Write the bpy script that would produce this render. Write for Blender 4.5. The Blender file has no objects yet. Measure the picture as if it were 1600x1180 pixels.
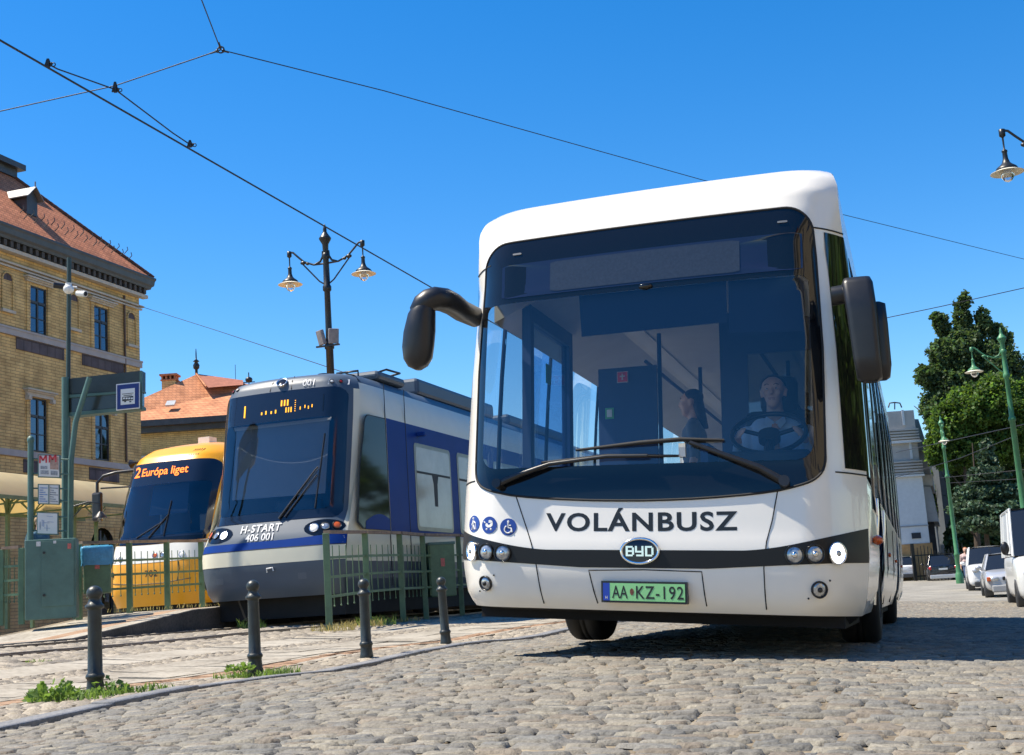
import bpy, bmesh, math, random
import numpy as np
from mathutils import Vector, Matrix
random.seed(7)
RNG = np.random.default_rng(11)
scene = bpy.context.scene
COL = scene.collection
R = math.radians

# ---------------------------------------------------------------- camera
FPX, PITCH, ROLL, CAM_H = 2015.0, R(9.73), R(-3.71), 0.497
_F = np.array([0, math.cos(PITCH), math.sin(PITCH)])
_U0 = np.array([0, -math.sin(PITCH), math.cos(PITCH)])
_R0 = np.array([1.0, 0, 0])
_RT = _R0 * math.cos(ROLL) + _U0 * math.sin(ROLL)
_UP = -_R0 * math.sin(ROLL) + _U0 * math.cos(ROLL)
cam_data = bpy.data.cameras.new('camera')
cam_data.sensor_width = 36.0
cam_data.lens = 36.0 * FPX / 1600.0
cam_data.clip_start = 0.05
cam_data.clip_end = 2000
cam = bpy.data.objects.new('camera', cam_data)
COL.objects.link(cam)
cam.matrix_world = Matrix(((_RT[0], _UP[0], -_F[0], 0), (_RT[1], _UP[1], -_F[1], 0),
                           (_RT[2], _UP[2], -_F[2], CAM_H), (0, 0, 0, 1)))
scene.camera = cam

# ---------------------------------------------------------------- sky, sun, exposure
SUN_TO = Vector((-0.58, 0.03, 1.0)).normalized()
SUN_EL = math.asin(SUN_TO.z)
SUN_AZ = math.atan2(SUN_TO.x, SUN_TO.y)          # from +Y towards +X
world = bpy.data.worlds.new("World")
scene.world = world
world.use_nodes = True
wn, wl = world.node_tree.nodes, world.node_tree.links
wn.clear()
sky = wn.new('ShaderNodeTexSky')
sky.sky_type = 'NISHITA'
sky.sun_disc = False
sky.sun_elevation = SUN_EL
sky.sun_rotation = SUN_AZ
sky.altitude = 100
sky.air_density = 1.0
sky.dust_density = 0.25
sky.ozone_density = 3.0
hsv = wn.new('ShaderNodeHueSaturation')
hsv.inputs['Saturation'].default_value = 1.42
hsv.inputs['Hue'].default_value = 0.503
hsv.inputs['Value'].default_value = 1.0
bg = wn.new('ShaderNodeBackground')
bg.inputs['Strength'].default_value = 0.092
wo = wn.new('ShaderNodeOutputWorld')
wl.new(sky.outputs[0], hsv.inputs['Color'])
wl.new(hsv.outputs[0], bg.inputs['Color'])
wl.new(bg.outputs[0], wo.inputs['Surface'])
sun_d = bpy.data.lights.new('sun', 'SUN')
sun_d.energy = 3.9
sun_d.angle = R(0.53)
sun_d.color = (1.0, 0.91, 0.76)
sun = bpy.data.objects.new('sun', sun_d)
COL.objects.link(sun)
sun.rotation_euler = (-SUN_TO).to_track_quat('-Z', 'Y').to_euler()
sun.location = (-20, 20, 50)
scene.view_settings.view_transform = 'Standard'
scene.view_settings.look = 'None'
scene.view_settings.gamma = 1
scene.view_settings.exposure = 1.12
scene.cycles.max_bounces = 7
scene.cycles.diffuse_bounces = 3
scene.cycles.glossy_bounces = 3
scene.cycles.transparent_max_bounces = 14
scene.cycles.use_denoising = True
scene.cycles.sample_clamp_indirect = 6
scene.cycles.caustics_reflective = False
scene.cycles.caustics_refractive = False

# ---------------------------------------------------------------- helpers: placement
def at(px, py, Y):
    """the world point that lies on the sight line of photo pixel (px, py) at depth Y"""
    d = _F + _RT * (px - 800) / FPX - _UP * (py - 590) / FPX
    p = np.array([0, 0, CAM_H]) + d * (Y / d[1])
    return Vector(p)

YAW = R(17.0)
CY, SY = math.cos(YAW), math.sin(YAW)
BX, BY = 0.75, 7.65
def uv(x, y):                      # world -> street coordinates (u across, v along)
    return ((x - BX) * CY - (y - BY) * SY, (x - BX) * SY + (y - BY) * CY)
def xy(u, v):
    return (BX + u * CY + v * SY, BY - u * SY + v * CY)

# ---------------------------------------------------------------- helpers: materials
MATS = {}
def mat(name, col, rough=0.5, metal=0.0, var=0.0, scale=4.0, bump=0.0, bscale=30.0, coat=0.0, spec=0.5,
        emit=None, estr=0.0, trans=0.0, rvar=0.0, detail=4.0):
    if name in MATS:
        return MATS[name]
    m = bpy.data.materials.new(name)
    m.use_nodes = True
    nt = m.node_tree
    n, l = nt.nodes, nt.links
    b = n['Principled BSDF']
    c = (*col, 1.0)
    b.inputs['Base Color'].default_value = c
    b.inputs['Roughness'].default_value = rough
    b.inputs['Metallic'].default_value = metal
    b.inputs['Coat Weight'].default_value = coat
    b.inputs['Coat Roughness'].default_value = 0.05
    b.inputs['Specular IOR Level'].default_value = spec
    if emit is not None:
        b.inputs['Emission Color'].default_value = (*emit, 1)
        b.inputs['Emission Strength'].default_value = estr
    if var > 0 or bump > 0 or rvar > 0:
        tc = n.new('ShaderNodeTexCoord')
    if var > 0 or rvar > 0:
        no = n.new('ShaderNodeTexNoise')
        no.inputs['Scale'].default_value = scale
        no.inputs['Detail'].default_value = detail
        no.inputs['Roughness'].default_value = 0.62
        l.new(tc.outputs['Object'], no.inputs['Vector'])
        if var > 0:
            rmp = n.new('ShaderNodeValToRGB')
            rmp.color_ramp.elements[0].position = 0.3
            rmp.color_ramp.elements[1].position = 0.7
            rmp.color_ramp.elements[0].color = tuple(max(0, x * (1 - var)) for x in col) + (1,)
            rmp.color_ramp.elements[1].color = tuple(min(1, x * (1 + var)) for x in col) + (1,)
            l.new(no.outputs['Fac'], rmp.inputs['Fac'])
            l.new(rmp.outputs['Color'], b.inputs['Base Color'])
        if rvar > 0:
            mr = n.new('ShaderNodeMapRange')
            mr.inputs['To Min'].default_value = max(0.02, rough - rvar)
            mr.inputs['To Max'].default_value = min(1, rough + rvar)
            l.new(no.outputs['Fac'], mr.inputs['Value'])
            l.new(mr.outputs[0], b.inputs['Roughness'])
    if bump > 0:
        nb = n.new('ShaderNodeTexNoise')
        nb.inputs['Scale'].default_value = bscale
        nb.inputs['Detail'].default_value = 5
        l.new(tc.outputs['Object'], nb.inputs['Vector'])
        bp = n.new('ShaderNodeBump')
        bp.inputs['Strength'].default_value = bump
        bp.inputs['Distance'].default_value = 0.02
        l.new(nb.outputs['Fac'], bp.inputs['Height'])
        l.new(bp.outputs[0], b.inputs['Normal'])
    MATS[name] = m
    return m

def glass(name, tint=(0.5, 0.55, 0.6), refl=0.08, rough=0.02, rcol=(1, 1, 1), wave=0.0, rmax=0.95):
    """thin pane: tinted see-through mixed with a mirror layer by Fresnel"""
    if name in MATS:
        return MATS[name]
    m = bpy.data.materials.new(name)
    m.use_nodes = True
    n, l = m.node_tree.nodes, m.node_tree.links
    n.clear()
    o = n.new('ShaderNodeOutputMaterial')
    mx = n.new('ShaderNodeMixShader')
    t = n.new('ShaderNodeBsdfTransparent')
    t.inputs[0].default_value = (*tint, 1)
    g = n.new('ShaderNodeBsdfGlossy')
    g.inputs['Color'].default_value = (*rcol, 1)
    g.inputs['Roughness'].default_value = rough
    lw = n.new('ShaderNodeLayerWeight')
    lw.inputs['Blend'].default_value = 0.35
    mr = n.new('ShaderNodeMapRange')
    mr.inputs['To Min'].default_value = refl
    mr.inputs['To Max'].default_value = rmax
    l.new(lw.outputs['Fresnel'], mr.inputs['Value'])
    l.new(mr.outputs[0], mx.inputs[0])
    l.new(t.outputs[0], mx.inputs[1])
    l.new(g.outputs[0], mx.inputs[2])
    l.new(mx.outputs[0], o.inputs['Surface'])
    if wave > 0:
        tc = n.new('ShaderNodeTexCoord')
        no = n.new('ShaderNodeTexNoise')
        no.inputs['Scale'].default_value = 1.3
        no.inputs['Detail'].default_value = 1
        bp = n.new('ShaderNodeBump')
        bp.inputs['Strength'].default_value = wave
        bp.inputs['Distance'].default_value = 0.05
        l.new(tc.outputs['Object'], no.inputs['Vector'])
        l.new(no.outputs['Fac'], bp.inputs['Height'])
        l.new(bp.outputs[0], g.inputs['Normal'])
    MATS[name] = m
    return m

# ---------------------------------------------------------------- helpers: meshes
class MB:
    def __init__(s):
        s.v, s.f, s.m, s.s = [], [], [], []
    def add(s, verts, faces, mi=0, smooth=False):
        o = len(s.v)
        s.v.extend([tuple(x) for x in verts])
        for f in faces:
            s.f.append([i + o for i in f])
            s.m.append(mi)
            s.s.append(smooth)
        return s
    def quad(s, a, b, c, d, mi=0):
        return s.add([a, b, c, d], [(0, 1, 2, 3)], mi)
    def poly(s, pts, mi=0):
        return s.add(pts, [tuple(range(len(pts)))], mi)
    def box(s, x0, x1, y0, y1, z0, z1, mi=0, M=None):
        v = [Vector(p) for p in ((x0, y0, z0), (x1, y0, z0), (x1, y1, z0), (x0, y1, z0),
                                 (x0, y0, z1), (x1, y0, z1), (x1, y1, z1), (x0, y1, z1))]
        if M is not None:
            v = [M @ p for p in v]
        return s.add(v, [(3, 2, 1, 0), (4, 5, 6, 7), (0, 1, 5, 4), (1, 2, 6, 5), (2, 3, 7, 6), (3, 0, 4, 7)], mi)
    def cyl(s, p0, p1, r0, r1=None, n=12, mi=0, smooth=True, cap=True):
        r1 = r0 if r1 is None else r1
        p0, p1 = Vector(p0), Vector(p1)
        d = (p1 - p0).normalized()
        a = d.orthogonal().normalized()
        b = d.cross(a)
        vs = []
        for p, r in ((p0, r0), (p1, r1)):
            for i in range(n):
                t = 2 * math.pi * i / n
                vs.append(p + a * (r * math.cos(t)) + b * (r * math.sin(t)))
        s.add(vs, [(i, (i + 1) % n, n + (i + 1) % n, n + i) for i in range(n)], mi, smooth)
        if cap:
            s.add(vs[:n], [tuple(reversed(range(n)))], mi)
            s.add(vs[n:], [tuple(range(n))], mi)
        return s
    def tube(s, pts, r, n=8, mi=0, cap=True):
        pts = [Vector(p) for p in pts]
        rs = r if isinstance(r, (list, tuple)) else [r] * len(pts)
        vs = []
        a = None
        for i, p in enumerate(pts):
            d = (pts[min(i + 1, len(pts) - 1)] - pts[max(i - 1, 0)]).normalized()
            if a is None:
                a = d.orthogonal().normalized()
            else:
                a = (a - d * a.dot(d))
                a = a.normalized() if a.length > 1e-6 else d.orthogonal().normalized()
            b = d.cross(a)
            for k in range(n):
                t = 2 * math.pi * k / n
                vs.append(p + (a * math.cos(t) + b * math.sin(t)) * rs[i])
        fs = []
        for i in range(len(pts) - 1):
            for k in range(n):
                fs.append((i * n + k, i * n + (k + 1) % n, (i + 1) * n + (k + 1) % n, (i + 1) * n + k))
        s.add(vs, fs, mi, True)
        if cap:
            s.add(vs[:n], [tuple(reversed(range(n)))], mi)
            s.add(vs[-n:], [tuple(range(n))], mi)
        return s
    def lathe(s, prof, M=None, n=24, mi=0, smooth=True, cap=True):
        """prof: (radius, height) along local z"""
        M = M or Matrix()
        vs = []
        for r, z in prof:
            for k in range(n):
                t = 2 * math.pi * k / n
                vs.append(M @ Vector((r * math.cos(t), r * math.sin(t), z)))
        fs = []
        for i in range(len(prof) - 1):
            for k in range(n):
                fs.append((i * n + k, i * n + (k + 1) % n, (i + 1) * n + (k + 1) % n, (i + 1) * n + k))
        s.add(vs, fs, mi, smooth)
        if cap:
            if prof[0][0] > 1e-5:
                s.add(vs[:n], [tuple(reversed(range(n)))], mi)
            if prof[-1][0] > 1e-5:
                s.add(vs[-n:], [tuple(range(n))], mi)
        return s
    def loft(s, rings, closed=True, cap0=False, cap1=False, mi=0, smooth=True):
        n = len(rings[0])
        vs = [p for r in rings for p in r]
        fs = []
        for i in range(len(rings) - 1):
            for k in range(n if closed else n - 1):
                k2 = (k + 1) % n
                fs.append((i * n + k, i * n + k2, (i + 1) * n + k2, (i + 1) * n + k))
        s.add(vs, fs, mi, smooth)
        if cap0:
            s.add(rings[0], [tuple(reversed(range(n)))], mi)
        if cap1:
            s.add(rings[-1], [tuple(range(n))], mi)
        return s
    def ell(s, c, r, mi=0, n=16, m=10, M=None):
        c = Vector(c)
        vs = []
        for i in range(m + 1):
            a = math.pi * i / m
            for k in range(n):
                t = 2 * math.pi * k / n
                p = Vector((r[0] * math.sin(a) * math.cos(t), r[1] * math.sin(a) * math.sin(t), r[2] * math.cos(a)))
                vs.append(c + (M @ p if M is not None else p))
        fs = []
        for i in range(m):
            for k in range(n):
                fs.append((i * n + k, (i + 1) * n + k, (i + 1) * n + (k + 1) % n, i * n + (k + 1) % n))
        return s.add(vs, fs, mi, True)
    def prism(s, pts, ext, mi=0, mi_side=None):
        """pts: planar polygon (3-D), ext: extrusion vector"""
        ext = Vector(ext)
        a = [Vector(p) for p in pts]
        b = [p + ext for p in a]
        n = len(a)
        s.add(a, [tuple(reversed(range(n)))], mi)
        s.add(b, [tuple(range(n))], mi)
        ms = mi if mi_side is None else mi_side
        s.add(a + b, [(i, (i + 1) % n, n + (i + 1) % n, n + i) for i in range(n)], ms)
        return s
    def xf(s, M):
        s.v = [tuple(M @ Vector(p)) for p in s.v]
        return s
    def mesh(s, name, mats):
        me = bpy.data.meshes.new(name)
        me.from_pydata(s.v, [], s.f)
        for m in (mats if isinstance(mats, (list, tuple)) else [mats]):
            me.materials.append(m)
        me.polygons.foreach_set('material_index', s.m)
        me.polygons.foreach_set('use_smooth', s.s)
        me.update()
        return me

def link(name, me, parent=None):
    o = bpy.data.objects.new(name, me)
    COL.objects.link(o)
    if parent is not None:
        o.parent = parent
    return o

def part(name, mb, mats, parent=None, bevel=0.0, fix=False, label=None, seg=2, subsurf=0):
    me = mb.mesh(name, mats)
    if fix:
        bm = bmesh.new()
        bm.from_mesh(me)
        bmesh.ops.remove_doubles(bm, verts=bm.verts, dist=1e-4)
        bmesh.ops.recalc_face_normals(bm, faces=bm.faces)
        bm.to_mesh(me)
        bm.free()
    o = link(name, me, parent)
    if subsurf:
        md = o.modifiers.new('subsurf', 'SUBSURF')
        md.levels = md.render_levels = subsurf
    if bevel > 0:
        md = o.modifiers.new('bevel', 'BEVEL')
        md.width = bevel
        md.segments = seg
        md.limit_method = 'ANGLE'
        md.angle_limit = R(35)
        md.harden_normals = False
    if label:
        o['label'] = label
    return o

def tag(o, label=None, cat=None, group=None, kind=None):
    if label: o['label'] = label
    if cat: o['category'] = cat
    if group: o['group'] = group
    if kind: o['kind'] = kind
    return o

def thing(name, label, cat, loc=(0, 0, 0), rz=0.0, group=None, M=None):
    o = bpy.data.objects.new(name, None)
    o.empty_display_size = 0.2
    COL.objects.link(o)
    if M is not None:
        o.matrix_world = M
    else:
        o.location = loc
        o.rotation_euler = (0, 0, rz)
    return tag(o, label, cat, group)

def children_of(o):
    return [c for c in COL.objects if c.parent == o]

def copy_tree(o, parent=None):
    c = o.copy()
    COL.objects.link(c)
    if parent is not None:
        c.parent = parent
    for ch in children_of(o):
        copy_tree(ch, c)
    return c

def text_geo(s, size=1.0, bold=0.0, shear=0.0, align='CENTER', space=1.0):
    """letter shapes as flat polygons: (verts 2-D, faces), real size = cap height"""
    cu = bpy.data.curves.new('lettering_source', 'FONT')
    cu.body = s
    cu.size = size / 0.69
    cu.offset = bold * size
    cu.shear = shear
    cu.align_x = align
    cu.space_character = space
    cu.resolution_u = 4
    o = bpy.data.objects.new('lettering_source', cu)
    COL.objects.link(o)
    dg = bpy.context.evaluated_depsgraph_get()
    me = bpy.data.meshes.new_from_object(o.evaluated_get(dg))
    v = [(p.co.x, p.co.y) for p in me.vertices]
    f = [tuple(p.vertices) for p in me.polygons]
    bpy.data.objects.remove(o)
    bpy.data.curves.remove(cu)
    bpy.data.meshes.remove(me)
    return v, f

def add_text(mb, s, size, fn, mi=0, **k):
    v, f = text_geo(s, size, **k)
    if v:
        mb.add([fn(x, y) for x, y in v], f, mi)
    return mb

def rrect(x0, x1, y0, y1, r, n=6):
    """rounded rectangle outline (counter-clockwise), r = one radius or four (bl, br, tr, tl)"""
    rr = r if isinstance(r, (list, tuple)) else [r] * 4
    out = []
    for (cx, cy, a0, q) in ((x0 + rr[0], y0 + rr[0], 180, rr[0]), (x1 - rr[1], y0 + rr[1], 270, rr[1]),
                            (x1 - rr[2], y1 - rr[2], 0, rr[2]), (x0 + rr[3], y1 - rr[3], 90, rr[3])):
        for i in range(n + 1):
            a = R(a0 + 90.0 * i / n)
            out.append((cx + q * math.cos(a), cy + q * math.sin(a)))
    return out

def resample(pts, N):
    """closed outline -> N points, equal arc length, start kept"""
    P = [Vector((p[0], p[1])) for p in pts]
    P.append(P[0])
    L = [0]
    for a, b in zip(P, P[1:]):
        L.append(L[-1] + (b - a).length)
    out = []
    j = 0
    for i in range(N):
        t = L[-1] * i / N
        while L[j + 1] < t:
            j += 1
        k = (t - L[j]) / max(1e-9, L[j + 1] - L[j])
        q = P[j].lerp(P[j + 1], k)
        out.append((q.x, q.y))
    return out

def lerp_table(tab):
    xs = [a for a, b in tab]
    ys = [b for a, b in tab]
    return lambda x: float(np.interp(x, xs, ys))
# ---------------------------------------------------------------- the ground: heights by street coordinates
_AN = []
def _an(u, v, z):
    _AN.append((u, v, z))
for v in (-12, -6, 0, 3, 6, 9, 13):                     # the carriageway under the bus
    for u in (-1.1, 0.0, 1.1, 2.6):
        _an(u, v, 0.095 - 0.0606 * u - 0.013 * v)
for v, z in ((20, -0.40), (26, -0.46), (36, -0.44), (48, -0.38), (70, -0.2), (92, -0.06), (130, 0.1)):
    _an(4.4, v, z)
    _an(9.0, v, z - 0.02)
    _an(0.5, v, z + 0.12)
for v in (-10, -3, 4): _an(8.0, v, -0.22)
for v, z in ((-12, 0.0), (-6, 0.0), (-2, 0.0), (2, 0.0), (7, 0.01), (12, 0.04), (30, 0.1)):
    _an(-2.9, v, z)
    _an(-3.6, v, z + 0.035)
for v in (-8, -2, 3, 8, 13, 20, 40):
    _an(-6.25, v, 0.21)
    _an(-7.8, v, 0.31)
    _an(-9.4, v, 0.32)
    _an(-13, v, 0.35)
    _an(-20, v, 0.38)
for v in (70, 120):
    _an(-6, v, 0.2); _an(-13, v, 0.35); _an(-30, v, 0.4)
_P = np.array(_AN)
def _tps(d2):
    return 0.5 * d2 * np.log(d2 + 1e-9)
def _fit():
    X = _P[:, :2] / 10.0
    D = ((X[:, None] - X[None]) ** 2).sum(-1)
    n = len(X)
    A = np.zeros((n + 3, n + 3))
    A[:n, :n] = _tps(D) + np.eye(n) * 0.01
    A[:n, n] = 1
    A[:n, n + 1:] = X
    A[n, :n] = 1
    A[n + 1:, :n] = X.T
    return np.linalg.solve(A, np.r_[_P[:, 2], 0, 0, 0]), X
_W, _X = _fit()
def gz_arr(u, v):
    q = np.stack([np.asarray(u, float).ravel(), np.asarray(v, float).ravel()], -1)
    q = np.clip(q, (-34, -14), (30, 135)) / 10.0
    out = np.zeros(len(q))
    for i in range(0, len(q), 4000):
        b = q[i:i + 4000]
        D = ((b[:, None] - _X[None]) ** 2).sum(-1)
        out[i:i + 4000] = _tps(D) @ _W[:-3] + _W[-3] + b @ _W[-2:]
    return out
def gz(u, v):
    return float(gz_arr([u], [v])[0])
def ground(u, v, dz=0.0):
    x, y = xy(u, v)
    return Vector((x, y, gz(u, v) + dz))

def sheet(us, vs, dz=0.0):
    us, vs = np.asarray(us, float), np.asarray(vs, float)
    U, V = np.meshgrid(us, vs)
    Z = gz_arr(U, V).reshape(U.shape) + dz
    X = BX + U * CY + V * SY
    Y = BY - U * SY + V * CY
    mb = MB()
    n = len(us)
    vs_ = np.stack([X.ravel(), Y.ravel(), Z.ravel()], -1).tolist()
    fs = [(j * n + i, j * n + i + 1, (j + 1) * n + i + 1, (j + 1) * n + i) for j in range(len(vs) - 1) for i in range(n - 1)]
    mb.add(vs_, fs, 0, True)
    return mb

def street_mat(name, cols, scale=2.0, bump=0.3, bscale=40, rough=0.85):
    """mottled ground: three tones by layered noise in world metres"""
    m = bpy.data.materials.new(name)
    m.use_nodes = True
    n, l = m.node_tree.nodes, m.node_tree.links
    b = n['Principled BSDF']
    b.inputs['Roughness'].default_value = rough
    b.inputs['Specular IOR Level'].default_value = 0.3
    tc = n.new('ShaderNodeTexCoord')
    a1 = n.new('ShaderNodeTexNoise'); a1.inputs['Scale'].default_value = scale; a1.inputs['Detail'].default_value = 6
    a2 = n.new('ShaderNodeTexNoise'); a2.inputs['Scale'].default_value = scale * 14; a2.inputs['Detail'].default_value = 5
    l.new(tc.outputs['Object'], a1.inputs['Vector'])
    l.new(tc.outputs['Object'], a2.inputs['Vector'])
    mx = n.new('ShaderNodeMath'); mx.operation = 'ADD'
    l.new(a1.outputs['Fac'], mx.inputs[0]); l.new(a2.outputs['Fac'], mx.inputs[1])
    r = n.new('ShaderNodeValToRGB')
    r.color_ramp.elements[0].position = 0.36; r.color_ramp.elements[0].color = (*cols[0], 1)
    r.color_ramp.elements[1].position = 0.64; r.color_ramp.elements[1].color = (*cols[2], 1)
    e = r.color_ramp.elements.new(0.5); e.color = (*cols[1], 1)
    hf = n.new('ShaderNodeMath'); hf.operation = 'MULTIPLY'; hf.inputs[1].default_value = 0.5
    l.new(mx.outputs[0], hf.inputs[0]); l.new(hf.outputs[0], r.inputs['Fac'])
    l.new(r.outputs['Color'], b.inputs['Base Color'])
    bn = n.new('ShaderNodeTexNoise'); bn.inputs['Scale'].default_value = bscale; bn.inputs['Detail'].default_value = 6
    l.new(tc.outputs['Object'], bn.inputs['Vector'])
    bp = n.new('ShaderNodeBump'); bp.inputs['Strength'].default_value = bump; bp.inputs['Distance'].default_value = 0.02
    l.new(bn.outputs['Fac'], bp.inputs['Height']); l.new(bp.outputs[0], b.inputs['Normal'])
    return m

M_sand = street_mat('joint_sand', [(0.10, 0.08, 0.055), (0.21, 0.17, 0.115), (0.34, 0.285, 0.20)], 1.3)
M_far = street_mat('worn_cobbles', [(0.17, 0.16, 0.14), (0.25, 0.235, 0.20), (0.33, 0.31, 0.265)], 0.8)
M_slab = street_mat('pale_slabs', [(0.21, 0.18, 0.14), (0.34, 0.305, 0.245), (0.43, 0.39, 0.32)], 1.3, 0.15, 60)
M_tan = street_mat('tan_brick', [(0.24, 0.14, 0.08), (0.33, 0.21, 0.13), (0.42, 0.30, 0.20)], 2.5, 0.3, 50)
M_kerb = street_mat('kerb_granite', [(0.13, 0.13, 0.13), (0.20, 0.20, 0.20), (0.27, 0.265, 0.26)], 3.0, 0.2, 90, 0.7)
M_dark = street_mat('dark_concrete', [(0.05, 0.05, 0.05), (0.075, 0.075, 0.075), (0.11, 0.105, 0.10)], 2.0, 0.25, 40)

# stones: colour comes from a per-stone attribute (granite tones) with speckle on top
def stone_mat():
    m = bpy.data.materials.new('granite_setts')
    m.use_nodes = True
    n, l = m.node_tree.nodes, m.node_tree.links
    b = n['Principled BSDF']
    b.inputs['Roughness'].default_value = 0.72
    b.inputs['Specular IOR Level'].default_value = 0.35
    at_ = n.new('ShaderNodeVertexColor'); at_.layer_name = 'stone'
    tc = n.new('ShaderNodeTexCoord')
    a = n.new('ShaderNodeTexNoise'); a.inputs['Scale'].default_value = 70; a.inputs['Detail'].default_value = 8
    a.inputs['Roughness'].default_value = 0.7
    l.new(tc.outputs['Object'], a.inputs['Vector'])
    r = n.new('ShaderNodeValToRGB')
    r.color_ramp.elements[0].position = 0.3; r.color_ramp.elements[0].color = (0.6, 0.58, 0.55, 1)
    r.color_ramp.elements[1].position = 0.72; r.color_ramp.elements[1].color = (1.3, 1.27, 1.2, 1)
    l.new(a.outputs['Fac'], r.inputs['Fac'])
    mx = n.new('ShaderNodeMix'); mx.data_type = 'RGBA'; mx.blend_type = 'MULTIPLY'; mx.inputs['Factor'].default_value = 1
    l.new(at_.outputs['Color'], mx.inputs['A']); l.new(r.outputs['Color'], mx.inputs['B'])
    # dust of the joints lying on the stones in broad drifts
    d = n.new('ShaderNodeTexNoise'); d.inputs['Scale'].default_value = 1.1; d.inputs['Detail'].default_value = 7
    l.new(tc.outputs['Object'], d.inputs['Vector'])
    dr = n.new('ShaderNodeValToRGB')
    dr.color_ramp.elements[0].position = 0.42; dr.color_ramp.elements[0].color = (0, 0, 0, 1)
    dr.color_ramp.elements[1].position = 0.75; dr.color_ramp.elements[1].color = (0.6, 0.6, 0.6, 1)
    l.new(d.outputs['Fac'], dr.inputs['Fac'])
    m2 = n.new('ShaderNodeMix'); m2.data_type = 'RGBA'
    m2.inputs['B'].default_value = (0.25, 0.215, 0.165, 1)
    l.new(dr.outputs['Color'], m2.inputs['Factor']); l.new(mx.outputs['Result'], m2.inputs['A'])
    l.new(m2.outputs['Result'], b.inputs['Base Color'])
    b2 = n.new('ShaderNodeTexNoise'); b2.inputs['Scale'].default_value = 38; b2.inputs['Detail'].default_value = 6
    l.new(tc.outputs['Object'], b2.inputs['Vector'])
    bp = n.new('ShaderNodeBump'); bp.inputs['Strength'].default_value = 0.9; bp.inputs['Distance'].default_value = 0.012
    l.new(b2.outputs['Fac'], bp.inputs['Height']); l.new(bp.outputs[0], b.inputs['Normal'])
    return m
M_stone = stone_mat()

def setts(name, u0, u1, v0, v1, lu, lv, rise, res, seed, curve=0.0, tones=None):
    """rows of hand-laid stones, each a domed, slightly tilted block of its own; one surface mesh"""
    rg = np.random.default_rng(seed)
    cells = []
    v = v0
    while v < v1:
        h = lv * rg.uniform(0.82, 1.2)
        u = u0 - rg.uniform(0, lu)
        while u < u1:
            w = lu * rg.uniform(0.65, 1.35)
            cells.append((u, v, w, h))
            u += w
        v += h
    c = np.array(cells)
    n = len(c)
    g = res
    t = np.sign(np.linspace(-1, 1, g)) * np.abs(np.linspace(-1, 1, g)) ** (0.45 if g > 4 else 0.7)
    A, B = np.meshgrid(t, t)
    A, B = A.ravel(), B.ravel()
    k = g * g
    gap = rg.uniform(0.002, 0.010, n)
    hw = c[:, 2] / 2 - gap
    hh = c[:, 3] / 2 - gap * rg.uniform(0.8, 1.3, n)
    cu = c[:, 0] + c[:, 2] / 2 + rg.normal(0, 0.008, n)
    cv = c[:, 1] + c[:, 3] / 2 + rg.normal(0, 0.012, n)
    # round the outline of each stone a little and differently
    sx = 1 - 0.10 * np.abs(B)[None] ** 3 * rg.uniform(0.2, 1.4, n)[:, None]
    sy = 1 - 0.12 * np.abs(A)[None] ** 3 * rg.uniform(0.2, 1.4, n)[:, None]
    jit = rg.normal(0, 0.05, (n, k)), rg.normal(0, 0.07, (n, k))
    rot = rg.normal(0, 0.05, n)
    lx = hw[:, None] * (A[None] * sx + jit[0] * 0.7)
    ly = hh[:, None] * (B[None] * sy + jit[1] * 0.7)
    px = cu[:, None] + lx * np.cos(rot)[:, None] - ly * np.sin(rot)[:, None]
    py = cv[:, None] + lx * np.sin(rot)[:, None] + ly * np.cos(rot)[:, None]
    py = py + curve * np.sin(px * 0.9 + 0.6) + 0.05 * np.sin(px * 2.3 + py * 0.7)
    edge = np.maximum(np.abs(A), np.abs(B))[None]
    dome = (1 - edge ** 3) * rise * 0.5 * rg.uniform(0.3, 1.3, n)[:, None] + (edge < 0.95) * 0.004 - (edge > 0.99) * 0.009
    tilt = rg.normal(0, 0.022, n)[:, None] * lx + rg.normal(0, 0.034, n)[:, None] * ly + rg.normal(0, 0.0025, n)[:, None]
    sunk = (rg.random(n) < 0.03)[:, None] * -0.02
    zz = gz_arr(px, py).reshape(px.shape) + dome + tilt + sunk + rg.normal(0, 0.0016, (n, k))
    X = BX + px * CY + py * SY
    Y = BY - px * SY + py * CY
    co = np.stack([X, Y, zz], -1).reshape(-1, 3)
    q = np.array([(j * g + i, j * g + i + 1, (j + 1) * g + i + 1, (j + 1) * g + i) for j in range(g - 1) for i in range(g - 1)])
    fa = (q[None] + (np.arange(n) * k)[:, None, None]).reshape(-1, 4)
    me = bpy.data.meshes.new(name)
    me.vertices.add(len(co)); me.vertices.foreach_set('co', co.ravel())
    me.loops.add(fa.size); me.loops.foreach_set('vertex_index', fa.ravel().astype(np.int32))
    me.polygons.add(len(fa))
    me.polygons.foreach_set('loop_start', (np.arange(len(fa)) * 4).astype(np.int32))
    me.polygons.foreach_set('use_smooth', np.ones(len(fa), bool))
    tones = np.array(tones if tones is not None else [(0.145, 0.143, 0.135), (0.185, 0.18, 0.165), (0.205, 0.195, 0.17), (0.165, 0.165, 0.158), (0.24, 0.225, 0.19), (0.195, 0.17, 0.14)])
    tc = tones[rg.integers(0, len(tones), n)] * rg.uniform(0.82, 1.18, n)[:, None]
    vc = np.repeat(np.c_[tc, np.ones(n)], k, 0)
    ca = me.color_attributes.new('stone', 'FLOAT_COLOR', 'POINT')
    ca.data.foreach_set('color', vc.ravel())
    me.update(); me.validate()
    me.materials.append(M_stone)
    return link(name, me)

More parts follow.
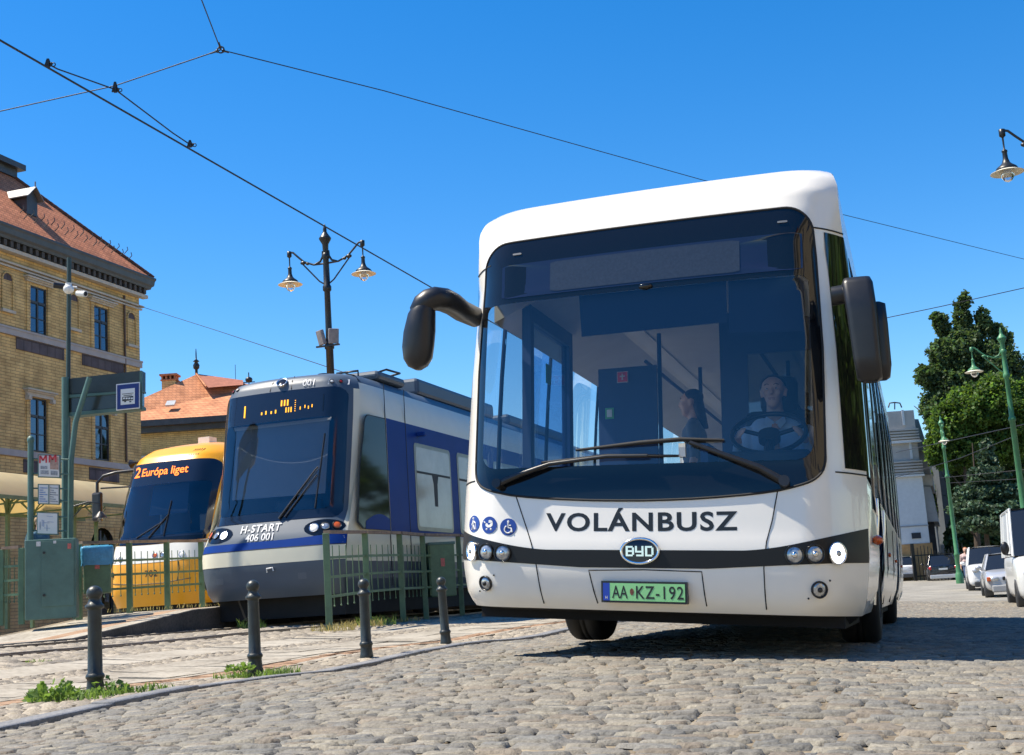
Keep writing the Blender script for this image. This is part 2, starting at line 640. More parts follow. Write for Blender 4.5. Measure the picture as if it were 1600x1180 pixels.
far_u = np.r_[np.linspace(-160, -36, 8), np.linspace(-30, 30, 41), np.linspace(40, 160, 8)]
far_v = np.r_[np.linspace(-40, -16, 4), np.linspace(-13, 40, 54), np.linspace(45, 135, 19), np.linspace(160, 400, 6)]
tag(part('ground', sheet(far_u, far_v, -0.11), M_far), kind='structure')
road_bed = sheet(np.linspace(-2.92, 13, 54), np.linspace(-7.2, 30, 120), -0.008)
tag(part('road_bed', road_bed, M_sand), kind='structure')
tag(part('road', sheet(np.linspace(-2.9, 13, 40), np.linspace(30, 125, 96), 0.0), M_far), kind='structure')
tag(setts('road_setts', -2.86, 3.6, -5.2, 3.0, 0.135, 0.085, 0.006, 6, 3, 0.10), kind='structure')
tag(setts('road_setts', 3.45, 9, -5.2, 3.0, 0.135, 0.085, 0.006, 6, 4, 0.10), kind='structure')
tag(setts('road_setts', -2.86, 9.5, 3.05, 30, 0.14, 0.09, 0.005, 4, 5, 0.10), kind='structure')

# pavement: bands along the street
def band(name, u0, u1, v0, v1, m, dz, n=2, step=0.5, lab=None):
    return tag(part(name, sheet(np.linspace(u0, u1, n + 1), np.arange(v0, v1 + 0.01, step), dz), m), kind='structure')
def slabs(name, u0, u1, v0, v1, lu, lv, m, dz, seed, gap=0.006):
    rg = np.random.default_rng(seed)
    mb = MB()
    nu = max(1, round((u1 - u0) / lu))
    du = (u1 - u0) / nu
    for i in range(nu):
        v = v0 - rg.uniform(0, lv)
        while v < v1:
            a, b = u0 + i * du + gap, u0 + (i + 1) * du - gap
            c, d = v + gap, v + lv - gap
            z = dz + rg.normal(0, 0.003)
            tl = rg.normal(0, 0.003)
            top = [ground(a, c, z), ground(b, c, z + tl), ground(b, d, z), ground(a, d, z - tl)]
            low = [p - Vector((0, 0, 0.04)) for p in top]
            mb.add(top + low, [(0, 1, 2, 3), (4, 5, 1, 0), (5, 6, 2, 1), (6, 7, 3, 2), (7, 4, 0, 3)], 0)
            v += lv
    return tag(part(name, mb, m), kind='structure')

V0, V1 = -6.5, 34
band('pavement_bed', -9.42, -2.86, V0 - 2, V1 + 20, M_sand, -0.012, 22, 0.5)
kb = MB()
v = V0
rgk = np.random.default_rng(5)
while v < V1:
    L = rgk.uniform(0.75, 1.1)
    for (a, b) in ((v + 0.004, v + L - 0.004),):
        z = rgk.normal(0, 0.003)
        pts = []
        for (uu, vv, zz) in ((-3.05, a, 0.03), (-2.89, a, 0.026), (-2.89, b, 0.026), (-3.05, b, 0.03)):
            pts.append(ground(uu, vv, zz + z))
        kb.add(pts + [p - Vector((0, 0, 0.12)) for p in pts],
               [(0, 1, 2, 3), (4, 5, 1, 0), (5, 6, 2, 1), (6, 7, 3, 2), (7, 4, 0, 3)], 0)
    v += L
tag(part('kerb', kb, M_kerb, bevel=0.008), kind='structure')
WARM = [(0.27, 0.24, 0.20), (0.33, 0.29, 0.23), (0.22, 0.20, 0.17), (0.36, 0.32, 0.26)]
tag(setts('pavement_setts', -3.74, -3.07, V0, 18, 0.13, 0.11, 0.012, 4, 21, 0.0, WARM), kind='structure')
slabs('pavement_slabs', -3.83, -3.76, V0, V1, 0.08, 0.9, M_slab, 0.006, 1)
slabs('pavement_bricks', -4.06, -3.84, V0, V1, 0.11, 0.2, M_tan, 0.004, 2, 0.004)
slabs('pavement_slabs', -4.15, -4.07, V0, V1, 0.08, 0.9, M_slab, 0.006, 3)
slabs('pavement_slabs', -5.05, -4.16, V0, V1, 0.45, 0.6, M_slab, 0.004, 4)
tag(setts('pavement_setts', -5.36, -5.07, V0, 24, 0.1, 0.1, 0.008, 4, 22, 0.0, WARM), kind='structure')
slabs('pavement_slabs', -6.02, -5.38, V0, V1, 0.64, 0.5, M_slab, 0.004, 5)
tag(setts('track_setts', -9.33, -6.08, V0, 22, 0.17, 0.15, 0.02, 4, 23, 0.0, WARM), kind='structure')
# rails let into the paving
M_rail = mat('rail_steel', (0.16, 0.13, 0.11), 0.4, 0.7, var=0.3)
rl = MB()
for uu in (-8.52, -7.08):
    for (a, b, hh) in ((uu - 0.035, uu + 0.035, 0.028), (uu + 0.075, uu + 0.105, 0.02)):
        vs = np.arange(V0, 40, 1.0)
        rl.loft([[ground(a, q, -0.05), ground(b, q, -0.05), ground(b, q, hh), ground(a, q, hh)] for q in vs], True, True, True, 0, False)
tag(part('tram_rails', rl, M_rail), kind='structure')
rl = MB()
for uu in (-11.55, -13.0):
    vs = np.arange(4, 60, 1.5)
    rl.loft([[ground(uu - 0.035, q, -0.05), ground(uu + 0.035, q, -0.05), ground(uu + 0.035, q, 0.05), ground(uu - 0.035, q, 0.05)] for q in vs], True, True, True, 0, False)
tag(part('tram_rails', rl, M_rail), kind='structure')

# tram platform with its ramped end; dark side wall towards the street
PU0, PU1 = -11.15, -9.38
ramp = lerp_table([(2.0, 0.335), (7.4, 0.36), (8.9, 0.50), (10.4, 0.655), (11.5, 0.685), (60, 0.70)])
pf = MB()
vs = [2.0, 5, 7.4, 8.2, 8.9, 9.6, 10.4, 11.0, 11.5, 13, 15, 17, 20, 25, 30, 40]
def pp(u, v, z):
    x, y = xy(u, v)
    return Vector((x, y, z))
rows = []
for v in vs:
    z = ramp(v)
    rows.append([pp(PU1, v, 0.2), pp(PU1, v, z - 0.012), pp(PU1 - 0.012, v, z), pp(PU1 - 0.30, v, z + 0.002)])
for i in range(len(rows) - 1):
    a, b = rows[i], rows[i + 1]
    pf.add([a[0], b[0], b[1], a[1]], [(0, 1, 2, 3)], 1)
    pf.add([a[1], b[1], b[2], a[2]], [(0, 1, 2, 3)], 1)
    pf.add([a[2], b[2], b[3], a[3]], [(0, 1, 2, 3)], 0)
    v0_, v1_ = vs[i], vs[i + 1]
    z0_, z1_ = ramp(v0_) + 0.002, ramp(v1_) + 0.002
    pf.quad(pp(PU1 - 0.3, v0_, z0_), pp(PU1 - 0.3, v1_, z1_), pp(PU1 - 0.62, v1_, z1_), pp(PU1 - 0.62, v0_, z0_), 2)
    pf.quad(pp(PU1 - 0.62, v0_, z0_), pp(PU1 - 0.62, v1_, z1_), pp(PU0, v1_, z1_), pp(PU0, v0_, z0_), 0)
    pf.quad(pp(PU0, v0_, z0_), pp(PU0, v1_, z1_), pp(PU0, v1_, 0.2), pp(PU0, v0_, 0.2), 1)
    if v0_ > 6.5:      # the wider stand at the left of the stop
        pf.quad(pp(PU0, v0_, z0_ - 0.004), pp(PU0, v1_, z1_ - 0.004), pp(PU0 - 0.2, v1_, z1_ - 0.004), pp(PU0 - 0.2, v0_, z0_ - 0.004), 3)
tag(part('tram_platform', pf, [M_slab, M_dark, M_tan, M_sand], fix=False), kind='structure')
# ---------------------------------------------------------------- street furniture
M_iron = mat('dark_green_iron', (0.022, 0.03, 0.03), 0.42, 0.0, var=0.35, scale=9, bump=0.15, bscale=60, rvar=0.12)
M_black = mat('black_iron', (0.012, 0.013, 0.013), 0.4, 0.0, var=0.3, scale=7, rvar=0.1)
M_gpaint = mat('green_paint', (0.075, 0.15, 0.125), 0.5, 0.0, var=0.22, scale=3, bump=0.08, bscale=40, rvar=0.15)
M_gfence = mat('fence_green', (0.10, 0.17, 0.09), 0.55, 0.0, var=0.25, scale=5, rvar=0.15)
M_rust = mat('worn_brown_rail', (0.21, 0.14, 0.095), 0.6, 0.0, var=0.35, scale=8)
M_gpole = mat('bright_green_pole', (0.06, 0.20, 0.085), 0.45, 0.0, var=0.2, scale=3, rvar=0.1)
M_white = mat('white_enamel', (0.72, 0.71, 0.67), 0.4, var=0.06)
M_cream = mat('lamp_cream', (0.75, 0.70, 0.55), 0.5, var=0.08)
M_clear = glass('clear_bowl', (0.9, 0.92, 0.95), 0.06)
M_rub = mat('black_rubber', (0.012, 0.012, 0.013), 0.75, var=0.2, scale=6)
M_blk = mat('black_plastic', (0.012, 0.013, 0.016), 0.38, var=0.2, scale=10, rvar=0.08)
M_chrome = mat('chrome', (0.75, 0.76, 0.78), 0.12, 1.0)

def bollard(px, py, d, h, label, lean=0.0):
    p = at(px, py, d)
    t = thing('bollard', label, 'bollard', p, 0, 'cast iron bollards along the kerb')
    k = h / 0.72
    body = MB()
    body.lathe([(0.062 * k, -0.05), (0.062 * k, 0.0), (0.064 * k, 0.012 * k), (0.058 * k, 0.03 * k), (0.053 * k, 0.09 * k), (0.055 * k, 0.105 * k), (0.062 * k, 0.112 * k),
                (0.063 * k, 0.125 * k), (0.056 * k, 0.137 * k), (0.049 * k, 0.145 * k), (0.047 * k, 0.3 * k), (0.045 * k, 0.555 * k), (0.047 * k, 0.565 * k),
                (0.062 * k, 0.572 * k), (0.063 * k, 0.588 * k), (0.05 * k, 0.60 * k), (0.038 * k, 0.622 * k), (0.036 * k, 0.632 * k), (0.04 * k, 0.64 * k)], n=28)
    part('post', body, M_iron, t)
    kn = MB()
    kn.ell((0, 0, 0.671 * k), (0.053 * k, 0.053 * k, 0.05 * k), 0, 24, 14)
    part('ball', kn, M_iron, t)
    t.rotation_euler = (0, lean, R(20))
    return t
bollard(149, 1086, 8.55, 0.70, 'nearest cast iron bollard, standing in a clump of green weeds')
bollard(399, 1049, 10.2, 0.70, 'bollard in front of the blue tram nose, small grass tufts at its foot')
bollard(573, 1027, 11.85, 0.70, 'bollard standing before the green fence, between tram nose and bus')
bollard(697, 1005, 14.0, 0.70, 'smallest, farthest bollard, close beside the bus corner', -0.03)

def fence(pts, h, label, nb, group=None, name='railing'):
    """pts: post foot points; the railing between them with brown hand rail and thin balusters"""
    o = pts[0]
    t = thing(name, label, 'fence', o, 0, group)
    P = [p - o for p in pts]
    Z = Vector((0, 0, 1))
    for p in P:
        m = MB()
        m.box(p.x - 0.045, p.x + 0.045, p.y - 0.035, p.y + 0.035, p.z - 0.1, p.z + h - 0.02)
        part('post', m, M_gfence, t, bevel=0.006)
    for a, b in zip(P, P[1:]):
        d = (b - a).normalized()
        s = Vector((-d.y, d.x, 0)).normalized()
        def bar(z, hh, w, m, nm):
            mb = MB()
            q = []
            for e, k in ((a, 1), (b, -1)):
                c = e + Z * z + d * (0.03 * k)
                q.append([c - s * w - Z * hh, c + s * w - Z * hh, c + s * w + Z * hh, c - s * w + Z * hh])
            mb.loft(q, True, True, True, 0, False)
            part(nm, mb, m, t, fix=True)
        if True:
            bar(h, 0.022, 0.05, M_rust, 'hand_rail')
        bar(h * 0.735, 0.018, 0.012, M_gfence, 'rail')
        bar(h * 0.535, 0.018, 0.012, M_gfence, 'rail')
        bar(h * 0.335, 0.018, 0.012, M_gfence, 'rail')
        mb = MB()
        for i in range(nb):
            c = a.lerp(b, (i + 1) / (nb + 1)) + s * 0.016
            mb.cyl(c + Z * h * 0.235, c + Z * h * 0.86, 0.0075, n=6)
            mb.ell(c + Z * h * 0.235, (0.014, 0.014, 0.016), 0, 8, 6)
        part('balusters', mb, M_gfence, t)
    return t
fp = []
for px, py, d in ((515, 985, 18.2), (576, 972, 19.9), (630, 964, 21.3), (666, 960, 22.5), (722, 953, 24.0), (790, 948, 26.4)):
    fp.append(at(px, py, d))
fence(fp, 1.36, 'green railing with brown top rail running beside the blue tram', 5, 'tram stop railings')
fq = [at(px, py, d) for px, py, d in ((124, 962, 20.4), (203, 956, 21.2), (262, 951, 22.0), (316, 946, 23.0), (352, 942, 23.9))]
fence(fq, 1.13, 'green railing on the platform in front of the yellow tram', 5, 'tram stop railings')
fr = [at(px, py, d) for px, py, d in ((-60, 972, 21.0), (2, 968, 20.9), (34, 966, 20.8))]
fence(fr, 1.13, 'short green railing left of the switch cabinet', 4, 'tram stop railings')

# cabinet
c = at(82, 962, 19.4)
t = thing('switch_cabinet', 'dark green steel switch cabinet under the notice boards', 'cabinet', c, R(14))
m = MB(); m.box(-0.36, 0.36, -0.22, 0.22, -0.05, 1.12); part('body', m, M_gpaint, t, bevel=0.012)
m = MB(); m.box(-0.13, 0.33, -0.236, -0.222, 0.13, 1.09); part('door', m, M_gpaint, t, bevel=0.004)
m = MB()
for z in (0.3, 0.92): m.cyl((-0.09, -0.252, z), (-0.09, -0.236, z), 0.02, n=10)
part('lock', m, M_blk, t)
m = MB(); m.box(-0.2, -0.14, -0.229, -0.2225, 1.02, 1.09); part('sticker', m, mat('sticker_white', (0.6, 0.6, 0.58), 0.5, var=0.2, scale=60), t)
m = MB(); m.box(0.04, 0.08, -0.242, -0.237, 1.05, 1.09); part('sticker', m, mat('sticker_white', (0.6, 0.6, 0.58), 0.5), t)
m = MB(); m.box(0.24, 0.29, -0.242, -0.237, 0.96, 1.04)
part('sticker', m, mat('sticker_red', (0.5, 0.12, 0.10), 0.5, var=0.5, scale=70), t, label='red and white sticker')

def bin_(px, py, d, w, h, label, bag, rz=0.2, base=0.0):
    p = at(px, py, d)
    t = thing('litter_bin', label, 'litter bin', p, rz, 'green litter bins at the tram stop')
    m = MB(); m.box(-w / 2, w / 2, -w * 0.36, w * 0.36, base, base + h)
    part('body', m, M_gfence, t, bevel=0.02)
    m = MB(); m.box(-w / 2 - 0.015, w / 2 + 0.015, -w * 0.36 - 0.015, w * 0.36 + 0.015, base + h - 0.05, base + h + 0.0)
    part('rim', m, M_gpaint, t, bevel=0.01)
    m = MB(); m.box(-0.03, 0.03, w * 0.2, w * 0.36 - 0.02, -0.25, base - 0.003); part('leg', m, M_gpaint, t)
    if bag:
        rg = np.random.default_rng(4)
        m = MB()
        ring = rrect(-w / 2 - 0.03, w / 2 + 0.03, -w * 0.36 - 0.03, w * 0.36 + 0.03, 0.05, 5)
        N = len(ring)
        rings = []
        for z, sc in ((base + h - 0.24, 1.0), (base + h - 0.12, 1.02), (base + h + 0.01, 1.04), (base + h + 0.05, 0.98), (base + h + 0.02, 0.86)):
            jz = rg.normal(0, 0.02 if z < base + h - 0.2 else 0.008, N)
            js = rg.normal(0, 0.018, N)
            rings.append([Vector((x * (sc + js[i]), y * (sc + js[i]), z + jz[i])) for i, (x, y) in enumerate(ring)])
        m.loft(rings, True, False, True, 0, True)
        part('bag', m, mat('blue_bag', (0.06, 0.26, 0.42), 0.35, var=0.2, scale=8, bump=0.5, bscale=25), t)
    m = MB(); m.box(-0.03, 0.04, -w * 0.36 - 0.008, -w * 0.36 - 0.003, base + h * 0.55, base + h * 0.70)
    part('sticker', m, mat('sticker_red', (0.5, 0.12, 0.10), 0.5), t)
    return t
bin_(153, 944, 20.2, 0.40, 0.68, 'green litter bin with a blue bag folded over its rim', True, 0.25, 0.16)
bin_(692, 955, 23.0, 0.46, 0.95, 'green litter bin without a bag, fixed behind the railing near the bus', False, 0.3, 0.25)

# ---- stop sign frame: big portal with a dark panel box, tram stop sign, notice boards
M_navy = mat('sign_navy', (0.005, 0.018, 0.16), 0.35, var=0.05)
M_sgnw = mat('sign_white', (0.72, 0.72, 0.7), 0.4, var=0.04)
M_sgnb = mat('sign_black', (0.012, 0.012, 0.012), 0.4)
M_panel = mat('dark_display', (0.03, 0.035, 0.03), 0.25, var=0.2, scale=2, coat=0.4)
base = at(104, 962, 19.9)
DS = 19.9
t = thing('stop_sign_frame', 'tall green steel frame carrying a dark display box above the cabinet', 'sign frame', base, 0)
def loc(px, py, d=DS):
    return at(px, py, d) - base
m = MB()
m.tube([loc(102, 962), loc(102, 590)], 0.055, 10)
part('post', m, M_gpaint, t)
m = MB()
m.tube([loc(110, 850, DS - 0.25), loc(111, 720, DS - 0.25), loc(118, 660, DS - 0.25), loc(140, 590, DS - 0.25)], 0.045, 8)
part('brace', m, M_gpaint, t)
def slabpx(mb, pts, d0, d1, mi=0, off=None):
    off = off or base
    a = [at(x, y, d0) - off for x, y in pts]
    mb.prism(a, Vector((0, d1 - d0, 0)), mi)
m = MB(); slabpx(m, [(107, 645), (221, 633), (221, 612), (107, 618)], DS + 0.06, DS + 0.22); part('display_panel', m, M_panel, t)
m = MB()
slabpx(m, [(105, 616), (222, 610), (222, 579), (106, 592)], DS + 0.05, DS + 0.24)
part('cover', m, mat('frame_dark', (0.03, 0.045, 0.045), 0.5, var=0.2), t, bevel=0.01)
m = MB()
slabpx(m, [(105, 622), (222, 612), (222, 609.5), (105, 617)], DS + 0.03, DS + 0.25)
slabpx(m, [(105, 651), (222, 639), (222, 634), (105, 645)], DS + 0.03, DS + 0.25)
slabpx(m, [(218, 640), (222, 640), (222, 580), (218, 580)], DS + 0.02, DS + 0.045)
part('frame', m, M_gpaint, t)
ts = thing('tram_stop_sign', 'square blue sign with a black tram on white, hung on the display box', 'stop sign', at(201, 619, DS - 0.06), 0)
def sq(mb, x0, x1, y0, y1, dd, mi=0, thick=0.012):
    # signs hang square to the picture of the box: pixel rectangle at the box's depth, turned into a slab
    pts = [(x0, y1), (x1, y1 - (x1 - x0) * 0.10), (x1, y0 - (x1 - x0) * 0.10), (x0, y0)]
    a = [at(x, y, DS - 0.06 - dd) - ts.location for x, y in pts]
    mb.prism(a, Vector((0, thick, 0)), mi)
m = MB(); sq(m, 181.5, 218, 600.5, 641.5, 0.0, 0, 0.03); part('rim', m, M_sgnw, ts)
m = MB(); sq(m, 183, 217, 602, 640, 0.006); part('plate', m, M_navy, ts)
m = MB(); sq(m, 188.5, 210.5, 608.5, 633, 0.012); part('field', m, M_sgnw, ts)
m = MB(); sq(m, 191, 208, 620.5, 627, 0.016, 0, 0.01); sq(m, 193, 206, 618.0, 619, 0.016, 0, 0.01); sq(m, 190.5, 208.5, 615.6, 616.4, 0.016, 0, 0.01)
sq(m, 194, 197, 627, 628.6, 0.016, 0, 0.01); sq(m, 202, 205, 627, 628.6, 0.016, 0, 0.01)
part('tram_symbol', m, M_sgnb, ts)
m = MB()
for k in range(4): sq(m, 192.2 + k * 4.1, 195.2 + k * 4.1, 621.4, 624.0, 0.02, 0, 0.004)
part('tram_symbol', m, M_sgnw, ts)

# notice boards between posts
nb = at(47, 962, DS - 0.5)
t = thing('notice_post', 'slim green post left of the cabinet, round cap on top', 'post', nb, 0)
m = MB(); m.tube([Vector((0, 0, 0)), at(48, 690, DS - 0.5) - nb], 0.045, 10); part('post', m, M_gpaint, t)
m = MB(); m.ell(at(48, 688, DS - 0.5) - nb, (0.055, 0.055, 0.07), 0, 12, 8); part('cap', m, M_gpaint, t)
M_paper = mat('poster_paper', (0.62, 0.61, 0.58), 0.5, var=0.05, scale=5)
M_print = mat('print_grey', (0.28, 0.29, 0.30), 0.6, var=0.4, scale=30)
M_pred = mat('print_red', (0.55, 0.05, 0.06), 0.6)
M_pbrn = mat('print_brown', (0.38, 0.24, 0.18), 0.6, var=0.4, scale=18)
M_pblu = mat('print_blue', (0.2, 0.27, 0.42), 0.6, var=0.3, scale=25)
def notice(y0, y1, x0, x1, label, draw):
    o = at((x0 + x1) / 2, y1, DS - 0.55)
    t = thing('notice_board', label, 'notice board', o, 0, 'notices on the tram stop posts')
    dd = DS - 0.55
    def q(mb, a, b, c, d, k, mi=0, th=0.008):
        w = x1 - x0; h = y1 - y0
        pts = [(x0 + a * w, y1 - c * h), (x0 + b * w, y1 - c * h + b * 1.0), (x0 + b * w, y1 - d * h + b * 1.0), (x0 + a * w, y1 - d * h)]
        mb.prism([at(x, y, dd - k) - o for x, y in pts], Vector((0, th, 0)), mi)
    m = MB(); q(m, -0.03, 1.03, -0.03, 1.03, -0.004, 0, 0.03); part('frame', m, M_gpaint, t)
    m = MB(); q(m, 0.02, 0.98, 0.02, 0.98, 0.008); part('sheet', m, M_paper, t)
    draw(q, t, o)
    m = MB()
    m.cyl(at(x0 - 8, y0 + 6, dd + 0.06) - o, at(x1 + 14, y0 + 7, dd + 0.06) - o, 0.012, n=6)
    m.cyl(at(x0 - 8, y1 - 5, dd + 0.06) - o, at(x1 + 14, y1 - 4, dd + 0.06) - o, 0.012, n=6)
    part('bracket', m, M_gpaint, t)
def d1(q, t, o):
    m = MB(); q(m, 0.55, 0.95, 0.35, 0.95, 0.012); part('picture', m, M_pbrn, t)
    m = MB(); q(m, 0.1, 0.48, 0.12, 0.3, 0.012); q(m, 0.1, 0.42, 0.36, 0.5, 0.012); q(m, 0.58, 0.9, 0.08, 0.28, 0.012)
    part('print', m, M_print, t)
    m = MB()
    c = at(61, 724, DS - 0.564) - o
    for x0 in (0.0, 0.145):                     # the two red letters M, stroke by stroke
        for (xa, za), (xb, zb), w in (((0.012, 0.0), (0.012, 0.115), 0.012), ((0.108, 0.0), (0.108, 0.115), 0.012), ((0.02, 0.112), (0.06, 0.035), 0.014), ((0.10, 0.112), (0.06, 0.035), 0.014)):
            m.prism([(c.x + x0 + xa - w, c.y, c.z + za), (c.x + x0 + xa + w, c.y, c.z + za), (c.x + x0 + xb + w, c.y, c.z + zb), (c.x + x0 + xb - w, c.y, c.z + zb)], (0, 0.004, 0))
    part('lettering', m, M_pred, t)
def d2(q, t, o):
    for a, b in ((0.05, 0.44), (0.56, 0.95)):
        m = MB()
        for k in range(7): q(m, a, b - 0.1 * (k % 3), 0.1 + k * 0.115, 0.16 + k * 0.115, 0.012)
        part('print', m, M_print if a > 0.3 else M_pblu, t)
    m = MB(); q(m, 0.485, 0.515, 0.0, 1.0, 0.02); part('divider', m, M_gpaint, t)
def d3(q, t, o):
    rg = np.random.default_rng(3)
    for k in range(9):
        x, y = rg.uniform(0.08, 0.6), rg.uniform(0.15, 0.85)
        m = MB()
        if k % 2: q(m, x, x + 0.3, y, y + 0.02, 0.012)
        else: q(m, x, x + 0.03, y * 0.6, y * 0.6 + 0.3, 0.012)
        part('map_line', m, M_pblu, t)
notice(711, 745, 60, 93, 'white notice with red letters MM, topmost of the three', d1)
notice(757, 787, 60, 92, 'timetable sheets in two columns, middle notice of three', d2)
notice(801, 834, 58, 90, 'white route map sheet, lowest of the three notices', d3)

# camera mast
cb = at(104, 955, 20.6)
t = thing('camera_mast', 'thin dark mast rising in front of the brick facade', 'mast', cb, 0)
m = MB(); m.tube([Vector((0, 0, 0)), at(108, 403, 20.6) - cb], 0.036, 10); part('pole', m, mat('mast_green', (0.035, 0.06, 0.05), 0.5, var=0.2), t)
m = MB(); m.tube([at(93, 447, 20.5) - cb, at(120, 449, 20.5) - cb], 0.018, 8); part('arm', m, M_white, t)
cc = at(107, 452, 20.4)
t = thing('dome_camera', 'white round camera in the middle of the mast', 'camera', cc)
m = MB(); m.ell((0, 0, 0.0), (0.085, 0.085, 0.08), 0, 16, 10); part('dome', m, M_white, t)
m = MB(); m.cyl((0, 0, 0.05), (0, 0, 0.1), 0.05, n=14); part('cap', m, M_white, t)
for px, py, d, lab, mt, v in ((94, 447, 20.4, 'dark camera facing left on the mast', M_blk, (-1, -0.5, 0.1)), (127, 459, 20.35, 'white bullet camera pointing right on the mast', M_white, (1, -0.55, -0.25))):
    cc = at(px, py, d)
    t = thing('bullet_camera', lab, 'camera', cc)
    vv = Vector(v).normalized()
    m = MB(); m.cyl(-vv * 0.09, vv * 0.1, 0.045, 0.05, n=14); part('body', m, mt, t)
    m = MB(); m.cyl(vv * 0.101, vv * 0.106, 0.036, n=14); part('lens', m, M_blk, t)

# ---- shelter with curved cream canopy
sb = at(10, 958, 33)
M_canopy = mat('cream_canopy', (0.75, 0.66, 0.42), 0.55, var=0.08, scale=1.5)
_c = M_canopy.node_tree
_t = _c.nodes.new('ShaderNodeBsdfTranslucent'); _t.inputs[0].default_value = (0.8, 0.68, 0.42, 1)
_m = _c.nodes.new('ShaderNodeMixShader'); _m.inputs[0].default_value = 0.55
_o = [x for x in _c.nodes if x.type == 'OUTPUT_MATERIAL'][0]
_c.links.new(_c.nodes['Principled BSDF'].outputs[0], _m.inputs[1]); _c.links.new(_t.outputs[0], _m.inputs[2]); _c.links.new(_m.outputs[0], _o.inputs['Surface'])
t = thing('tram_shelter', 'tram stop shelter with curved cream canopy on green arches', 'shelter', sb, -YAW)
def sl(px, py, d):
    return Matrix.Rotation(YAW, 4, 'Z') @ (at(px, py, d) - sb)
cw = 1.7
zc = (at(60, 752, 33) - sb).z
prof = [(-cw, zc - 0.42), (-cw * 0.85, zc - 0.06), (-cw * 0.5, zc + 0.3), (0, zc + 0.44), (cw * 0.5, zc + 0.3), (cw * 0.85, zc - 0.06), (cw, zc - 0.42)]
m = MB()
ys = np.linspace(-6, 7, 14)
m.loft([[Vector((x - 1.0, y, z)) for x, z in prof] for y in ys], False)
m.loft([[Vector((x - 1.0, y, z - 0.03)) for x, z in reversed(prof)] for y in ys], False)
part('canopy', m, M_canopy, t)
m = MB()
for x in (-cw, cw):
    m.box(x - 1.04, x - 0.96, -6, 7, zc - 0.50, zc - 0.41)
part('gutter', m, M_gfence, t)
for y in (-5.2, -2.4, 0.6, 3.4, 6.4):
    m = MB(); m.tube([(x - 1.0, y, z - 0.06) for x, z in prof], 0.03, 6)
    m.tube([(-1.0 - cw, y, zc - 0.45), (-1.0 + cw, y, zc - 0.45)], 0.025, 6)
    part('arch', m, M_gfence, t)
    for x in (-0.85, 0.55):
        m = MB(); m.box(x - 1.0 - 0.045, x - 1.0 + 0.045, y - 0.045, y + 0.045, -0.4, zc + 0.0)
        part('post', m, M_gfence, t)
        m = MB()
        for s in (-1, 1):
            m.tube([(x - 1.0 + s * 0.04, y, zc - 0.75), (x - 1.0 + s * 0.1, y, zc - 0.4), (x - 1.0 + s * 0.34, y, zc - 0.14)], 0.02, 6)
            m.tube([(x - 1.0, y + s * 0.04, zc - 0.75), (x - 1.0, y + s * 0.15, zc - 0.4), (x - 1.0, y + s * 0.5, zc - 0.2)], 0.02, 6)
        part('brace', m, M_gfence, t)

# ---- wall bracket lamps seen below the canopy
def wall_lamp(px, py, d, lab):
    o = at(px, py, d)
    t = thing('bracket_lamp', lab, 'lamp', o, 0)
    m = MB()
    m.tube([(-0.55, 0, 0.25), (-0.2, 0, 0.33), (0.05, 0, 0.28), (0.05, 0, 0.1)], 0.018, 6)
    m.tube([(-0.55, 0, 0.0), (-0.35, 0, 0.2), (-0.15, 0, 0.3)], 0.012, 6)
    part('bracket', m, M_black, t)
    m = MB(); m.lathe([(0.02, 0.12), (0.06, 0.08), (0.13, 0.0), (0.14, -0.02)], Matrix.Translation((0.05, 0, 0)), 16); part('shade', m, M_black, t)
    m = MB(); m.ell((0.05, 0, -0.04), (0.06, 0.06, 0.08), 0, 12, 8); part('bulb', m, M_clear, t)
wall_lamp(153, 808, 27, 'small black bracket lamp under the canopy beside the yellow tram')

# ---- tall double-armed lantern
def lamp_head(t, o, s=1.0, shade_m=None, metal=M_black):
    p = MB()
    T = Matrix.Translation(o)
    p.lathe([(0.035, -0.02), (0.06, -0.03), (0.06, -0.16), (0.035, -0.18), (0.018, -0.2), (0.016, -0.42), (0.03, -0.44), (0.055, -0.455), (0.055, -0.48), (0.045, -0.5),
             (0.05, -0.62), (0.075, -0.70), (0.11, -0.74), (0.19, -0.80), (0.205, -0.83), (0.205, -0.86)], T, 20)
    q = part('lamp_body', p, metal, t)
    a = MB(); a.lathe([(0.2, -0.855), (0.31, -0.90), (0.315, -0.905), (0.31, -0.91), (0.19, -0.872), (0.06, -0.86)], T, 28)
    part('shade', a, [shade_m or M_cream], t)
    b = MB(); b.lathe([(0.125, -0.875), (0.13, -0.93), (0.115, -1.0), (0.07, -1.06), (0.02, -1.085), (0.0, -1.09)], T, 18)
    part('bowl', b, M_clear, t)

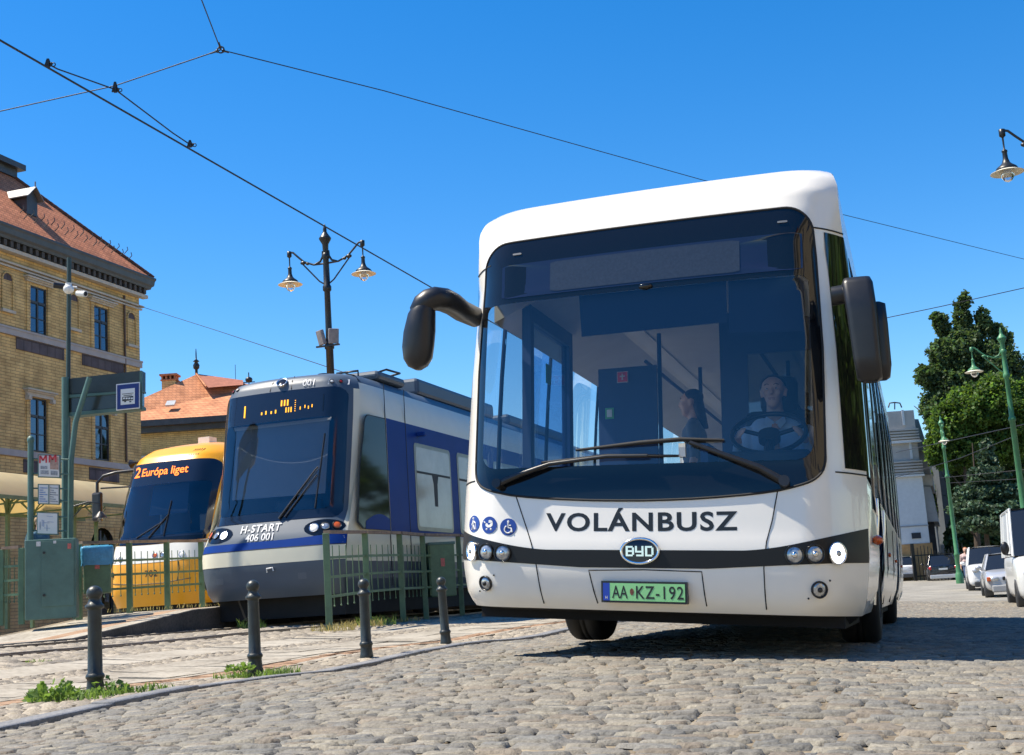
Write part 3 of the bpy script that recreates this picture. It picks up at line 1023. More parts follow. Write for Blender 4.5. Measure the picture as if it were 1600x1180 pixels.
def twin_lamp(base, top_z, rz, label, metal=M_black, floods=False, arms=(1, -1), head=M_cream, group=None, name='street_lamp'):
    t = thing(name, label, 'street lamp', base, rz, group)
    H = top_z
    m = MB()
    m.lathe([(0.2, -0.3), (0.2, 0.0), (0.2, 0.35), (0.17, 0.4), (0.14, 0.5), (0.13, 1.3), (0.15, 1.33), (0.15, 1.4), (0.11, 1.46), (0.095, H - 3.3), (0.12, H - 3.28), (0.125, H - 3.2), (0.1, H - 3.15), (0.085, H - 3.1),
             (0.075, H - 1.8), (0.11, H - 1.76), (0.11, H - 1.66), (0.085, H - 1.62), (0.075, H - 0.95), (0.1, H - 0.9), (0.1, H - 0.82), (0.07, H - 0.78)], n=18)
    part('post', m, metal, t)
    m = MB()
    m.lathe([(0.07, H - 0.8), (0.08, H - 0.55), (0.15, H - 0.42), (0.16, H - 0.39), (0.14, H - 0.36), (0.07, H - 0.26), (0.045, H - 0.2), (0.05, H - 0.17), (0.04, H - 0.1), (0.015, H - 0.02), (0.0, H)], n=18)
    part('finial', m, metal, t)
    for s in arms:
        m = MB()
        m.tube([(0.06 * s, 0, H - 1.05), (0.35 * s, 0, H - 1.04), (0.62 * s, 0, H - 0.93), (0.8 * s, 0, H - 0.76), (0.92 * s, 0, H - 0.64), (1.03 * s, 0, H - 0.61)], 0.026, 8)
        m.tube([(0.08 * s, 0, H - 1.58), (0.2 * s, 0, H - 1.5), (0.66 * s, 0, H - 0.98)], 0.02, 8)
        m.tube([(0.08 * s, 0, H - 0.72), (0.09 * s, 0, H - 0.86), (0.16 * s, 0, H - 0.98), (0.3 * s, 0, H - 1.035)], 0.028, 8)
        m.ell((0.64 * s, 0, H - 0.95), (0.085, 0.05, 0.05), 0, 10, 8)
        m.ell((0.52 * s, 0, H - 0.99), (0.05, 0.04, 0.04), 0, 10, 8)
        part('arm', m, metal, t)
        lamp_head(t, (1.03 * s, 0, H - 0.57), 1.0, head, metal)
    if floods:
        for s in (-1, 1):
            m = MB()
            M = Matrix.Translation((0.17 * s, -0.1, H - 3.0)) @ Matrix.Rotation(R(35 * s), 4, 'Z') @ Matrix.Rotation(R(14), 4, 'X')
            m.box(-0.13, 0.13, -0.05, 0.05, -0.18, 0.2, 0, M)
            part('floodlight', m, mat('flood_grey', (0.22, 0.22, 0.24), 0.5, var=0.2), t, bevel=0.02)
        m = MB(); m.box(-0.32, 0.32, -0.12, -0.06, H - 3.24, H - 3.2); part('bracket', m, metal, t)
    return t
lb = at(531, 940, 32); lt = at(520, 349, 32)
twin_lamp(lb, lt.z - lb.z, R(-17), 'black double-armed street lamp rising behind the blue tram', floods=True, group='ornate street lamps')
lt2 = at(1646, 146, 23.7)
u_, v_ = uv(lt2.x, lt2.y)
g_ = ground(u_, v_)
twin_lamp(g_, lt2.z - g_.z, R(-10), 'black lamp at the upper right edge, only its left lantern showing', group='ornate street lamps')
g1 = at(1602, 812, 44); g1t = at(1555, 512, 44)
uu, vv = uv(g1.x, g1.y); gg = ground(uu, vv)
twin_lamp(Vector((g1.x, g1.y, gg.z)), g1t.z - gg.z, R(-14), 'green street lamp behind the white van, lantern in front of the trees', M_gpole, arms=(-1,), group='ornate street lamps')
g2 = at(1500, 908, 68); g2t = at(1464, 650, 68)
twin_lamp(g2, g2t.z - g2.z, R(75), 'distant green street lamp standing beside the dark car', M_gpole, arms=(-1,), group='ornate street lamps')

# ---- weeds
M_leaf1 = mat('weed_green', (0.11, 0.19, 0.04), 0.6, var=0.45, scale=14)
M_leaf2 = mat('grass_green', (0.14, 0.22, 0.05), 0.6, var=0.45, scale=14)
M_dry = mat('dry_grass', (0.36, 0.30, 0.10), 0.7, var=0.3, scale=10)
for _mm in (M_leaf1, M_leaf2, M_dry):
    _n = _mm.node_tree
    _tr = _n.nodes.new('ShaderNodeBsdfTranslucent')
    _tr.inputs[0].default_value = (0.25, 0.40, 0.06, 1) if _mm is not M_dry else (0.5, 0.42, 0.15, 1)
    _mx = _n.nodes.new('ShaderNodeMixShader'); _mx.inputs[0].default_value = 0.4
    _oo = [x for x in _n.nodes if x.type == 'OUTPUT_MATERIAL'][0]
    _n.links.new(_n.nodes['Principled BSDF'].outputs[0], _mx.inputs[1]); _n.links.new(_tr.outputs[0], _mx.inputs[2]); _n.links.new(_mx.outputs[0], _oo.inputs['Surface'])

def leaves(mb, c, rad, h, n, size, rg, mi=0):
    for i in range(n):
        a, r = rg.uniform(0, 6.28), rad * math.sqrt(rg.random())
        z = h * rg.random() * (1 - (r / rad) ** 2 * 0.6)
        p = Vector(c) + Vector((r * math.cos(a), r * math.sin(a), z))
        d = Vector((math.cos(a) + rg.normal(0, 0.6), math.sin(a) + rg.normal(0, 0.6), rg.uniform(0.1, 1.2))).normalized()
        s = d.cross(Vector((rg.normal(), rg.normal(), 0.3))).normalized()
        L = size * rg.uniform(0.5, 1.3)
        w = L * rg.uniform(0.28, 0.42)
        k = d.cross(s) * (L * 0.15)
        mb.add([p, p + d * L * 0.45 + s * w, p + d * L + k, p + d * L * 0.45 - s * w], [(0, 1, 2, 3)], mi)
def blades(mb, c, rad, h, n, rg, mi=0):
    for i in range(n):
        a, r = rg.uniform(0, 6.28), rad * math.sqrt(rg.random())
        p = Vector(c) + Vector((r * math.cos(a), r * math.sin(a) , -0.01))
        L = h * rg.uniform(0.4, 1.2)
        b = Vector((rg.normal(0, 0.4), rg.normal(0, 0.4), 0)) * L
        s = Vector((math.cos(a * 3), math.sin(a * 3), 0)) * 0.006
        q = p + Vector((0, 0, L * 0.6)) + b * 0.35
        e = p + Vector((0, 0, L * 0.95)) + b
        mb.add([p - s, p + s, q + s * 0.7, q - s * 0.7, e], [(0, 1, 2, 3), (3, 2, 4)], mi)
rgw = np.random.default_rng(8)
for px, py, d, rad, h, n, lab, sz in ((84, 1098, 8.2, 0.15, 0.13, 240, 'bushy bright green weed left of the nearest bollard', 0.05),
                                   (172, 1092, 8.5, 0.13, 0.13, 120, 'thin leafy weed right against the nearest bollard', 0.045),
                                   (240, 1090, 8.7, 0.08, 0.05, 60, 'tiny low weed right of the nearest bollard', 0.035),
                                   (378, 1049, 10.0, 0.1, 0.06, 90, 'small weed left of the second bollard', 0.04)):
    m = MB(); o = at(px, py, d)
    leaves(m, (0, 0, 0), rad, h, n, sz, rgw)
    for i in range(14):
        a = rgw.uniform(0, 6.28)
        m.tube([(0, 0, -0.02), (math.cos(a) * rad * 0.4, math.sin(a) * rad * 0.4, h * 0.6)], 0.003, 4)
    w = part('weed', m, M_leaf1); w.location = o
    tag(w, lab, 'weed', 'weeds growing at the bollards')
m = MB()
for px, py, d, rad, h, n, k in ((120, 1096, 8.3, 0.3, 0.06, 260, 0), (205, 1090, 8.6, 0.28, 0.05, 200, 0), (395, 1052, 10.1, 0.3, 0.06, 240, 0), (430, 1048, 10.3, 0.2, 0.07, 120, 0),
                                (520, 985, 18.0, 0.3, 0.12, 140, 1), (560, 976, 19.4, 0.4, 0.12, 160, 1), (588, 972, 20, 0.3, 0.16, 160, 0), (620, 967, 21.4, 0.4, 0.1, 120, 1),
                                (60, 1060, 12, 0.15, 0.03, 20, 0), (380, 982, 19.9, 0.1, 0.16, 40, 0), (410, 981, 20, 0.1, 0.14, 30, 0), (270, 950, 21.6, 1.1, 0.07, 120, 1)):
    p = at(px, py, d)
    uq, vq = uv(p.x, p.y)
    if abs(p.z - gz(uq, vq)) < 0.15: p.z = gz(uq, vq) + 0.01
    blades(m, p, rad, h, n, rgw, k)
tag(part('grass_tufts', m, [M_leaf2, M_dry]), 'short grass and dry blades in the paving joints and along the railing', 'grass', kind='stuff')
# ---------------------------------------------------------------- buildings
def brick_mat(name, c1, c2, mortar, bw, bh, ms=0.012, axes='yz', bump=0.5):
    m = bpy.data.materials.new(name)
    m.use_nodes = True
    n, l = m.node_tree.nodes, m.node_tree.links
    b = n['Principled BSDF']
    b.inputs['Roughness'].default_value = 0.85
    b.inputs['Specular IOR Level'].default_value = 0.25
    tc = n.new('ShaderNodeTexCoord')
    sp = n.new('ShaderNodeSeparateXYZ'); l.new(tc.outputs['Object'], sp.inputs[0])
    cb = n.new('ShaderNodeCombineXYZ')
    ad = n.new('ShaderNodeMath'); ad.operation = 'ADD'
    l.new(sp.outputs['X'], ad.inputs[0]); l.new(sp.outputs['Y'], ad.inputs[1])
    l.new(ad.outputs[0], cb.inputs['X']); l.new(sp.outputs['Z'], cb.inputs['Y'])
    br = n.new('ShaderNodeTexBrick')
    br.inputs['Color1'].default_value = (*c1, 1); br.inputs['Color2'].default_value = (*c2, 1); br.inputs['Mortar'].default_value = (*mortar, 1)
    br.inputs['Scale'].default_value = 1.0
    br.inputs['Brick Width'].default_value = bw; br.inputs['Row Height'].default_value = bh
    br.inputs['Mortar Size'].default_value = ms; br.inputs['Bias'].default_value = -0.1
    l.new(cb.outputs[0], br.inputs['Vector'])
    no = n.new('ShaderNodeTexNoise'); no.inputs['Scale'].default_value = 1.7; no.inputs['Detail'].default_value = 8
    l.new(tc.outputs['Object'], no.inputs['Vector'])
    r = n.new('ShaderNodeValToRGB')
    r.color_ramp.elements[0].position = 0.3; r.color_ramp.elements[0].color = (0.72, 0.7, 0.66, 1)
    r.color_ramp.elements[1].position = 0.7; r.color_ramp.elements[1].color = (1.2, 1.18, 1.12, 1)
    l.new(no.outputs['Fac'], r.inputs['Fac'])
    mx = n.new('ShaderNodeMix'); mx.data_type = 'RGBA'; mx.blend_type = 'MULTIPLY'; mx.inputs['Factor'].default_value = 1
    l.new(br.outputs['Color'], mx.inputs['A']); l.new(r.outputs['Color'], mx.inputs['B'])
    l.new(mx.outputs['Result'], b.inputs['Base Color'])
    bp = n.new('ShaderNodeBump'); bp.inputs['Strength'].default_value = bump; bp.inputs['Distance'].default_value = 0.04; bp.invert = True
    l.new(br.outputs['Fac'], bp.inputs['Height']); l.new(bp.outputs[0], b.inputs['Normal'])
    return m
M_brick = brick_mat('yellow_brick', (0.64, 0.465, 0.21), (0.54, 0.375, 0.165), (0.33, 0.235, 0.12), 0.52, 0.12, 0.014)
M_tile = brick_mat('roof_tiles', (0.55, 0.21, 0.11), (0.46, 0.165, 0.085), (0.26, 0.10, 0.055), 0.26, 0.17, 0.015, bump=0.7)
M_tile2 = brick_mat('orange_roof_tiles', (0.60, 0.27, 0.14), (0.52, 0.22, 0.11), (0.36, 0.15, 0.09), 0.3, 0.2, 0.015, bump=0.6)
M_stone_trim = mat('pale_stone_trim', (0.46, 0.42, 0.35), 0.8, var=0.12, scale=3)
M_gband = mat('grey_stone_band', (0.36, 0.34, 0.33), 0.8, var=0.1, scale=2)
M_slate = brick_mat('grey_tile_panel', (0.09, 0.08, 0.095), (0.12, 0.105, 0.12), (0.06, 0.055, 0.06), 0.46, 0.42, 0.02, bump=0.3)
M_zinc = mat('dark_zinc', (0.06, 0.065, 0.07), 0.45, 0.3, var=0.25, scale=2, rvar=0.1)
M_wood = mat('dark_window_frame', (0.03, 0.032, 0.035), 0.5, var=0.2)
M_pane = glass('window_pane', (0.10, 0.12, 0.15), 0.12, 0.03, (0.75, 0.85, 1.0), wave=0.15)
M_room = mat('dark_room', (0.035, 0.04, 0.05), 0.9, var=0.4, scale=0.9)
M_curtain = mat('curtain', (0.45, 0.45, 0.43), 0.9, var=0.15, scale=6)
Bo = at(217, 455, 55)
MB1 = Matrix.Translation((Bo.x, Bo.y, 0)) @ Matrix.Rotation(R(-17.5), 4, 'Z')
bt = thing('brick_building', 'three storey yellow brick building with red tiled hip roof at left', 'building', M=MB1)
V_L, Z0B = -17.0, -0.5
holes = []       # v0, v1, z0, z1
for k in range(4):
    vc = -2.76 - 3.98 * k
    holes.append((vc - 0.5, vc + 0.5, 11.72, 13.58))
    holes.append((vc - 0.5, vc + 0.5, 7.14, 9.2))
gholes = [(-2.76 - 3.98 * k, 0.8) for k in range(4)]
def wall_grid(mb, v0, v1, z0, z1, hs, x=0.0, depth=0.16, mi=0):
    vb = sorted({v0, v1, *[h[0] for h in hs], *[h[1] for h in hs]})
    zb = sorted({z0, z1, *[h[2] for h in hs], *[h[3] for h in hs]})
    for a, b in zip(vb, vb[1:]):
        for c, d in zip(zb, zb[1:]):
            if any(h[0] <= a + 1e-6 and b <= h[1] + 1e-6 and h[2] <= c + 1e-6 and d <= h[3] + 1e-6 for h in hs):
                continue
            mb.quad((x, a, c), (x, b, c), (x, b, d), (x, a, d), mi)
    for a, b, c, d in hs:
        mb.quad((x, a, c), (x - depth, a, c), (x - depth, a, d), (x, a, d), mi)
        mb.quad((x, b, d), (x - depth, b, d), (x - depth, b, c), (x, b, c), mi)
        mb.quad((x, a, d), (x - depth, a, d), (x - depth, b, d), (x, b, d), mi)
        mb.quad((x, b, c), (x - depth, b, c), (x - depth, a, c), (x, a, c), mi)
m = MB()
hs = list(holes) + [(g - w, g + w, 0.9, 4.4) for g, w in gholes]
wall_grid(m, V_L, 0, Z0B, 15.0, hs)
m.quad((0, 0, Z0B), (-12, 0, Z0B), (-12, 0, 15.0), (0, 0, 15.0))
m.quad((-12, V_L, Z0B), (0, V_L, Z0B), (0, V_L, 15.0), (-12, V_L, 15.0))
m.quad((-12, 0, Z0B), (-12, V_L, Z0B), (-12, V_L, 15), (-12, 0, 15))
part('wall', m, M_brick, bt)
# corner strips, recessed fields' edges
m = MB()
for v in (-1.17, -4.95, -9.1, -12.9):
    m.cyl((0.06, v, 7.2), (0.06, v, 14.4), 0.045, n=8)
part('drainpipe', m, mat('brown_pipe', (0.10, 0.055, 0.03), 0.5, var=0.2), bt)
for a, b, c, d in holes:
    up = c > 10
    f = MB()
    x = -0.03
    for (p, q, r_, s_) in ((a, a + 0.07, c, d), (b - 0.07, b, c, d), (a + 0.07, b - 0.07, c, c + 0.07), (a + 0.07, b - 0.07, d - 0.06, d),
                           ((a + b) / 2 - 0.045, (a + b) / 2 + 0.045, c + 0.07, d - 0.06)):
        f.box(x - 0.06, x, p, q, r_, s_)
    zt = c + (d - c) * 0.66
    f.box(x - 0.055, x + 0.02, a + 0.07, (a + b) / 2 - 0.045, zt - 0.05, zt + 0.05)
    f.box(x - 0.055, x + 0.02, (a + b) / 2 + 0.045, b - 0.07, zt - 0.05, zt + 0.05)
    zq = c + (d - c) * 0.33
    f.box(x - 0.05, x - 0.005, a + 0.07, (a + b) / 2 - 0.045, zq - 0.02, zq + 0.02)
    f.box(x - 0.05, x - 0.005, (a + b) / 2 + 0.045, b - 0.07, zq - 0.02, zq + 0.02)
    w = part('window', f, M_wood, bt)
    g = MB(); g.quad((x - 0.03, a, c), (x - 0.03, b, c), (x - 0.03, b, d), (x - 0.03, a, d)); part('pane', g, M_pane, w)
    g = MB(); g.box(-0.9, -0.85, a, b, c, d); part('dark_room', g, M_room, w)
    g = MB(); g.box(-0.34, -0.32, a + 0.03, a + 0.24, c + 0.05, d - 0.05); g.box(-0.34, -0.32, b - 0.24, b - 0.03, c + 0.05, d - 0.05); part('curtain', g, M_curtain, w)
    g = MB()
    ov = 0.34
    g.box(0.003, 0.10, a - ov + 0.06, b + ov - 0.06, d + 0.10, d + 0.17)
    g.box(0.003, 0.17, a - ov + 0.02, b + ov - 0.02, d + 0.17, d + 0.23)
    g.box(0.003, 0.24, a - ov - 0.04, b + ov + 0.04, d + 0.23, d + 0.29)
    if not up:
        g.box(0.003, 0.12, a - 0.26, b + 0.26, d + 0.02, d + 0.10)
        for q in (a - 0.27, b + 0.11): g.box(0.003, 0.2, q, q + 0.16, d - 0.14, d + 0.02)
    part('lintel', g, M_stone_trim, bt)
    g = MB()
    for q0, q1 in ((a - 0.22, a - 0.02), (b + 0.02, b + 0.22)):
        g.box(0.003, 0.05, q0, q1, c, d + 0.09)
    part('surround', g, M_brick, bt)
for k in range(5):
    vc = -0.62 - 3.95 * k
    g = MB()
    pts = [(vc - 0.27, 12.36), (vc + 0.27, 12.36), (vc + 0.27, 13.48)] + [(vc + 0.27 * math.cos(R(t)), 13.48 + 0.27 * math.sin(R(t))) for t in range(20, 180, 20)] + [(vc - 0.27, 13.48)]
    N = len(pts)
    P0 = [Vector((0.006, p[0], p[1])) for p in pts]
    # an arched strip proud of the wall with a shallow field and dark head
    cen = Vector((0, vc, 13.0))
    P1 = [Vector((0.05, vc + (p[0] - vc) * 1.2, 13.0 + (p[1] - 13.0) * 1.08)) for p in pts]
    P2 = [Vector((0.05, p[0], p[1])) for p in pts]
    P3 = [Vector((0.0, p.y, p.z)) for p in P1]
    g.loft([P3, P1, P2, P0], True, smooth=False)
    part('niche', g, M_brick, bt)
    g = MB(); g.poly([Vector((0.008, p[0], p[1])) for p in pts if p[1] >= 13.4]); part('niche_head', g, M_slate, bt)
    g = MB(); g.box(0.003, 0.12, vc - 0.36, vc + 0.36, 12.22, 12.33); part('niche_sill', g, M_stone_trim, bt)
g = MB(); g.box(0.003, 0.09, V_L, 0.05, 11.40, 11.70); g.box(-0.0, 0.12, V_L, 0.06, 11.62, 11.7); part('stone_band', g, M_gband, bt)
g = MB(); g.box(0.003, 0.09, V_L, 0.05, 6.86, 7.10); part('stone_band', g, M_gband, bt)
for k in range(4):
    vc = -2.65 - 3.97 * k
    g = MB(); g.box(0.003, 0.03, vc - 1.41, vc + 1.41, 10.93, 11.39); part('tile_panel', g, M_slate, bt)
    g = MB(); g.box(0.003, 0.03, vc - 1.0, vc + 1.0, 6.3, 6.8); part('tile_panel', g, M_slate, bt)
g = MB()
g.box(0.003, 0.16, V_L, 0.16, 14.10, 14.17); g.box(0.003, 0.10, V_L, 0.10, 13.98, 14.05)
g.box(0.003, 0.28, V_L, 0.28, 14.52, 14.66)
part('string_course', g, M_stone_trim, bt)
g = MB()
v = V_L
while v < 0.1:
    g.box(0.003, 0.32, v, v + 0.16, 14.68, 14.92)
    v += 0.36
for k in range(12):
    g.box(-k * 0.36 - 0.16, -k * 0.36, 0.003, 0.32, 14.68, 14.92)
part('dentils', g, mat('dentil_dark', (0.06, 0.055, 0.05), 0.8, var=0.25), bt)
g = MB()
pr = [(0.0, 14.93), (0.36, 14.93), (0.39, 15.03), (0.47, 15.1), (0.5, 15.3), (0.54, 15.37), (0.54, 15.45), (0.0, 15.5)]
rings = []
for (vx, kind) in ((V_L, 0), (0, 1)):
    pass
r0 = [Vector((x, V_L, z)) for x, z in pr]
r1 = [Vector((x, x, z)) for x, z in pr]
r2 = [Vector((-12, x, z)) for x, z in pr]
g.loft([r0, r1, r2], True, True, True, 0, False)
part('cornice', g, M_zinc, bt)
# hip roof
g = MB()
e, a_, tp = 0.45, 4.0, 1.0
zE, zT = 15.45, 15.45 + 4.2
T1, T0 = Vector((e - 4.2, e - 4.2, zT)), Vector((e - 4.2, V_L, zT))
E1, E0 = Vector((e, e, zE)), Vector((e, V_L, zE))
g.quad(E0, E1, T1, T0)
B1, B2 = Vector((-12, e, zE)), Vector((-12, e - 4.2, zT))
g.quad(E1, B1, B2, T1)
rf = part('roof', g, M_tile, bt)
g = MB()
n_ = 30
for i in range(n_):
    p, q = E1.lerp(T1, i / n_), E1.lerp(T1, (i + 0.9) / n_)
    g.cyl(p + Vector((0, 0, 0.02)), q + Vector((0, 0, 0.05)), 0.10, 0.085, n=8)
part('hip_tiles', g, mat('hip_dark', (0.10, 0.045, 0.03), 0.8, var=0.3), rf)
g = MB(); g.box(-12, e - 4.0, V_L, e - 4.0, zT - 0.1, zT + 0.25); g.box(-12, e - 3.75, V_L, e - 3.75, zT + 0.25, zT + 0.5); part('roof_curb', g, M_zinc, rf)
g = MB()
for k in range(12):
    v = -0.9 - k * 0.62
    g = MB(); g.tube([(0.1, v, zE + 0.6), (0.28, v, zE + 0.75), (0.24, v, zE + 0.9)], 0.02, 5); part('snow_guard', g, M_zinc, rf)
    g = MB(); g.tube([(-0.3, v + 0.3, zE + 1.0), (-0.12, v + 0.3, zE + 1.15), (-0.16, v + 0.3, zE + 1.28)], 0.02, 5); part('snow_guard', g, M_zinc, rf)
# small dormer
dm = MB()
du, dv, dz = -1.45, -5.95, zE + 2.15
dm.prism([(du + 0.55, dv - 0.32, dz - 0.75), (du + 0.55, dv + 0.32, dz - 0.75), (du + 0.55, dv + 0.32, dz + 0.0), (du + 0.55, dv, dz + 0.34), (du + 0.55, dv - 0.32, dz + 0.0)], Vector((-1.3, 0, 0)), 1)
for s in (-1, 1):
    dm.prism([(du + 0.75, dv, dz + 0.42), (du + 0.75, dv + 0.48 * s, dz - 0.06), (du + 0.75, dv + 0.48 * s, dz - 0.1), (du + 0.75, dv, dz + 0.38)], Vector((-1.6, 0, 0)), 0)
dm.cyl((du + 0.7, dv, dz + 0.4), (du + 0.7, dv, dz + 0.62), 0.03, n=6)
part('dormer', dm, [mat('dormer_metal', (0.24, 0.24, 0.24), 0.4, 0.4, var=0.1), M_zinc], rf)
# ground floor arched windows
for g0, w in gholes:
    f = MB()
    N = 9
    arc = [(g0 + w * math.cos(R(180 * i / N)), 3.6 + w * math.sin(R(180 * i / N))) for i in range(N + 1)]
    # spandrels close the square hole to an arch
    f.add([(-0.02, g0 - w, 4.4), (-0.02, g0 + w, 4.4)] + [(-0.02, a, b) for a, b in arc], [tuple([0] + list(range(2 + N, 2 + N // 2, -1))), tuple([1] + list(range(2 + N // 2 + 1, 1, -1)))], 0)
    part('arch_head', f, M_brick, bt)
    f = MB()
    for q in (g0 - w, g0 - 0.05, g0 + w - 0.1): f.box(-0.2, -0.12, q, q + 0.1, 0.9, 4.3)
    f.box(-0.2, -0.13, g0 - w, g0 + w, 3.3, 3.4); f.box(-0.2, -0.13, g0 - w, g0 + w, 2.2, 2.27)
    w_ = part('window', f, M_wood, bt)
    g = MB(); g.quad((-0.16, g0 - w, 0.9), (-0.16, g0 + w, 0.9), (-0.16, g0 + w, 4.4), (-0.16, g0 - w, 4.4)); part('pane', g, M_pane, w_)
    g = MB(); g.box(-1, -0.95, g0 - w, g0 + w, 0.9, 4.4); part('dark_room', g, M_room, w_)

# ---- second building with the orange hip roof
D2 = 78.0
def wpx(px, py, d=D2): return at(px, py, d)
o2 = Vector((at(262, 800, D2).x, D2, 0))
b2 = thing('hip_roof_house', 'brick house with bright orange hip roof between the brick building and blue tram', 'house', o2)
xl = at(150, 650, D2).x - o2.x
xr = at(470, 650, D2).x - o2.x
ze = at(300, 657, D2).z
m = MB(); m.box(xl, xr, 0, 9, 0, ze - 0.3); part('wall', m, M_brick, b2)
ap = at(307, 585, D2 + 4.5) - o2
m = MB()
ov = 0.7
c0, c1, c2, c3 = Vector((xl - ov, -ov, ze)), Vector((xr + ov, -ov, ze)), Vector((xr + ov, 9 + ov, ze)), Vector((xl - ov, 9 + ov, ze))
ridge_r = Vector((xr - 3.5, ap.y, at(400, 603, D2 + 4.5).z))
lw = Vector((ap.x - 0.0, ap.y, ap.z))
m.add([c0, c1, ridge_r, lw], [(0, 1, 2, 3)], 0)
m.add([c0, lw, c3], [(0, 1, 2)], 0)
m.add([c3, lw, ridge_r, c2], [(0, 1, 2, 3)], 0)
m.add([c1, c2, ridge_r], [(0, 1, 2)], 0)
rf = part('roof', m, M_tile2, b2)
# projecting gable slope falling to the right, its shade put into a darker tile colour
m = MB()
g0 = at(323, 612, D2 + 2.6) - o2
m.add([lw + Vector((0.05, -0.02, 0.02)), g0 + Vector((0, 0, 0.25)), at(380, 606, D2 + 3.4) - o2 + Vector((0, 0, 0.2)), at(380, 599, D2 + 4.5) - o2 + Vector((0, 0, 0.2))], [(0, 1, 2, 3)], 0)
part('valley_slope', m, mat('shaded_tile_slope', (0.34, 0.12, 0.07), 0.8, var=0.2, scale=3), rf)
m = MB(); m.tube([lw + Vector((0, -0.05, 0.03)), g0 + Vector((0, -0.05, 0.3))], 0.07, 6); part('ridge_tiles', m, M_tile2, rf)
m = MB()
m.lathe([(0.1, 0), (0.09, 0.3), (0.2, 0.4), (0.22, 0.6), (0.1, 0.8), (0.22, 0.85), (0.05, 1.0), (0.04, 1.4), (0.02, 1.7)], Matrix.Translation(lw), 10)
part('finial', m, M_black, rf)
m = MB(); m.box(xl - ov - 0.1, xr + ov + 0.1, -ov - 0.2, -ov + 0.15, ze - 0.3, ze + 0.06); m.box(xl - 0.5, xr + 0.5, -0.5, -0.003, ze - 0.65, ze - 0.31); part('cornice', m, M_zinc, b2)
m = MB(); m.box(xl - 0.1, xr, -0.18, -0.003, ze - 2.2, ze - 2.0); part('stone_band', m, M_stone_trim, b2)
ch = at(266, 603, D2 + 4) - o2
m = MB(); m.box(ch.x - 0.44, ch.x + 0.44, ch.y - 0.4, ch.y + 0.4, ch.z - 1.6, ch.z + 0.3); part('chimney', m, M_brick, rf)
m = MB()
m.box(ch.x - 0.52, ch.x + 0.52, ch.y - 0.48, ch.y + 0.48, ch.z + 0.3, ch.z + 0.36)
for k in range(4): m.box(ch.x - 0.46 + k * 0.27, ch.x - 0.36 + k * 0.27, ch.y - 0.42, ch.y + 0.4, ch.z + 0.36, ch.z + 0.6)
m.box(ch.x - 0.56, ch.x + 0.56, ch.y - 0.52, ch.y + 0.52, ch.z + 0.6, ch.z + 0.72)
part('chimney_cap', m, M_tile2, rf)
sk = at(267, 638, D2 + 1.0) - o2
m = MB()
kk = (lw.z - ze) / (ap.y + ov)
m.box(-0.28, 0.28, -0.3, 0.3, -0.02, 0.1, 0, Matrix.Translation((sk.x, sk.y, ze + (sk.y + ov) * kk + 0.05)) @ Matrix.Rotation(math.atan(kk), 4, 'X'))
part('skylight', m, mat('skylight_grey', (0.5, 0.5, 0.48), 0.3, 0.2, var=0.1), rf)
for k, px in enumerate((232, 282, 332)):
    q = at(px, 760, D2) - o2
    f = MB(); f.box(q.x - 0.6, q.x + 0.6, -0.05, -0.003, 6.5, 8.8); w_ = part('window', f, M_wood, b2)
    f = MB(); f.box(q.x - 0.5, q.x + 0.5, -0.07, -0.055, 6.6, 8.7); part('pane', f, M_pane, w_)
# roof aerials beyond
an = at(389, 598, D2 + 8)
t = thing('roof_aerial', 'small dark roof finial showing above the blue tram roof', 'aerial', an)
m = MB(); m.cyl((0, 0, -3), (0, 0, 0.7), 0.04, n=6); m.ell((0, 0, 0.2), (0.25, 0.25, 0.2)); m.box(-0.4, 0.4, -0.03, 0.03, 0.0, 0.06); part('rod', m, M_black, t)
m = MB(); m.cyl((-0.9, 0, -3), (-0.9, 0, 1.3), 0.02, n=6); part('mast', m, M_black, t)

# ---- concrete block on the right
M_conc = mat('pale_concrete', (0.42, 0.40, 0.37), 0.85, var=0.14, scale=0.8, bump=0.2, bscale=6)
M_conc2 = mat('grey_concrete', (0.30, 0.30, 0.30), 0.85, var=0.22, scale=0.7, bump=0.2, bscale=6)
M_concw = mat('white_render', (0.58, 0.60, 0.60), 0.8, var=0.06)
M_ochre = mat('ochre_boards', (0.40, 0.23, 0.09), 0.7, var=0.2, scale=3)
D3 = 86.0
o3 = Vector((at(1455, 905, D3).x, D3, -0.1))
b3 = thing('concrete_building', 'pale grey concrete block with flared storeys behind the bus', 'building', o3)
SC = D3 / FPX                   # metres per photo pixel at that depth
def q3(px, py, d=D3): return at(px, py, d) - o3
zz = lambda py: at(1425, py, D3).z - o3.z
m = MB(); m.box(-14, 0.15, 0, 14, zz(742), zz(641)); part('tower', m, M_conc, b3)
m = MB()
for y0, y1 in ((668, 690), (718, 741)):
    k = 5
    for i in range(k):
        za, zb = zz(y1 - (y1 - y0) * i / k), zz(y1 - (y1 - y0) * (i + 0.55) / k)
        m.box(-14, 0.28, -0.18, -0.003, za, zb)
part('ribs', m, M_conc, b3)
m = MB()
for px, y0, y1 in ((-0.7, 640, 664), (-0.45, 690, 717), (-1.9, 690, 717)):
    m.box(px, px + 0.16, -0.1, -0.003, zz(y1), zz(y0))
m.box(-14, 0.35, -0.3, 0.3, zz(692), zz(689)); m.box(-14, 0.3, -0.25, 0.3, zz(745), zz(742))
part('mouldings', m, M_concw, b3)
m = MB(); m.box(-14, 0.2, 0.0, 12, zz(850), zz(742) - 0.003); part('wall', m, M_concw, b3)
m = MB(); m.box(-14, 0.32, -0.06, 12, -0.6, zz(850) - 0.002); part('plinth', m, M_ochre, b3)
m = MB(); m.box(-0.95, -0.35, -0.05, -0.003, zz(842), zz(833)); part('window', m, M_room, b3)
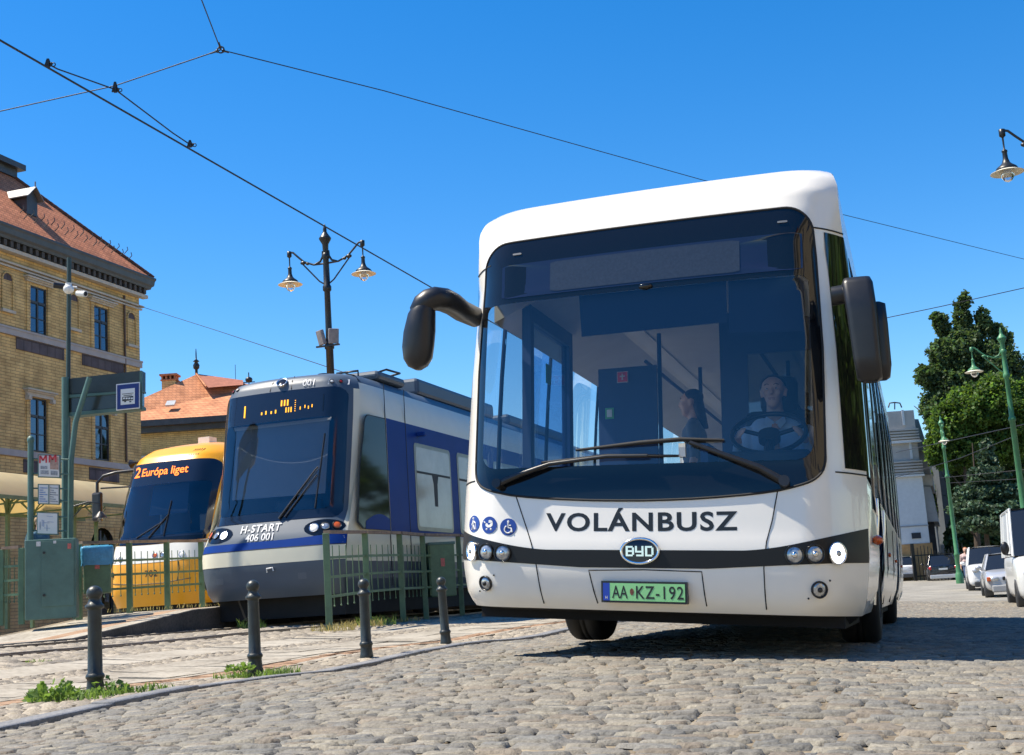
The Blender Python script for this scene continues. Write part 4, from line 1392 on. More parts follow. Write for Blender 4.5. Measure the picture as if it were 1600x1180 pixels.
m = MB(); m.box(-14, 0.25, -0.05, -0.003, zz(823), zz(821.5)); part('joint', m, M_conc2, b3)
def flared(px_l0, px_r0, y0, px_l1, px_r1, y1, d0, d1, mt, nm):
    m = MB()
    T = [q3(px_l0, y0, d0), q3(px_r0, y0, d0)]
    Bt = [q3(px_l1, y1, d0), q3(px_r1, y1, d0)]
    dv_ = Vector((0.33 * d1, d1, 0))
    ring_b = [Bt[0], Bt[1], Bt[1] + dv_, Bt[0] + dv_]
    ring_t = [T[0], T[1], T[1] + dv_, T[0] + dv_]
    m.loft([ring_b, ring_t], True, True, True, 0, False)
    part(nm, m, mt, b3)
flared(1415, 1435, 655, 1421, 1451, 705, D3 + 1.5, 9, M_conc2, 'upper_storey')
flared(1421, 1448, 705.5, 1425, 1454, 741, D3 + 1.6, 9, M_conc2, 'middle_storey')
flared(1424, 1456, 741.5, 1428, 1458, 759, D3 + 1.3, 9, M_conc, 'middle_storey')
flared(1428, 1454, 760, 1436, 1466, 815, D3 + 1.0, 10, M_conc2, 'lower_storey')
m = MB(); p = q3(1437, 850, D3 + 2); m.box(p.x, p.x + 1.2, 2.2, 12, -0.5, zz(816)); part('overhang_shade', m, M_room, b3)  # dark block standing in for the shade beneath the overhang
m = MB(); p = q3(1448, 850, D3 + 1.2); m.box(p.x - 0.1, p.x + 0.1, 1.4, 1.7, -0.5, zz(816)); part('column', m, M_conc, b3)
m = MB()
m.tube([q3(1388, 637), q3(1390, 630), q3(1398, 629), q3(1406, 630), q3(1409, 637)], 0.05, 6); m.tube([q3(1398, 640), q3(1398, 629)], 0.04, 6)
part('roof_rail', m, M_zinc, b3)
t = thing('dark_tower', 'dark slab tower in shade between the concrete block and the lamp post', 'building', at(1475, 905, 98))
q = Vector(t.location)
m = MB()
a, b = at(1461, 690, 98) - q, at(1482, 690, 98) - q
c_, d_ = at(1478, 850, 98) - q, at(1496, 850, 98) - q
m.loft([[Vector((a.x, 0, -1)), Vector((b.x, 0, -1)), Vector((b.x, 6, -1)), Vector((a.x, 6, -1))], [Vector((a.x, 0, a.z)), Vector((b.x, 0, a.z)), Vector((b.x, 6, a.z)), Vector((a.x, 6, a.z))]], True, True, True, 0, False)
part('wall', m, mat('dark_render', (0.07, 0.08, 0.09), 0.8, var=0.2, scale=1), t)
# gate / fence at the foot of the block
fo = at(1458, 905, 83)
t = thing('iron_gate', 'black iron gate beside the ochre plinth, left of the dark car', 'gate', fo)
m = MB()
for k in range(15): m.cyl((-1.0 + k * 0.22, 0, -0.4), (-1.0 + k * 0.22, 0, 1.9 + 0.25 * math.sin(k * 0.6)), 0.025, n=6)
part('bars', m, M_black, t)
m = MB(); m.box(-1.05, 2.2, -0.03, 0.03, 0.2, 0.28); m.box(-1.05, 2.2, -0.03, 0.03, 1.5, 1.58); part('rail', m, M_black, t)
m = MB(); m.box(-1.2, -1.0, -0.1, 0.1, -0.4, 2.3); part('post', m, M_black, t)

# ---- houses behind the camera on the right: only their mirror image shows, in the bus glass
for k, (vv0, vv1, hh, colr) in enumerate(((-20, -3, 12.5, (0.50, 0.40, 0.26)), (-42, -20.4, 14.5, (0.42, 0.37, 0.33)))):
    x0_, y0_ = xy(15.5, vv1)
    t = thing('town_house', ('ochre town house right of the street, mirrored at the edge of the bus windscreen', 'grey town house farther down the street, mirrored in the bus windscreen')[k], 'house', (x0_, y0_, -0.4), -YAW)
    L_h = vv1 - vv0
    m = MB()
    hs_ = []
    nW = int(L_h / 2.6)
    for fl in range(3):
        for q in range(nW):
            yv = -L_h + 1.3 + q * (L_h - 2.6) / max(1, nW - 1)
            hs_.append((-yv - 0.55, -yv + 0.55, 1.6 + fl * 3.7, 3.7 + fl * 3.7))
    # wall faces the street (local -x): built mirrored from the grid helper
    wall_grid(m, 0, L_h, 0, hh, hs_, 0.0, -0.2)
    m.v = [(p[0], -p[1], p[2]) for p in m.v]
    m.quad((0, 0, 0), (9, 0, 0), (9, 0, hh), (0, 0, hh)); m.quad((0, -L_h, 0), (9, -L_h, 0), (9, -L_h, hh), (0, -L_h, hh))
    part('wall', m, mat('house_plaster_' + ('ochre', 'grey')[k], colr, 0.85, var=0.12, scale=1.5), t)
    for a, b, c, d in hs_:
        f = MB(); f.box(0.08, 0.14, -b, -a, c, d); w_ = part('window', f, M_pane, t)
        f = MB(); f.box(0.03, 0.075, -b, -b + 0.09, c, d); f.box(0.03, 0.075, -a - 0.09, -a, c, d); f.box(0.03, 0.075, -(a + b) / 2 - 0.04, -(a + b) / 2 + 0.04, c, d); f.box(0.02, 0.08, -b + 0.09, -(a + b) / 2 - 0.041, d - 0.7, d - 0.62); f.box(0.02, 0.08, -(a + b) / 2 + 0.041, -a - 0.09, d - 0.7, d - 0.62); part('frame', f, M_stone_trim, w_)
    m = MB(); m.box(-0.5, 0.3, -L_h, 0, hh, hh + 0.4); part('cornice', m, M_stone_trim, t)
    m = MB(); m.prism([(-0.5, 0, hh + 0.4), (9.5, 0, hh + 0.4), (4.5, 0, hh + 4)], (0, -L_h, 0)); part('roof', m, M_tile, t)
# ---------------------------------------------------------------- curved vehicle fronts
class Front:
    """curved front of a vehicle: g in [-1, 1] across, w = height; gives points in the vehicle's own space (x across, y to the rear, z up)"""
    def __init__(s, hw, v0, bow, corner, g0=0.72, pw=2.6, cx=0.0):
        s.hw, s.v0, s.bow, s.corner, s.g0, s.pw, s.cx = lerp_table(hw), lerp_table(v0), lerp_table(bow), lerp_table(corner), g0, pw, cx
    def raw(s, g, w):
        a = abs(g)
        k = max(0.0, (a - s.g0) / (1 - s.g0))
        return Vector((s.cx + g * s.hw(w), s.v0(w) + s.bow(w) * g * g + s.corner(w) * k ** s.pw, w))
    def nrm(s, g, w):
        e = 0.01
        a = s.raw(min(1, g + e), w) - s.raw(max(-1, g - e), w)
        b = s.raw(g, w + e) - s.raw(g, w - e)
        n = a.cross(b)
        return n.normalized() if n.length > 1e-9 else Vector((0, -1, 0))
    def p(s, g, w, off=0.0):
        q = s.raw(g, w)
        return q + s.nrm(g, w) * off if off else q
    def u(s, x, w, off=0.0):            # by distance across instead of fraction
        return s.p(max(-1, min(1, (x - s.cx) / s.hw(w))), w, off)

def patch(mb, F, g0, g1, lo, hi, ng=24, nw=4, off=0.004, mi=0, smooth=True, thick=0.0):
    lo = lo if callable(lo) else (lambda g, _v=lo: _v)
    hi = hi if callable(hi) else (lambda g, _v=hi: _v)
    gs = np.linspace(g0, g1, ng + 1)
    vs = [F.p(float(g), lo(g) + (hi(g) - lo(g)) * j / nw, off) for j in range(nw + 1) for g in gs]
    n = ng + 1
    mb.add(vs, [(j * n + i, j * n + i + 1, (j + 1) * n + i + 1, (j + 1) * n + i) for j in range(nw) for i in range(ng)], mi, smooth)

def shell_round(mb, F, outline, w0, w1, N=96, K=7, mi=0, g_edge=1.0):
    """surface between an inner outline (x, w) and the edge of the whole front"""
    inner = resample(outline, N)
    inner = [((x - F.cx) / F.hw(w), w) for x, w in inner]
    cg, cw = 0.0, sum(w for _, w in inner) / N
    rings = [[] for _ in range(K + 1)]
    # outer points on the rectangle g=+-g_edge, w=w0..w1, met by the ray from the centre
    corners = []
    for g, w in inner:
        dx, dy = g - cg, (w - cw)
        t = 1e9
        if abs(dx) > 1e-9: t = min(t, (g_edge if dx > 0 else -g_edge) / dx)
        if dy > 1e-9: t = min(t, (w1 - cw) / dy)
        if dy < -1e-9: t = min(t, (w0 - cw) / dy)
        corners.append((cg + dx * t, cw + dy * t))
    for tg, tw in ((g_edge, w0), (g_edge, w1), (-g_edge, w0), (-g_edge, w1)):      # snap nearest samples to the corners
        i = min(range(N), key=lambda k: (corners[k][0] - tg) ** 2 + (corners[k][1] - tw) ** 2)
        corners[i] = (tg, tw)
    for k in range(K + 1):
        f = k / K
        for (a, b), (c, d) in zip(inner, corners):
            rings[k].append(F.p(a + (c - a) * f, b + (d - b) * f))
    mb.loft(list(reversed(rings)), True, mi=mi)
    return corners

def fill_outline(mb, F, outline, off, mi=0, N=96, K=6, inner=None, smooth=True):
    """patch over an outline in (x, w); with inner given, only the ring between the two"""
    a = resample(outline, N)
    if inner is not None:
        b = resample(inner, N)
        sh = min(range(N), key=lambda k: sum((a[i][0] - b[(i + k) % N][0]) ** 2 + (a[i][1] - b[(i + k) % N][1]) ** 2 for i in range(0, N, 5)))
        b = b[sh:] + b[:sh]
    else:
        cx, cw = sum(x for x, _ in a) / N, sum(w for _, w in a) / N
        b = [(cx + (x - cx) * 0.02, cw + (w - cw) * 0.02) for x, w in a]
    rings = []
    for k in range(K + 1):
        f = k / K
        rings.append([F.u(x + (c - x) * f, w + (d - w) * f, off) for (x, w), (c, d) in zip(a, b)])
    mb.loft(rings, True, mi=mi, smooth=smooth)
    if inner is None:
        mb.add(rings[-1], [tuple(range(N))], mi, smooth)

def line_on(mb, F, pts, r=0.006, off=0.0, n=5, mi=0, k=8):
    """thin seam drawn along the surface through (x, w) points"""
    out = []
    for (x0, w0), (x1, w1) in zip(pts, pts[1:]):
        for i in range(k):
            f = i / k
            out.append(F.u(x0 + (x1 - x0) * f, w0 + (w1 - w0) * f, off))
    out.append(F.u(pts[-1][0], pts[-1][1], off))
    mb.tube(out, r, n, mi)

def lamp_on(F, x, w, r, parent, name, face, rim, off=0.012, depth=0.05, inner=None):
    """a round lamp set in the front: rim, bowl and lens; returns the part"""
    n = F.nrm((x - F.cx) / F.hw(w), w)
    c = F.u(x, w, off)
    q = n.to_track_quat('Z', 'Y').to_matrix().to_4x4()
    M = Matrix.Translation(c) @ q
    a = MB(); a.lathe([(r * 1.0, -depth), (r * 1.14, -0.002), (r * 1.12, 0.008), (r, 0.006), (r * 0.94, -0.004)], M, 24, cap=False)
    o = part(name, a, rim, parent)
    b = MB(); b.lathe([(r * 0.96, -0.004), (r * 0.85, 0.002), (r * 0.5, 0.006), (0.0, 0.008)], M, 24)
    part('lens', b, face, o)
    if inner is not None:
        b = MB(); b.lathe([(r * 0.34, 0.0), (r * 0.34, 0.012), (r * 0.22, 0.017), (0.0, 0.018)], M, 16)
        part('bulb', b, inner, o)
    return o

# shared vehicle materials
M_wscreen = glass('windscreen_glass', (0.84, 0.88, 0.90), 0.03, 0.0, (0.85, 0.92, 1.0))
M_tint = glass('tinted_glass', (0.52, 0.57, 0.58), 0.04, 0.01, (0.9, 0.95, 1.0), wave=0.06)
M_gloss = mat('black_gloss', (0.006, 0.007, 0.009), 0.06, spec=0.6)
M_lens = mat('lamp_glass', (0.42, 0.44, 0.46), 0.12, 0.6, var=0.5, scale=40)
M_lit = mat('lit_lamp', (1, 1, 1), 0.3, emit=(1.0, 0.97, 0.9), estr=3.2)
M_orange = mat('orange_lens', (0.62, 0.11, 0.015), 0.2, coat=0.5)
M_led = mat('orange_led', (0.3, 0.1, 0.0), 0.5, emit=(1.0, 0.17, 0.01), estr=1.3)
M_ledy = mat('amber_led', (0.3, 0.15, 0.0), 0.5, emit=(1.0, 0.42, 0.02), estr=0.9)

# ---------------------------------------------------------------- blue tram-train
M_tgrey = mat('tram_slate_grey', (0.07, 0.096, 0.13), 0.45, 0.0, var=0.05, scale=2)
M_tcream = mat('tram_cream', (0.72, 0.68, 0.53), 0.35, coat=0.15, var=0.03, scale=3)
M_tblue = mat('tram_blue', (0.008, 0.042, 0.22), 0.45, spec=0.1, var=0.08, scale=1.4)
M_tdark = mat('tram_underframe', (0.012, 0.012, 0.013), 0.8, var=0.3)
M_blind = mat('grey_roller_blind', (0.30, 0.33, 0.37), 0.85, var=0.04, scale=2)
M_desk = mat('driver_desk', (0.035, 0.04, 0.05), 0.7, var=0.2, scale=3)
M_silver = mat('silver_letters', (0.62, 0.63, 0.64), 0.4)
M_gasket = mat('window_gasket', (0.02, 0.021, 0.022), 0.6)
M_inside = mat('light_grey_lining', (0.42, 0.43, 0.43), 0.7, var=0.05)

def wheel_dark(): pass

T0 = at(440, 936, 20.2)
yawT = R(18.2)
cxT = -0.28
MT = Matrix.Translation((T0.x + cxT * math.cos(yawT), T0.y - cxT * math.sin(yawT), 0.35)) @ Matrix.Rotation(-yawT, 4, 'Z')
tt = thing('blue_tram', 'slate grey, cream and blue tram with an orange display, behind the green railing', 'tram', M=MT)
FT = Front(hw=[(0.40, 1.18), (0.6, 1.25), (1.1, 1.28), (1.3, 1.27), (1.65, 1.23), (3.3, 1.24), (3.75, 1.225), (3.92, 1.15), (4.02, 1.0), (4.08, 0.8)],
           v0=[(0.40, 0.16), (0.55, 0.06), (0.9, 0.0), (1.15, 0.0), (1.32, 0.05), (1.62, 0.20), (2.6, 0.40), (3.72, 0.60), (3.86, 0.65), (3.96, 0.74), (4.03, 0.95), (4.07, 1.4)],
           bow=[(0.4, 0.10), (1.2, 0.12), (1.7, 0.16), (4.1, 0.18)],
           corner=[(0.4, 0.14), (1.1, 0.16), (1.5, 0.2), (1.75, 0.36), (3.8, 0.36), (4.1, 0.3)], g0=0.66, pw=2.3)
ws = rrect(-1.13, 1.13, 1.60, 3.74, (0.10, 0.10, 0.16, 0.16), 6)
m = MB()
shell_round(m, FT, ws, 0.40, 4.07, 120, 12)
gs = np.linspace(-1, 1, 25)
# side walls and roof behind the nose
def tsec(y):
    P = [(1.22, 0.42), (1.31, 0.62), (1.325, 0.9), (1.325, 1.4), (1.325, 2.4), (1.325, 3.35), (1.30, 3.6), (1.22, 3.84), (1.08, 4.0), (0.8, 4.08)]
    return P
def nose_w(j, n, w0, w1): return w0 + (w1 - w0) * j / n
PW = [0.40, 0.62, 0.9, 1.4, 2.4, 3.35, 3.6, 3.84, 4.0, 4.07]
side_mi = [0, 0, 1, 1, 1, 1, 1, 0, 0]
body = m
for s in (1, -1):
    ring0 = [FT.p(s, w) for w in PW]
    prof = tsec(0)
    rings = [ring0] + [[Vector((s * x * (k), y, w)) for x, w in prof] for y, k in ((1.3, 0.985), (1.9, 1.0), (9.0, 1.0), (9.3, 1.0), (19, 1.0), (30, 1.0))]
    for i in range(len(rings) - 1):
        for j in range(len(PW) - 1):
            q = (rings[i][j], rings[i + 1][j], rings[i + 1][j + 1], rings[i][j + 1])
            if s < 0: q = tuple(reversed(q))
            body.add(q, [(0, 1, 2, 3)], side_mi[j], j >= 4)
crown = [FT.p(float(g), 4.07) for g in gs]
r2 = [Vector((float(g) * 0.8, 2.2, 4.08 + 0.05 * (1 - g * g))) for g in gs]
r3 = [Vector((float(g) * 0.8, 30, 4.08 + 0.05 * (1 - g * g))) for g in gs]
body.loft([crown, r2, r3], False)
body.quad((-1.3, 30, 0.42), (1.3, 30, 0.42), (1.3, 30, 4.0), (-1.3, 30, 4.0))
part('body', body, [M_tgrey, M_tcream], tt, fix=True)
m = MB(); patch(m, FT, -1, 1, 0.93, 1.155, 40, 3, 0.004); part('cream_band', m, M_tcream, tt)
m = MB(); patch(m, FT, -1, 1, lambda g: 1.17, lambda g: 1.285 + 0.05 * max(0, g) ** 2, 40, 3, 0.004); part('blue_band', m, M_tblue, tt)
m = MB(); patch(m, FT, -1, 1, 1.157, 1.168, 40, 1, 0.006); part('seam', m, M_gasket, tt)
m = MB()
for s in (-1, 1):
    gl = np.linspace(0.955, 1.0, 7)
    m = MB(); m.loft([[FT.p(s * float(g), float(w), 0.003) for g in gl] for w in np.linspace(1.17, 3.72, 24)], False)
    part('cream_pillar', m, M_tcream, tt)
# windscreen: dark surround, clear field, roller blind and desk behind
clear = rrect(-0.98, 0.98, 1.74, 3.24, 0.06, 6)
wsT = MB(); fill_outline(wsT, FT, ws, 0.006, 0, 120, 4, inner=clear)
sur = part('windscreen_surround', wsT, mat('navy_gloss', (0.012, 0.018, 0.035), 0.08, spec=0.6), tt)
m = MB(); fill_outline(m, FT, clear, 0.008, 0, 96, 6); part('windscreen', m, glass('tram_windscreen', (0.66, 0.70, 0.74), 0.05, 0.0, (0.85, 0.92, 1.0)), tt)
m = MB(); m.add([FT.u(x, w, -0.14) for x, w in ((-0.93, 2.05), (0.9, 2.02), (0.92, 3.22), (-0.93, 3.22))], [(0, 1, 2, 3)]); part('roller_blind', m, M_blind, tt)
m = MB(); m.add([FT.u(x, w, -0.10) for x, w in ((-0.95, 3.20), (0.95, 3.20), (0.95, 3.26), (-0.95, 3.26))], [(0, 1, 2, 3)]); part('blind_rail', m, M_silver, tt)
m = MB(); m.box(-0.95, 0.95, 0.62, 1.3, 1.0, 1.78); m.box(-0.2, 0.5, 0.75, 1.2, 1.78, 1.98); part('driver_desk', m, M_desk, tt, bevel=0.05)
m = MB(); m.box(-1.1, 1.1, 2.6, 2.65, 0.6, 3.7); part('cab_bulkhead', m, mat('cab_bulkhead', (0.10, 0.105, 0.11), 0.8, var=0.1), tt)
m = MB(); m.box(-1.15, 1.15, 0.7, 26, 0.9, 0.95); part('floor', m, M_desk, tt)
m = MB(); m.box(-0.25, 0.25, 1.6, 2.1, 1.0, 1.5); m.box(-0.25, 0.25, 2.05, 2.2, 1.4, 2.2); part('driver_seat', m, M_desk, tt, bevel=0.06)
# destination display, only part of its rows caught lit
m = MB(); m.add([FT.u(x, w, 0.009) for x, w in ((-0.92, 3.33), (0.82, 3.33), (0.82, 3.62), (-0.92, 3.62))], [(0, 1, 2, 3)])
dsp = part('destination_display', m, mat('display_black', (0.006, 0.007, 0.009), 0.12), tt)
m = MB()
def dot(x, w, h, ww=0.014):
    m.add([FT.u(a, b, 0.013) for a, b in ((x, w), (x + ww, w), (x + ww, w + h), (x, w + h))], [(0, 1, 2, 3)])
dot(-0.62, 3.36, 0.20, 0.028)
for k, x in enumerate((-0.28, -0.20, -0.1, -0.02)): dot(x, 3.37, 0.06 if k % 2 else 0.045, 0.024)
for x in (0.08, 0.135, 0.19): dot(x, 3.48, 0.10, 0.026)
for x in (0.17, 0.215, 0.26): dot(x, 3.365, 0.085, 0.02)
for k in range(6): dot(0.33, 3.37 + k * 0.035, 0.014, 0.016)
for k, x in enumerate((0.42, 0.5, 0.56, 0.62)): dot(x, 3.39 + 0.02 * (k % 2), 0.05, 0.016)
part('led_rows', m, M_ledy, dsp)
# wiper
m = MB()
m.tube([FT.u(0.18, 1.62, 0.03), FT.u(0.75, 2.36, 0.05), FT.u(0.79, 2.4, 0.05)], [0.02, 0.013, 0.012], 6)
m.tube([FT.u(0.28, 1.64, 0.03), FT.u(0.78, 2.28, 0.045)], 0.011, 6)
w_ = part('wiper', m, M_blk, tt)
m = MB(); m.tube([FT.u(0.77, 1.75, 0.02), FT.u(0.82, 2.4, 0.025), FT.u(0.86, 2.95, 0.02)], 0.014, 6); part('blade', m, M_blk, w_)
# lamps
def oval(c, rx, rw, off, mi=0):
    mb = MB()
    fill_outline(mb, FT, [(c[0] + rx * math.cos(t) , c[1] + rw * math.sin(t)) for t in np.linspace(0, 2 * math.pi, 28)[:-1]], off, 0, 28, 3)
    return mb
for s in (-1, 1):
    cl = part('headlight_cluster', oval((s * 0.93, 1.44), 0.30, 0.125, 0.005), M_gloss, tt)
    lamp_on(FT, s * 0.80, 1.435, 0.068, tt, 'headlight', M_lit if s < 0 else M_white, M_chrome, 0.012)
    lamp_on(FT, s * 0.97, 1.45, 0.062, tt, 'headlight', M_lens, M_blk, 0.012)
    lamp_on(FT, s * 1.12, 1.46, 0.062, tt, 'turn_signal', M_orange, M_blk, 0.02)
# roof lamp, marker lights, number
lamp_on(FT, 0.06, 3.88, 0.085, tt, 'roof_lamp', M_gloss, M_chrome, 0.03, 0.1)
m = MB()
m.tube([FT.p(-0.12, 3.76, 0.004), FT.p(-0.11, 3.9, 0.004), FT.p(-0.05, 4.0, 0.01)], 0.008, 5)
part('seam', m, M_gasket, tt)
m = MB()
m.tube([FT.p(0.2, 3.76, 0.004), FT.p(0.2, 3.9, 0.004), FT.p(0.18, 4.0, 0.01)], 0.008, 5)
part('seam', m, M_gasket, tt)
m = MB()
m.add([FT.u(x, w, 0.006) for x, w in ((0.86, 3.78), (1.12, 3.78), (1.10, 3.88), (0.86, 3.88))], [(0, 1, 2, 3)])
part('marker_lamp', m, M_silver, tt)
lamp_on(FT, 1.02, 3.83, 0.03, tt, 'tail_lamp', mat('red_lens', (0.4, 0.01, 0.01), 0.2), M_blk, 0.012)
lamp_on(FT, 0.91, 3.83, 0.03, tt, 'marker_lamp', M_white, M_blk, 0.012)
lamp_on(FT, -0.93, 3.86, 0.03, tt, 'tail_lamp', mat('red_lens', (0.4, 0.01, 0.01), 0.2), M_blk, 0.012)
lamp_on(FT, -0.83, 3.88, 0.03, tt, 'marker_lamp', M_white, M_blk, 0.012)
m = MB(); add_text(m, '001', 0.105, lambda x, y: FT.u(0.55 + x, 3.785 + y, 0.016), bold=0.01); part('lettering', m, M_silver, tt)
m = MB(); add_text(m, 'H-START', 0.115, lambda x, y: FT.u(-0.13 + x + y * 0.06, 1.44 + y, 0.012), bold=0.03, space=1.12)
add_text(m, '406 001', 0.11, lambda x, y: FT.u(-0.10 + x, 1.30 + y, 0.012), bold=0.015, space=1.0); part('lettering', m, M_silver, tt)
m = MB(); m.tube([FT.u(0.05, 0.80, 0.03), FT.u(0.05, 0.86, 0.03), FT.u(0.15, 0.87, 0.03), FT.u(0.16, 0.82, 0.03)], 0.012, 6); part('tow_hook', m, M_silver, tt)
for x in (-0.85, 0.62):
    m = MB(); fill_outline(m, FT, rrect(x - 0.07, x + 0.07, 0.66, 0.76, 0.01, 2), 0.004, 0, 24, 2); part('cover', m, mat('tram_cover', (0.09, 0.115, 0.15), 0.35), tt)
# side panels on the street side (and the same on the far side)
for s in (1, -1):
    X = s * 1.327
    def pan(nm, pts, mt, th=0.006, k=0.0):
        mb = MB(); mb.prism([(X + s * k, y, w) for y, w in (pts if s < 0 else list(reversed(pts)))], (s * th, 0, 0)); return part(nm, mb, mt, tt)
    cab = [(0.62, 1.5), (0.78, 2.4), (1.0, 3.05)] + [(1.2 - 0.2 * math.cos(t), 3.05 + 0.24 * math.sin(t)) for t in np.linspace(0.2, 1.57, 6)] + [(1.86, 3.30), (1.86, 1.40), (0.8, 1.40)]
    pan('blue_panel', [(1.92, 1.36), (1.92, 3.31), (2.02, 3.31), (30, 3.31), (30, 1.36)], M_tblue, 0.004)
    if s > 0: pan('window_surround', cab, M_gasket, 0.008)
    if s > 0: pan('side_window', [(a * 0.97 + 0.045, b * 0.98 + 0.05) for a, b in cab], mat('cab_side_glass', (0.012, 0.013, 0.015), 0.05, spec=0.25), 0.006, 0.006)
    if s > 0: pan('blue_panel', [(0.9, 1.405)] + [(0.9 + 0.94 * t, 1.52 + 0.14 * math.sin(t * 2.6)) for t in np.linspace(0.02, 1, 10)] + [(1.84, 1.405)], M_tblue, 0.005, 0.014)
    pan('seam', [(1.87, 0.5), (1.87, 3.9), (1.885, 3.9), (1.885, 0.5)], M_gasket, 0.009)
    pan('seam', [(2.72, 0.5), (2.72, 3.9), (2.735, 3.9), (2.735, 0.5)], M_gasket, 0.009)
    pan('seam', [(2.8, 1.355), (30, 1.355), (30, 1.375), (2.8, 1.375)], M_silver, 0.009)
    y = 3.05
    for wd in (1.75, 1.75, 1.75, 1.75, 1.75, 1.75):
        fr = [(a, b) for a, b in rrect(y, y + wd, 1.44, 3.0, 0.09, 4)]
        pan('window_surround', fr, mat('window_alu', (0.25, 0.235, 0.20), 0.35, 0.5, var=0.1), 0.010)
        gl = [(a, b) for a, b in rrect(y + 0.07, y + wd - 0.07, 1.51, 2.93, 0.06, 4)]
        pan('side_window', gl, mat('saloon_glass', (0.44, 0.42, 0.36), 0.06, spec=0.3, var=0.15, scale=1.2), 0.005, 0.008)
        pan('hanging_strap', [(y + 0.78, 2.46), (y + 1.08, 2.46), (y + 1.02, 2.3), (y + 1.0, 1.9), (y + 0.86, 1.9), (y + 0.84, 2.3)], M_gasket, 0.003, 0.0135)
        pan('window_bar', [(y + 0.08, 2.46), (y + wd - 0.08, 2.46), (y + wd - 0.08, 2.50), (y + 0.08, 2.50)], M_gasket, 0.004, 0.014)
        y += wd + 0.35
    m = MB(); m.box(min(X, X + s * 0.16), max(X, X + s * 0.16), 3.2, 3.32, 3.12, 3.2); part('side_camera', m, M_tblue, tt, bevel=0.02)
# roof boxes
m = MB()
m.box(-1.1, 1.1, 2.2, 3.4, 4.05, 4.22); m.box(-1.0, 1.0, 4.2, 8.5, 4.05, 4.38); m.box(-1.0, 1.0, 9.5, 14, 4.05, 4.3)
part('roof_unit', m, M_tgrey, tt, bevel=0.07)
m = MB()
m.tube([(0.55, 1.7, 4.0), (0.55, 1.7, 4.14), (0.95, 1.7, 4.14), (0.95, 1.7, 3.98)], 0.02, 6)
part('roof_handle', m, M_blk, tt)
m = MB()
m.tube([(0.9, 2.5, 4.22), (1.12, 2.5, 4.26), (1.16, 3.0, 4.26), (0.9, 3.0, 4.22)], 0.02, 6)
part('roof_handle', m, M_blk, tt)
m = MB(); m.cyl((0.2, 1.9, 4.08), (0.2, 1.9, 4.2), 0.13, 0.1, 16); part('roof_aerial', m, M_blk, tt)
m = MB(); m.box(-1.12, 1.12, 0.5, 29, 0.08, 0.43); part('underframe', m, M_tdark, tt)
for y in (2.4, 4.3, 12, 14):
    for s in (-1, 1):
        m = MB(); m.lathe([(0.0, -0.06), (0.3, -0.06), (0.31, 0.06), (0.0, 0.06)], Matrix.Translation((s * 0.75, y, 0.31)) @ Matrix.Rotation(R(90), 4, 'Y'), 20); part('wheel', m, M_tdark, tt)

# ---------------------------------------------------------------- yellow tram
M_yel = mat('tram_yellow', (0.88, 0.37, 0.006), 0.35, coat=0.2, var=0.04, scale=2)
M_twht = mat('tram_white', (0.80, 0.77, 0.68), 0.35, coat=0.2, var=0.04)
T1_ = at(258, 944, 26.0)
yawY = R(19)
sc = 26.0 / 24.5
cxY = -0.37
MY = Matrix.Translation((T1_.x + cxY * math.cos(yawY), T1_.y - cxY * math.sin(yawY), 0.52)) @ Matrix.Rotation(-yawY, 4, 'Z')
ty = thing('yellow_tram', 'yellow and white tram showing 2 on its orange display, at the platform', 'tram', M=MY)
FY = Front(hw=[(0.3, 1.12), (0.6, 1.2), (1.5, 1.2), (2.2, 1.18), (3.2, 1.12), (3.5, 1.02), (3.68, 0.85), (3.75, 0.7)],
           v0=[(0.3, 0.14), (0.6, 0.02), (1.1, 0.0), (1.5, 0.1), (1.72, 0.18), (2.6, 0.4), (3.22, 0.62), (3.4, 0.75), (3.6, 1.1), (3.71, 1.6), (3.75, 2.1)],
           bow=[(0.3, 0.14), (3.7, 0.2)], corner=[(0.3, 0.2), (1.6, 0.3), (3.7, 0.4)], g0=0.6, pw=2.2)
wsY = rrect(-1.06, 1.115, 1.64, 3.26, (0.10, 0.10, 0.2, 0.2), 6)
m = MB()
shell_round(m, FY, wsY, 0.3, 3.71, 110, 12)
PW = [0.3, 0.6, 1.2, 2.2, 3.2, 3.45, 3.6, 3.71]
for s in (1, -1):
    ring0 = [FY.p(s, w) for w in PW]
    prof = [(1.15, 0.32), (1.2, 0.6), (1.2, 1.2), (1.2, 2.2), (1.2, 3.15), (1.12, 3.45), (0.98, 3.62), (0.75, 3.74)]
    rings = [ring0] + [[Vector((s * x, y, w)) for x, w in prof] for y in (2.0, 8, 28)]
    for i in range(len(rings) - 1):
        for j in range(len(PW) - 1):
            q = (rings[i][j], rings[i + 1][j], rings[i + 1][j + 1], rings[i][j + 1])
            if s < 0: q = tuple(reversed(q))
            m.add(q, [(0, 1, 2, 3)], 0, True)
m.loft([[FY.p(float(g), 3.71) for g in gs], [Vector((float(g) * 0.75, 2.4, 3.74 + 0.04 * (1 - g * g))) for g in gs], [Vector((float(g) * 0.75, 28, 3.74 + 0.04 * (1 - g * g))) for g in gs]], False)
part('body', m, M_yel, ty, fix=True)
m = MB(); patch(m, FY, -1, 1, lambda g: 1.16 + 0.04 * g * g, lambda g: 1.52 + 0.06 * g * g, 40, 4, 0.004); part('white_band', m, M_twht, ty)
m = MB(); patch(m, FY, -0.9, 0.9, lambda g: 1.53 + 0.06 * g * g, lambda g: 1.66, 40, 2, 0.007); part('wiper_well', m, M_gloss, ty)
clr = rrect(-0.98, 1.03, 1.70, 2.78, 0.07, 5)
m = MB(); fill_outline(m, FY, wsY, 0.006, 0, 110, 4, inner=clr); part('windscreen_surround', m, mat('navy_gloss', (0.012, 0.018, 0.035), 0.08), ty)
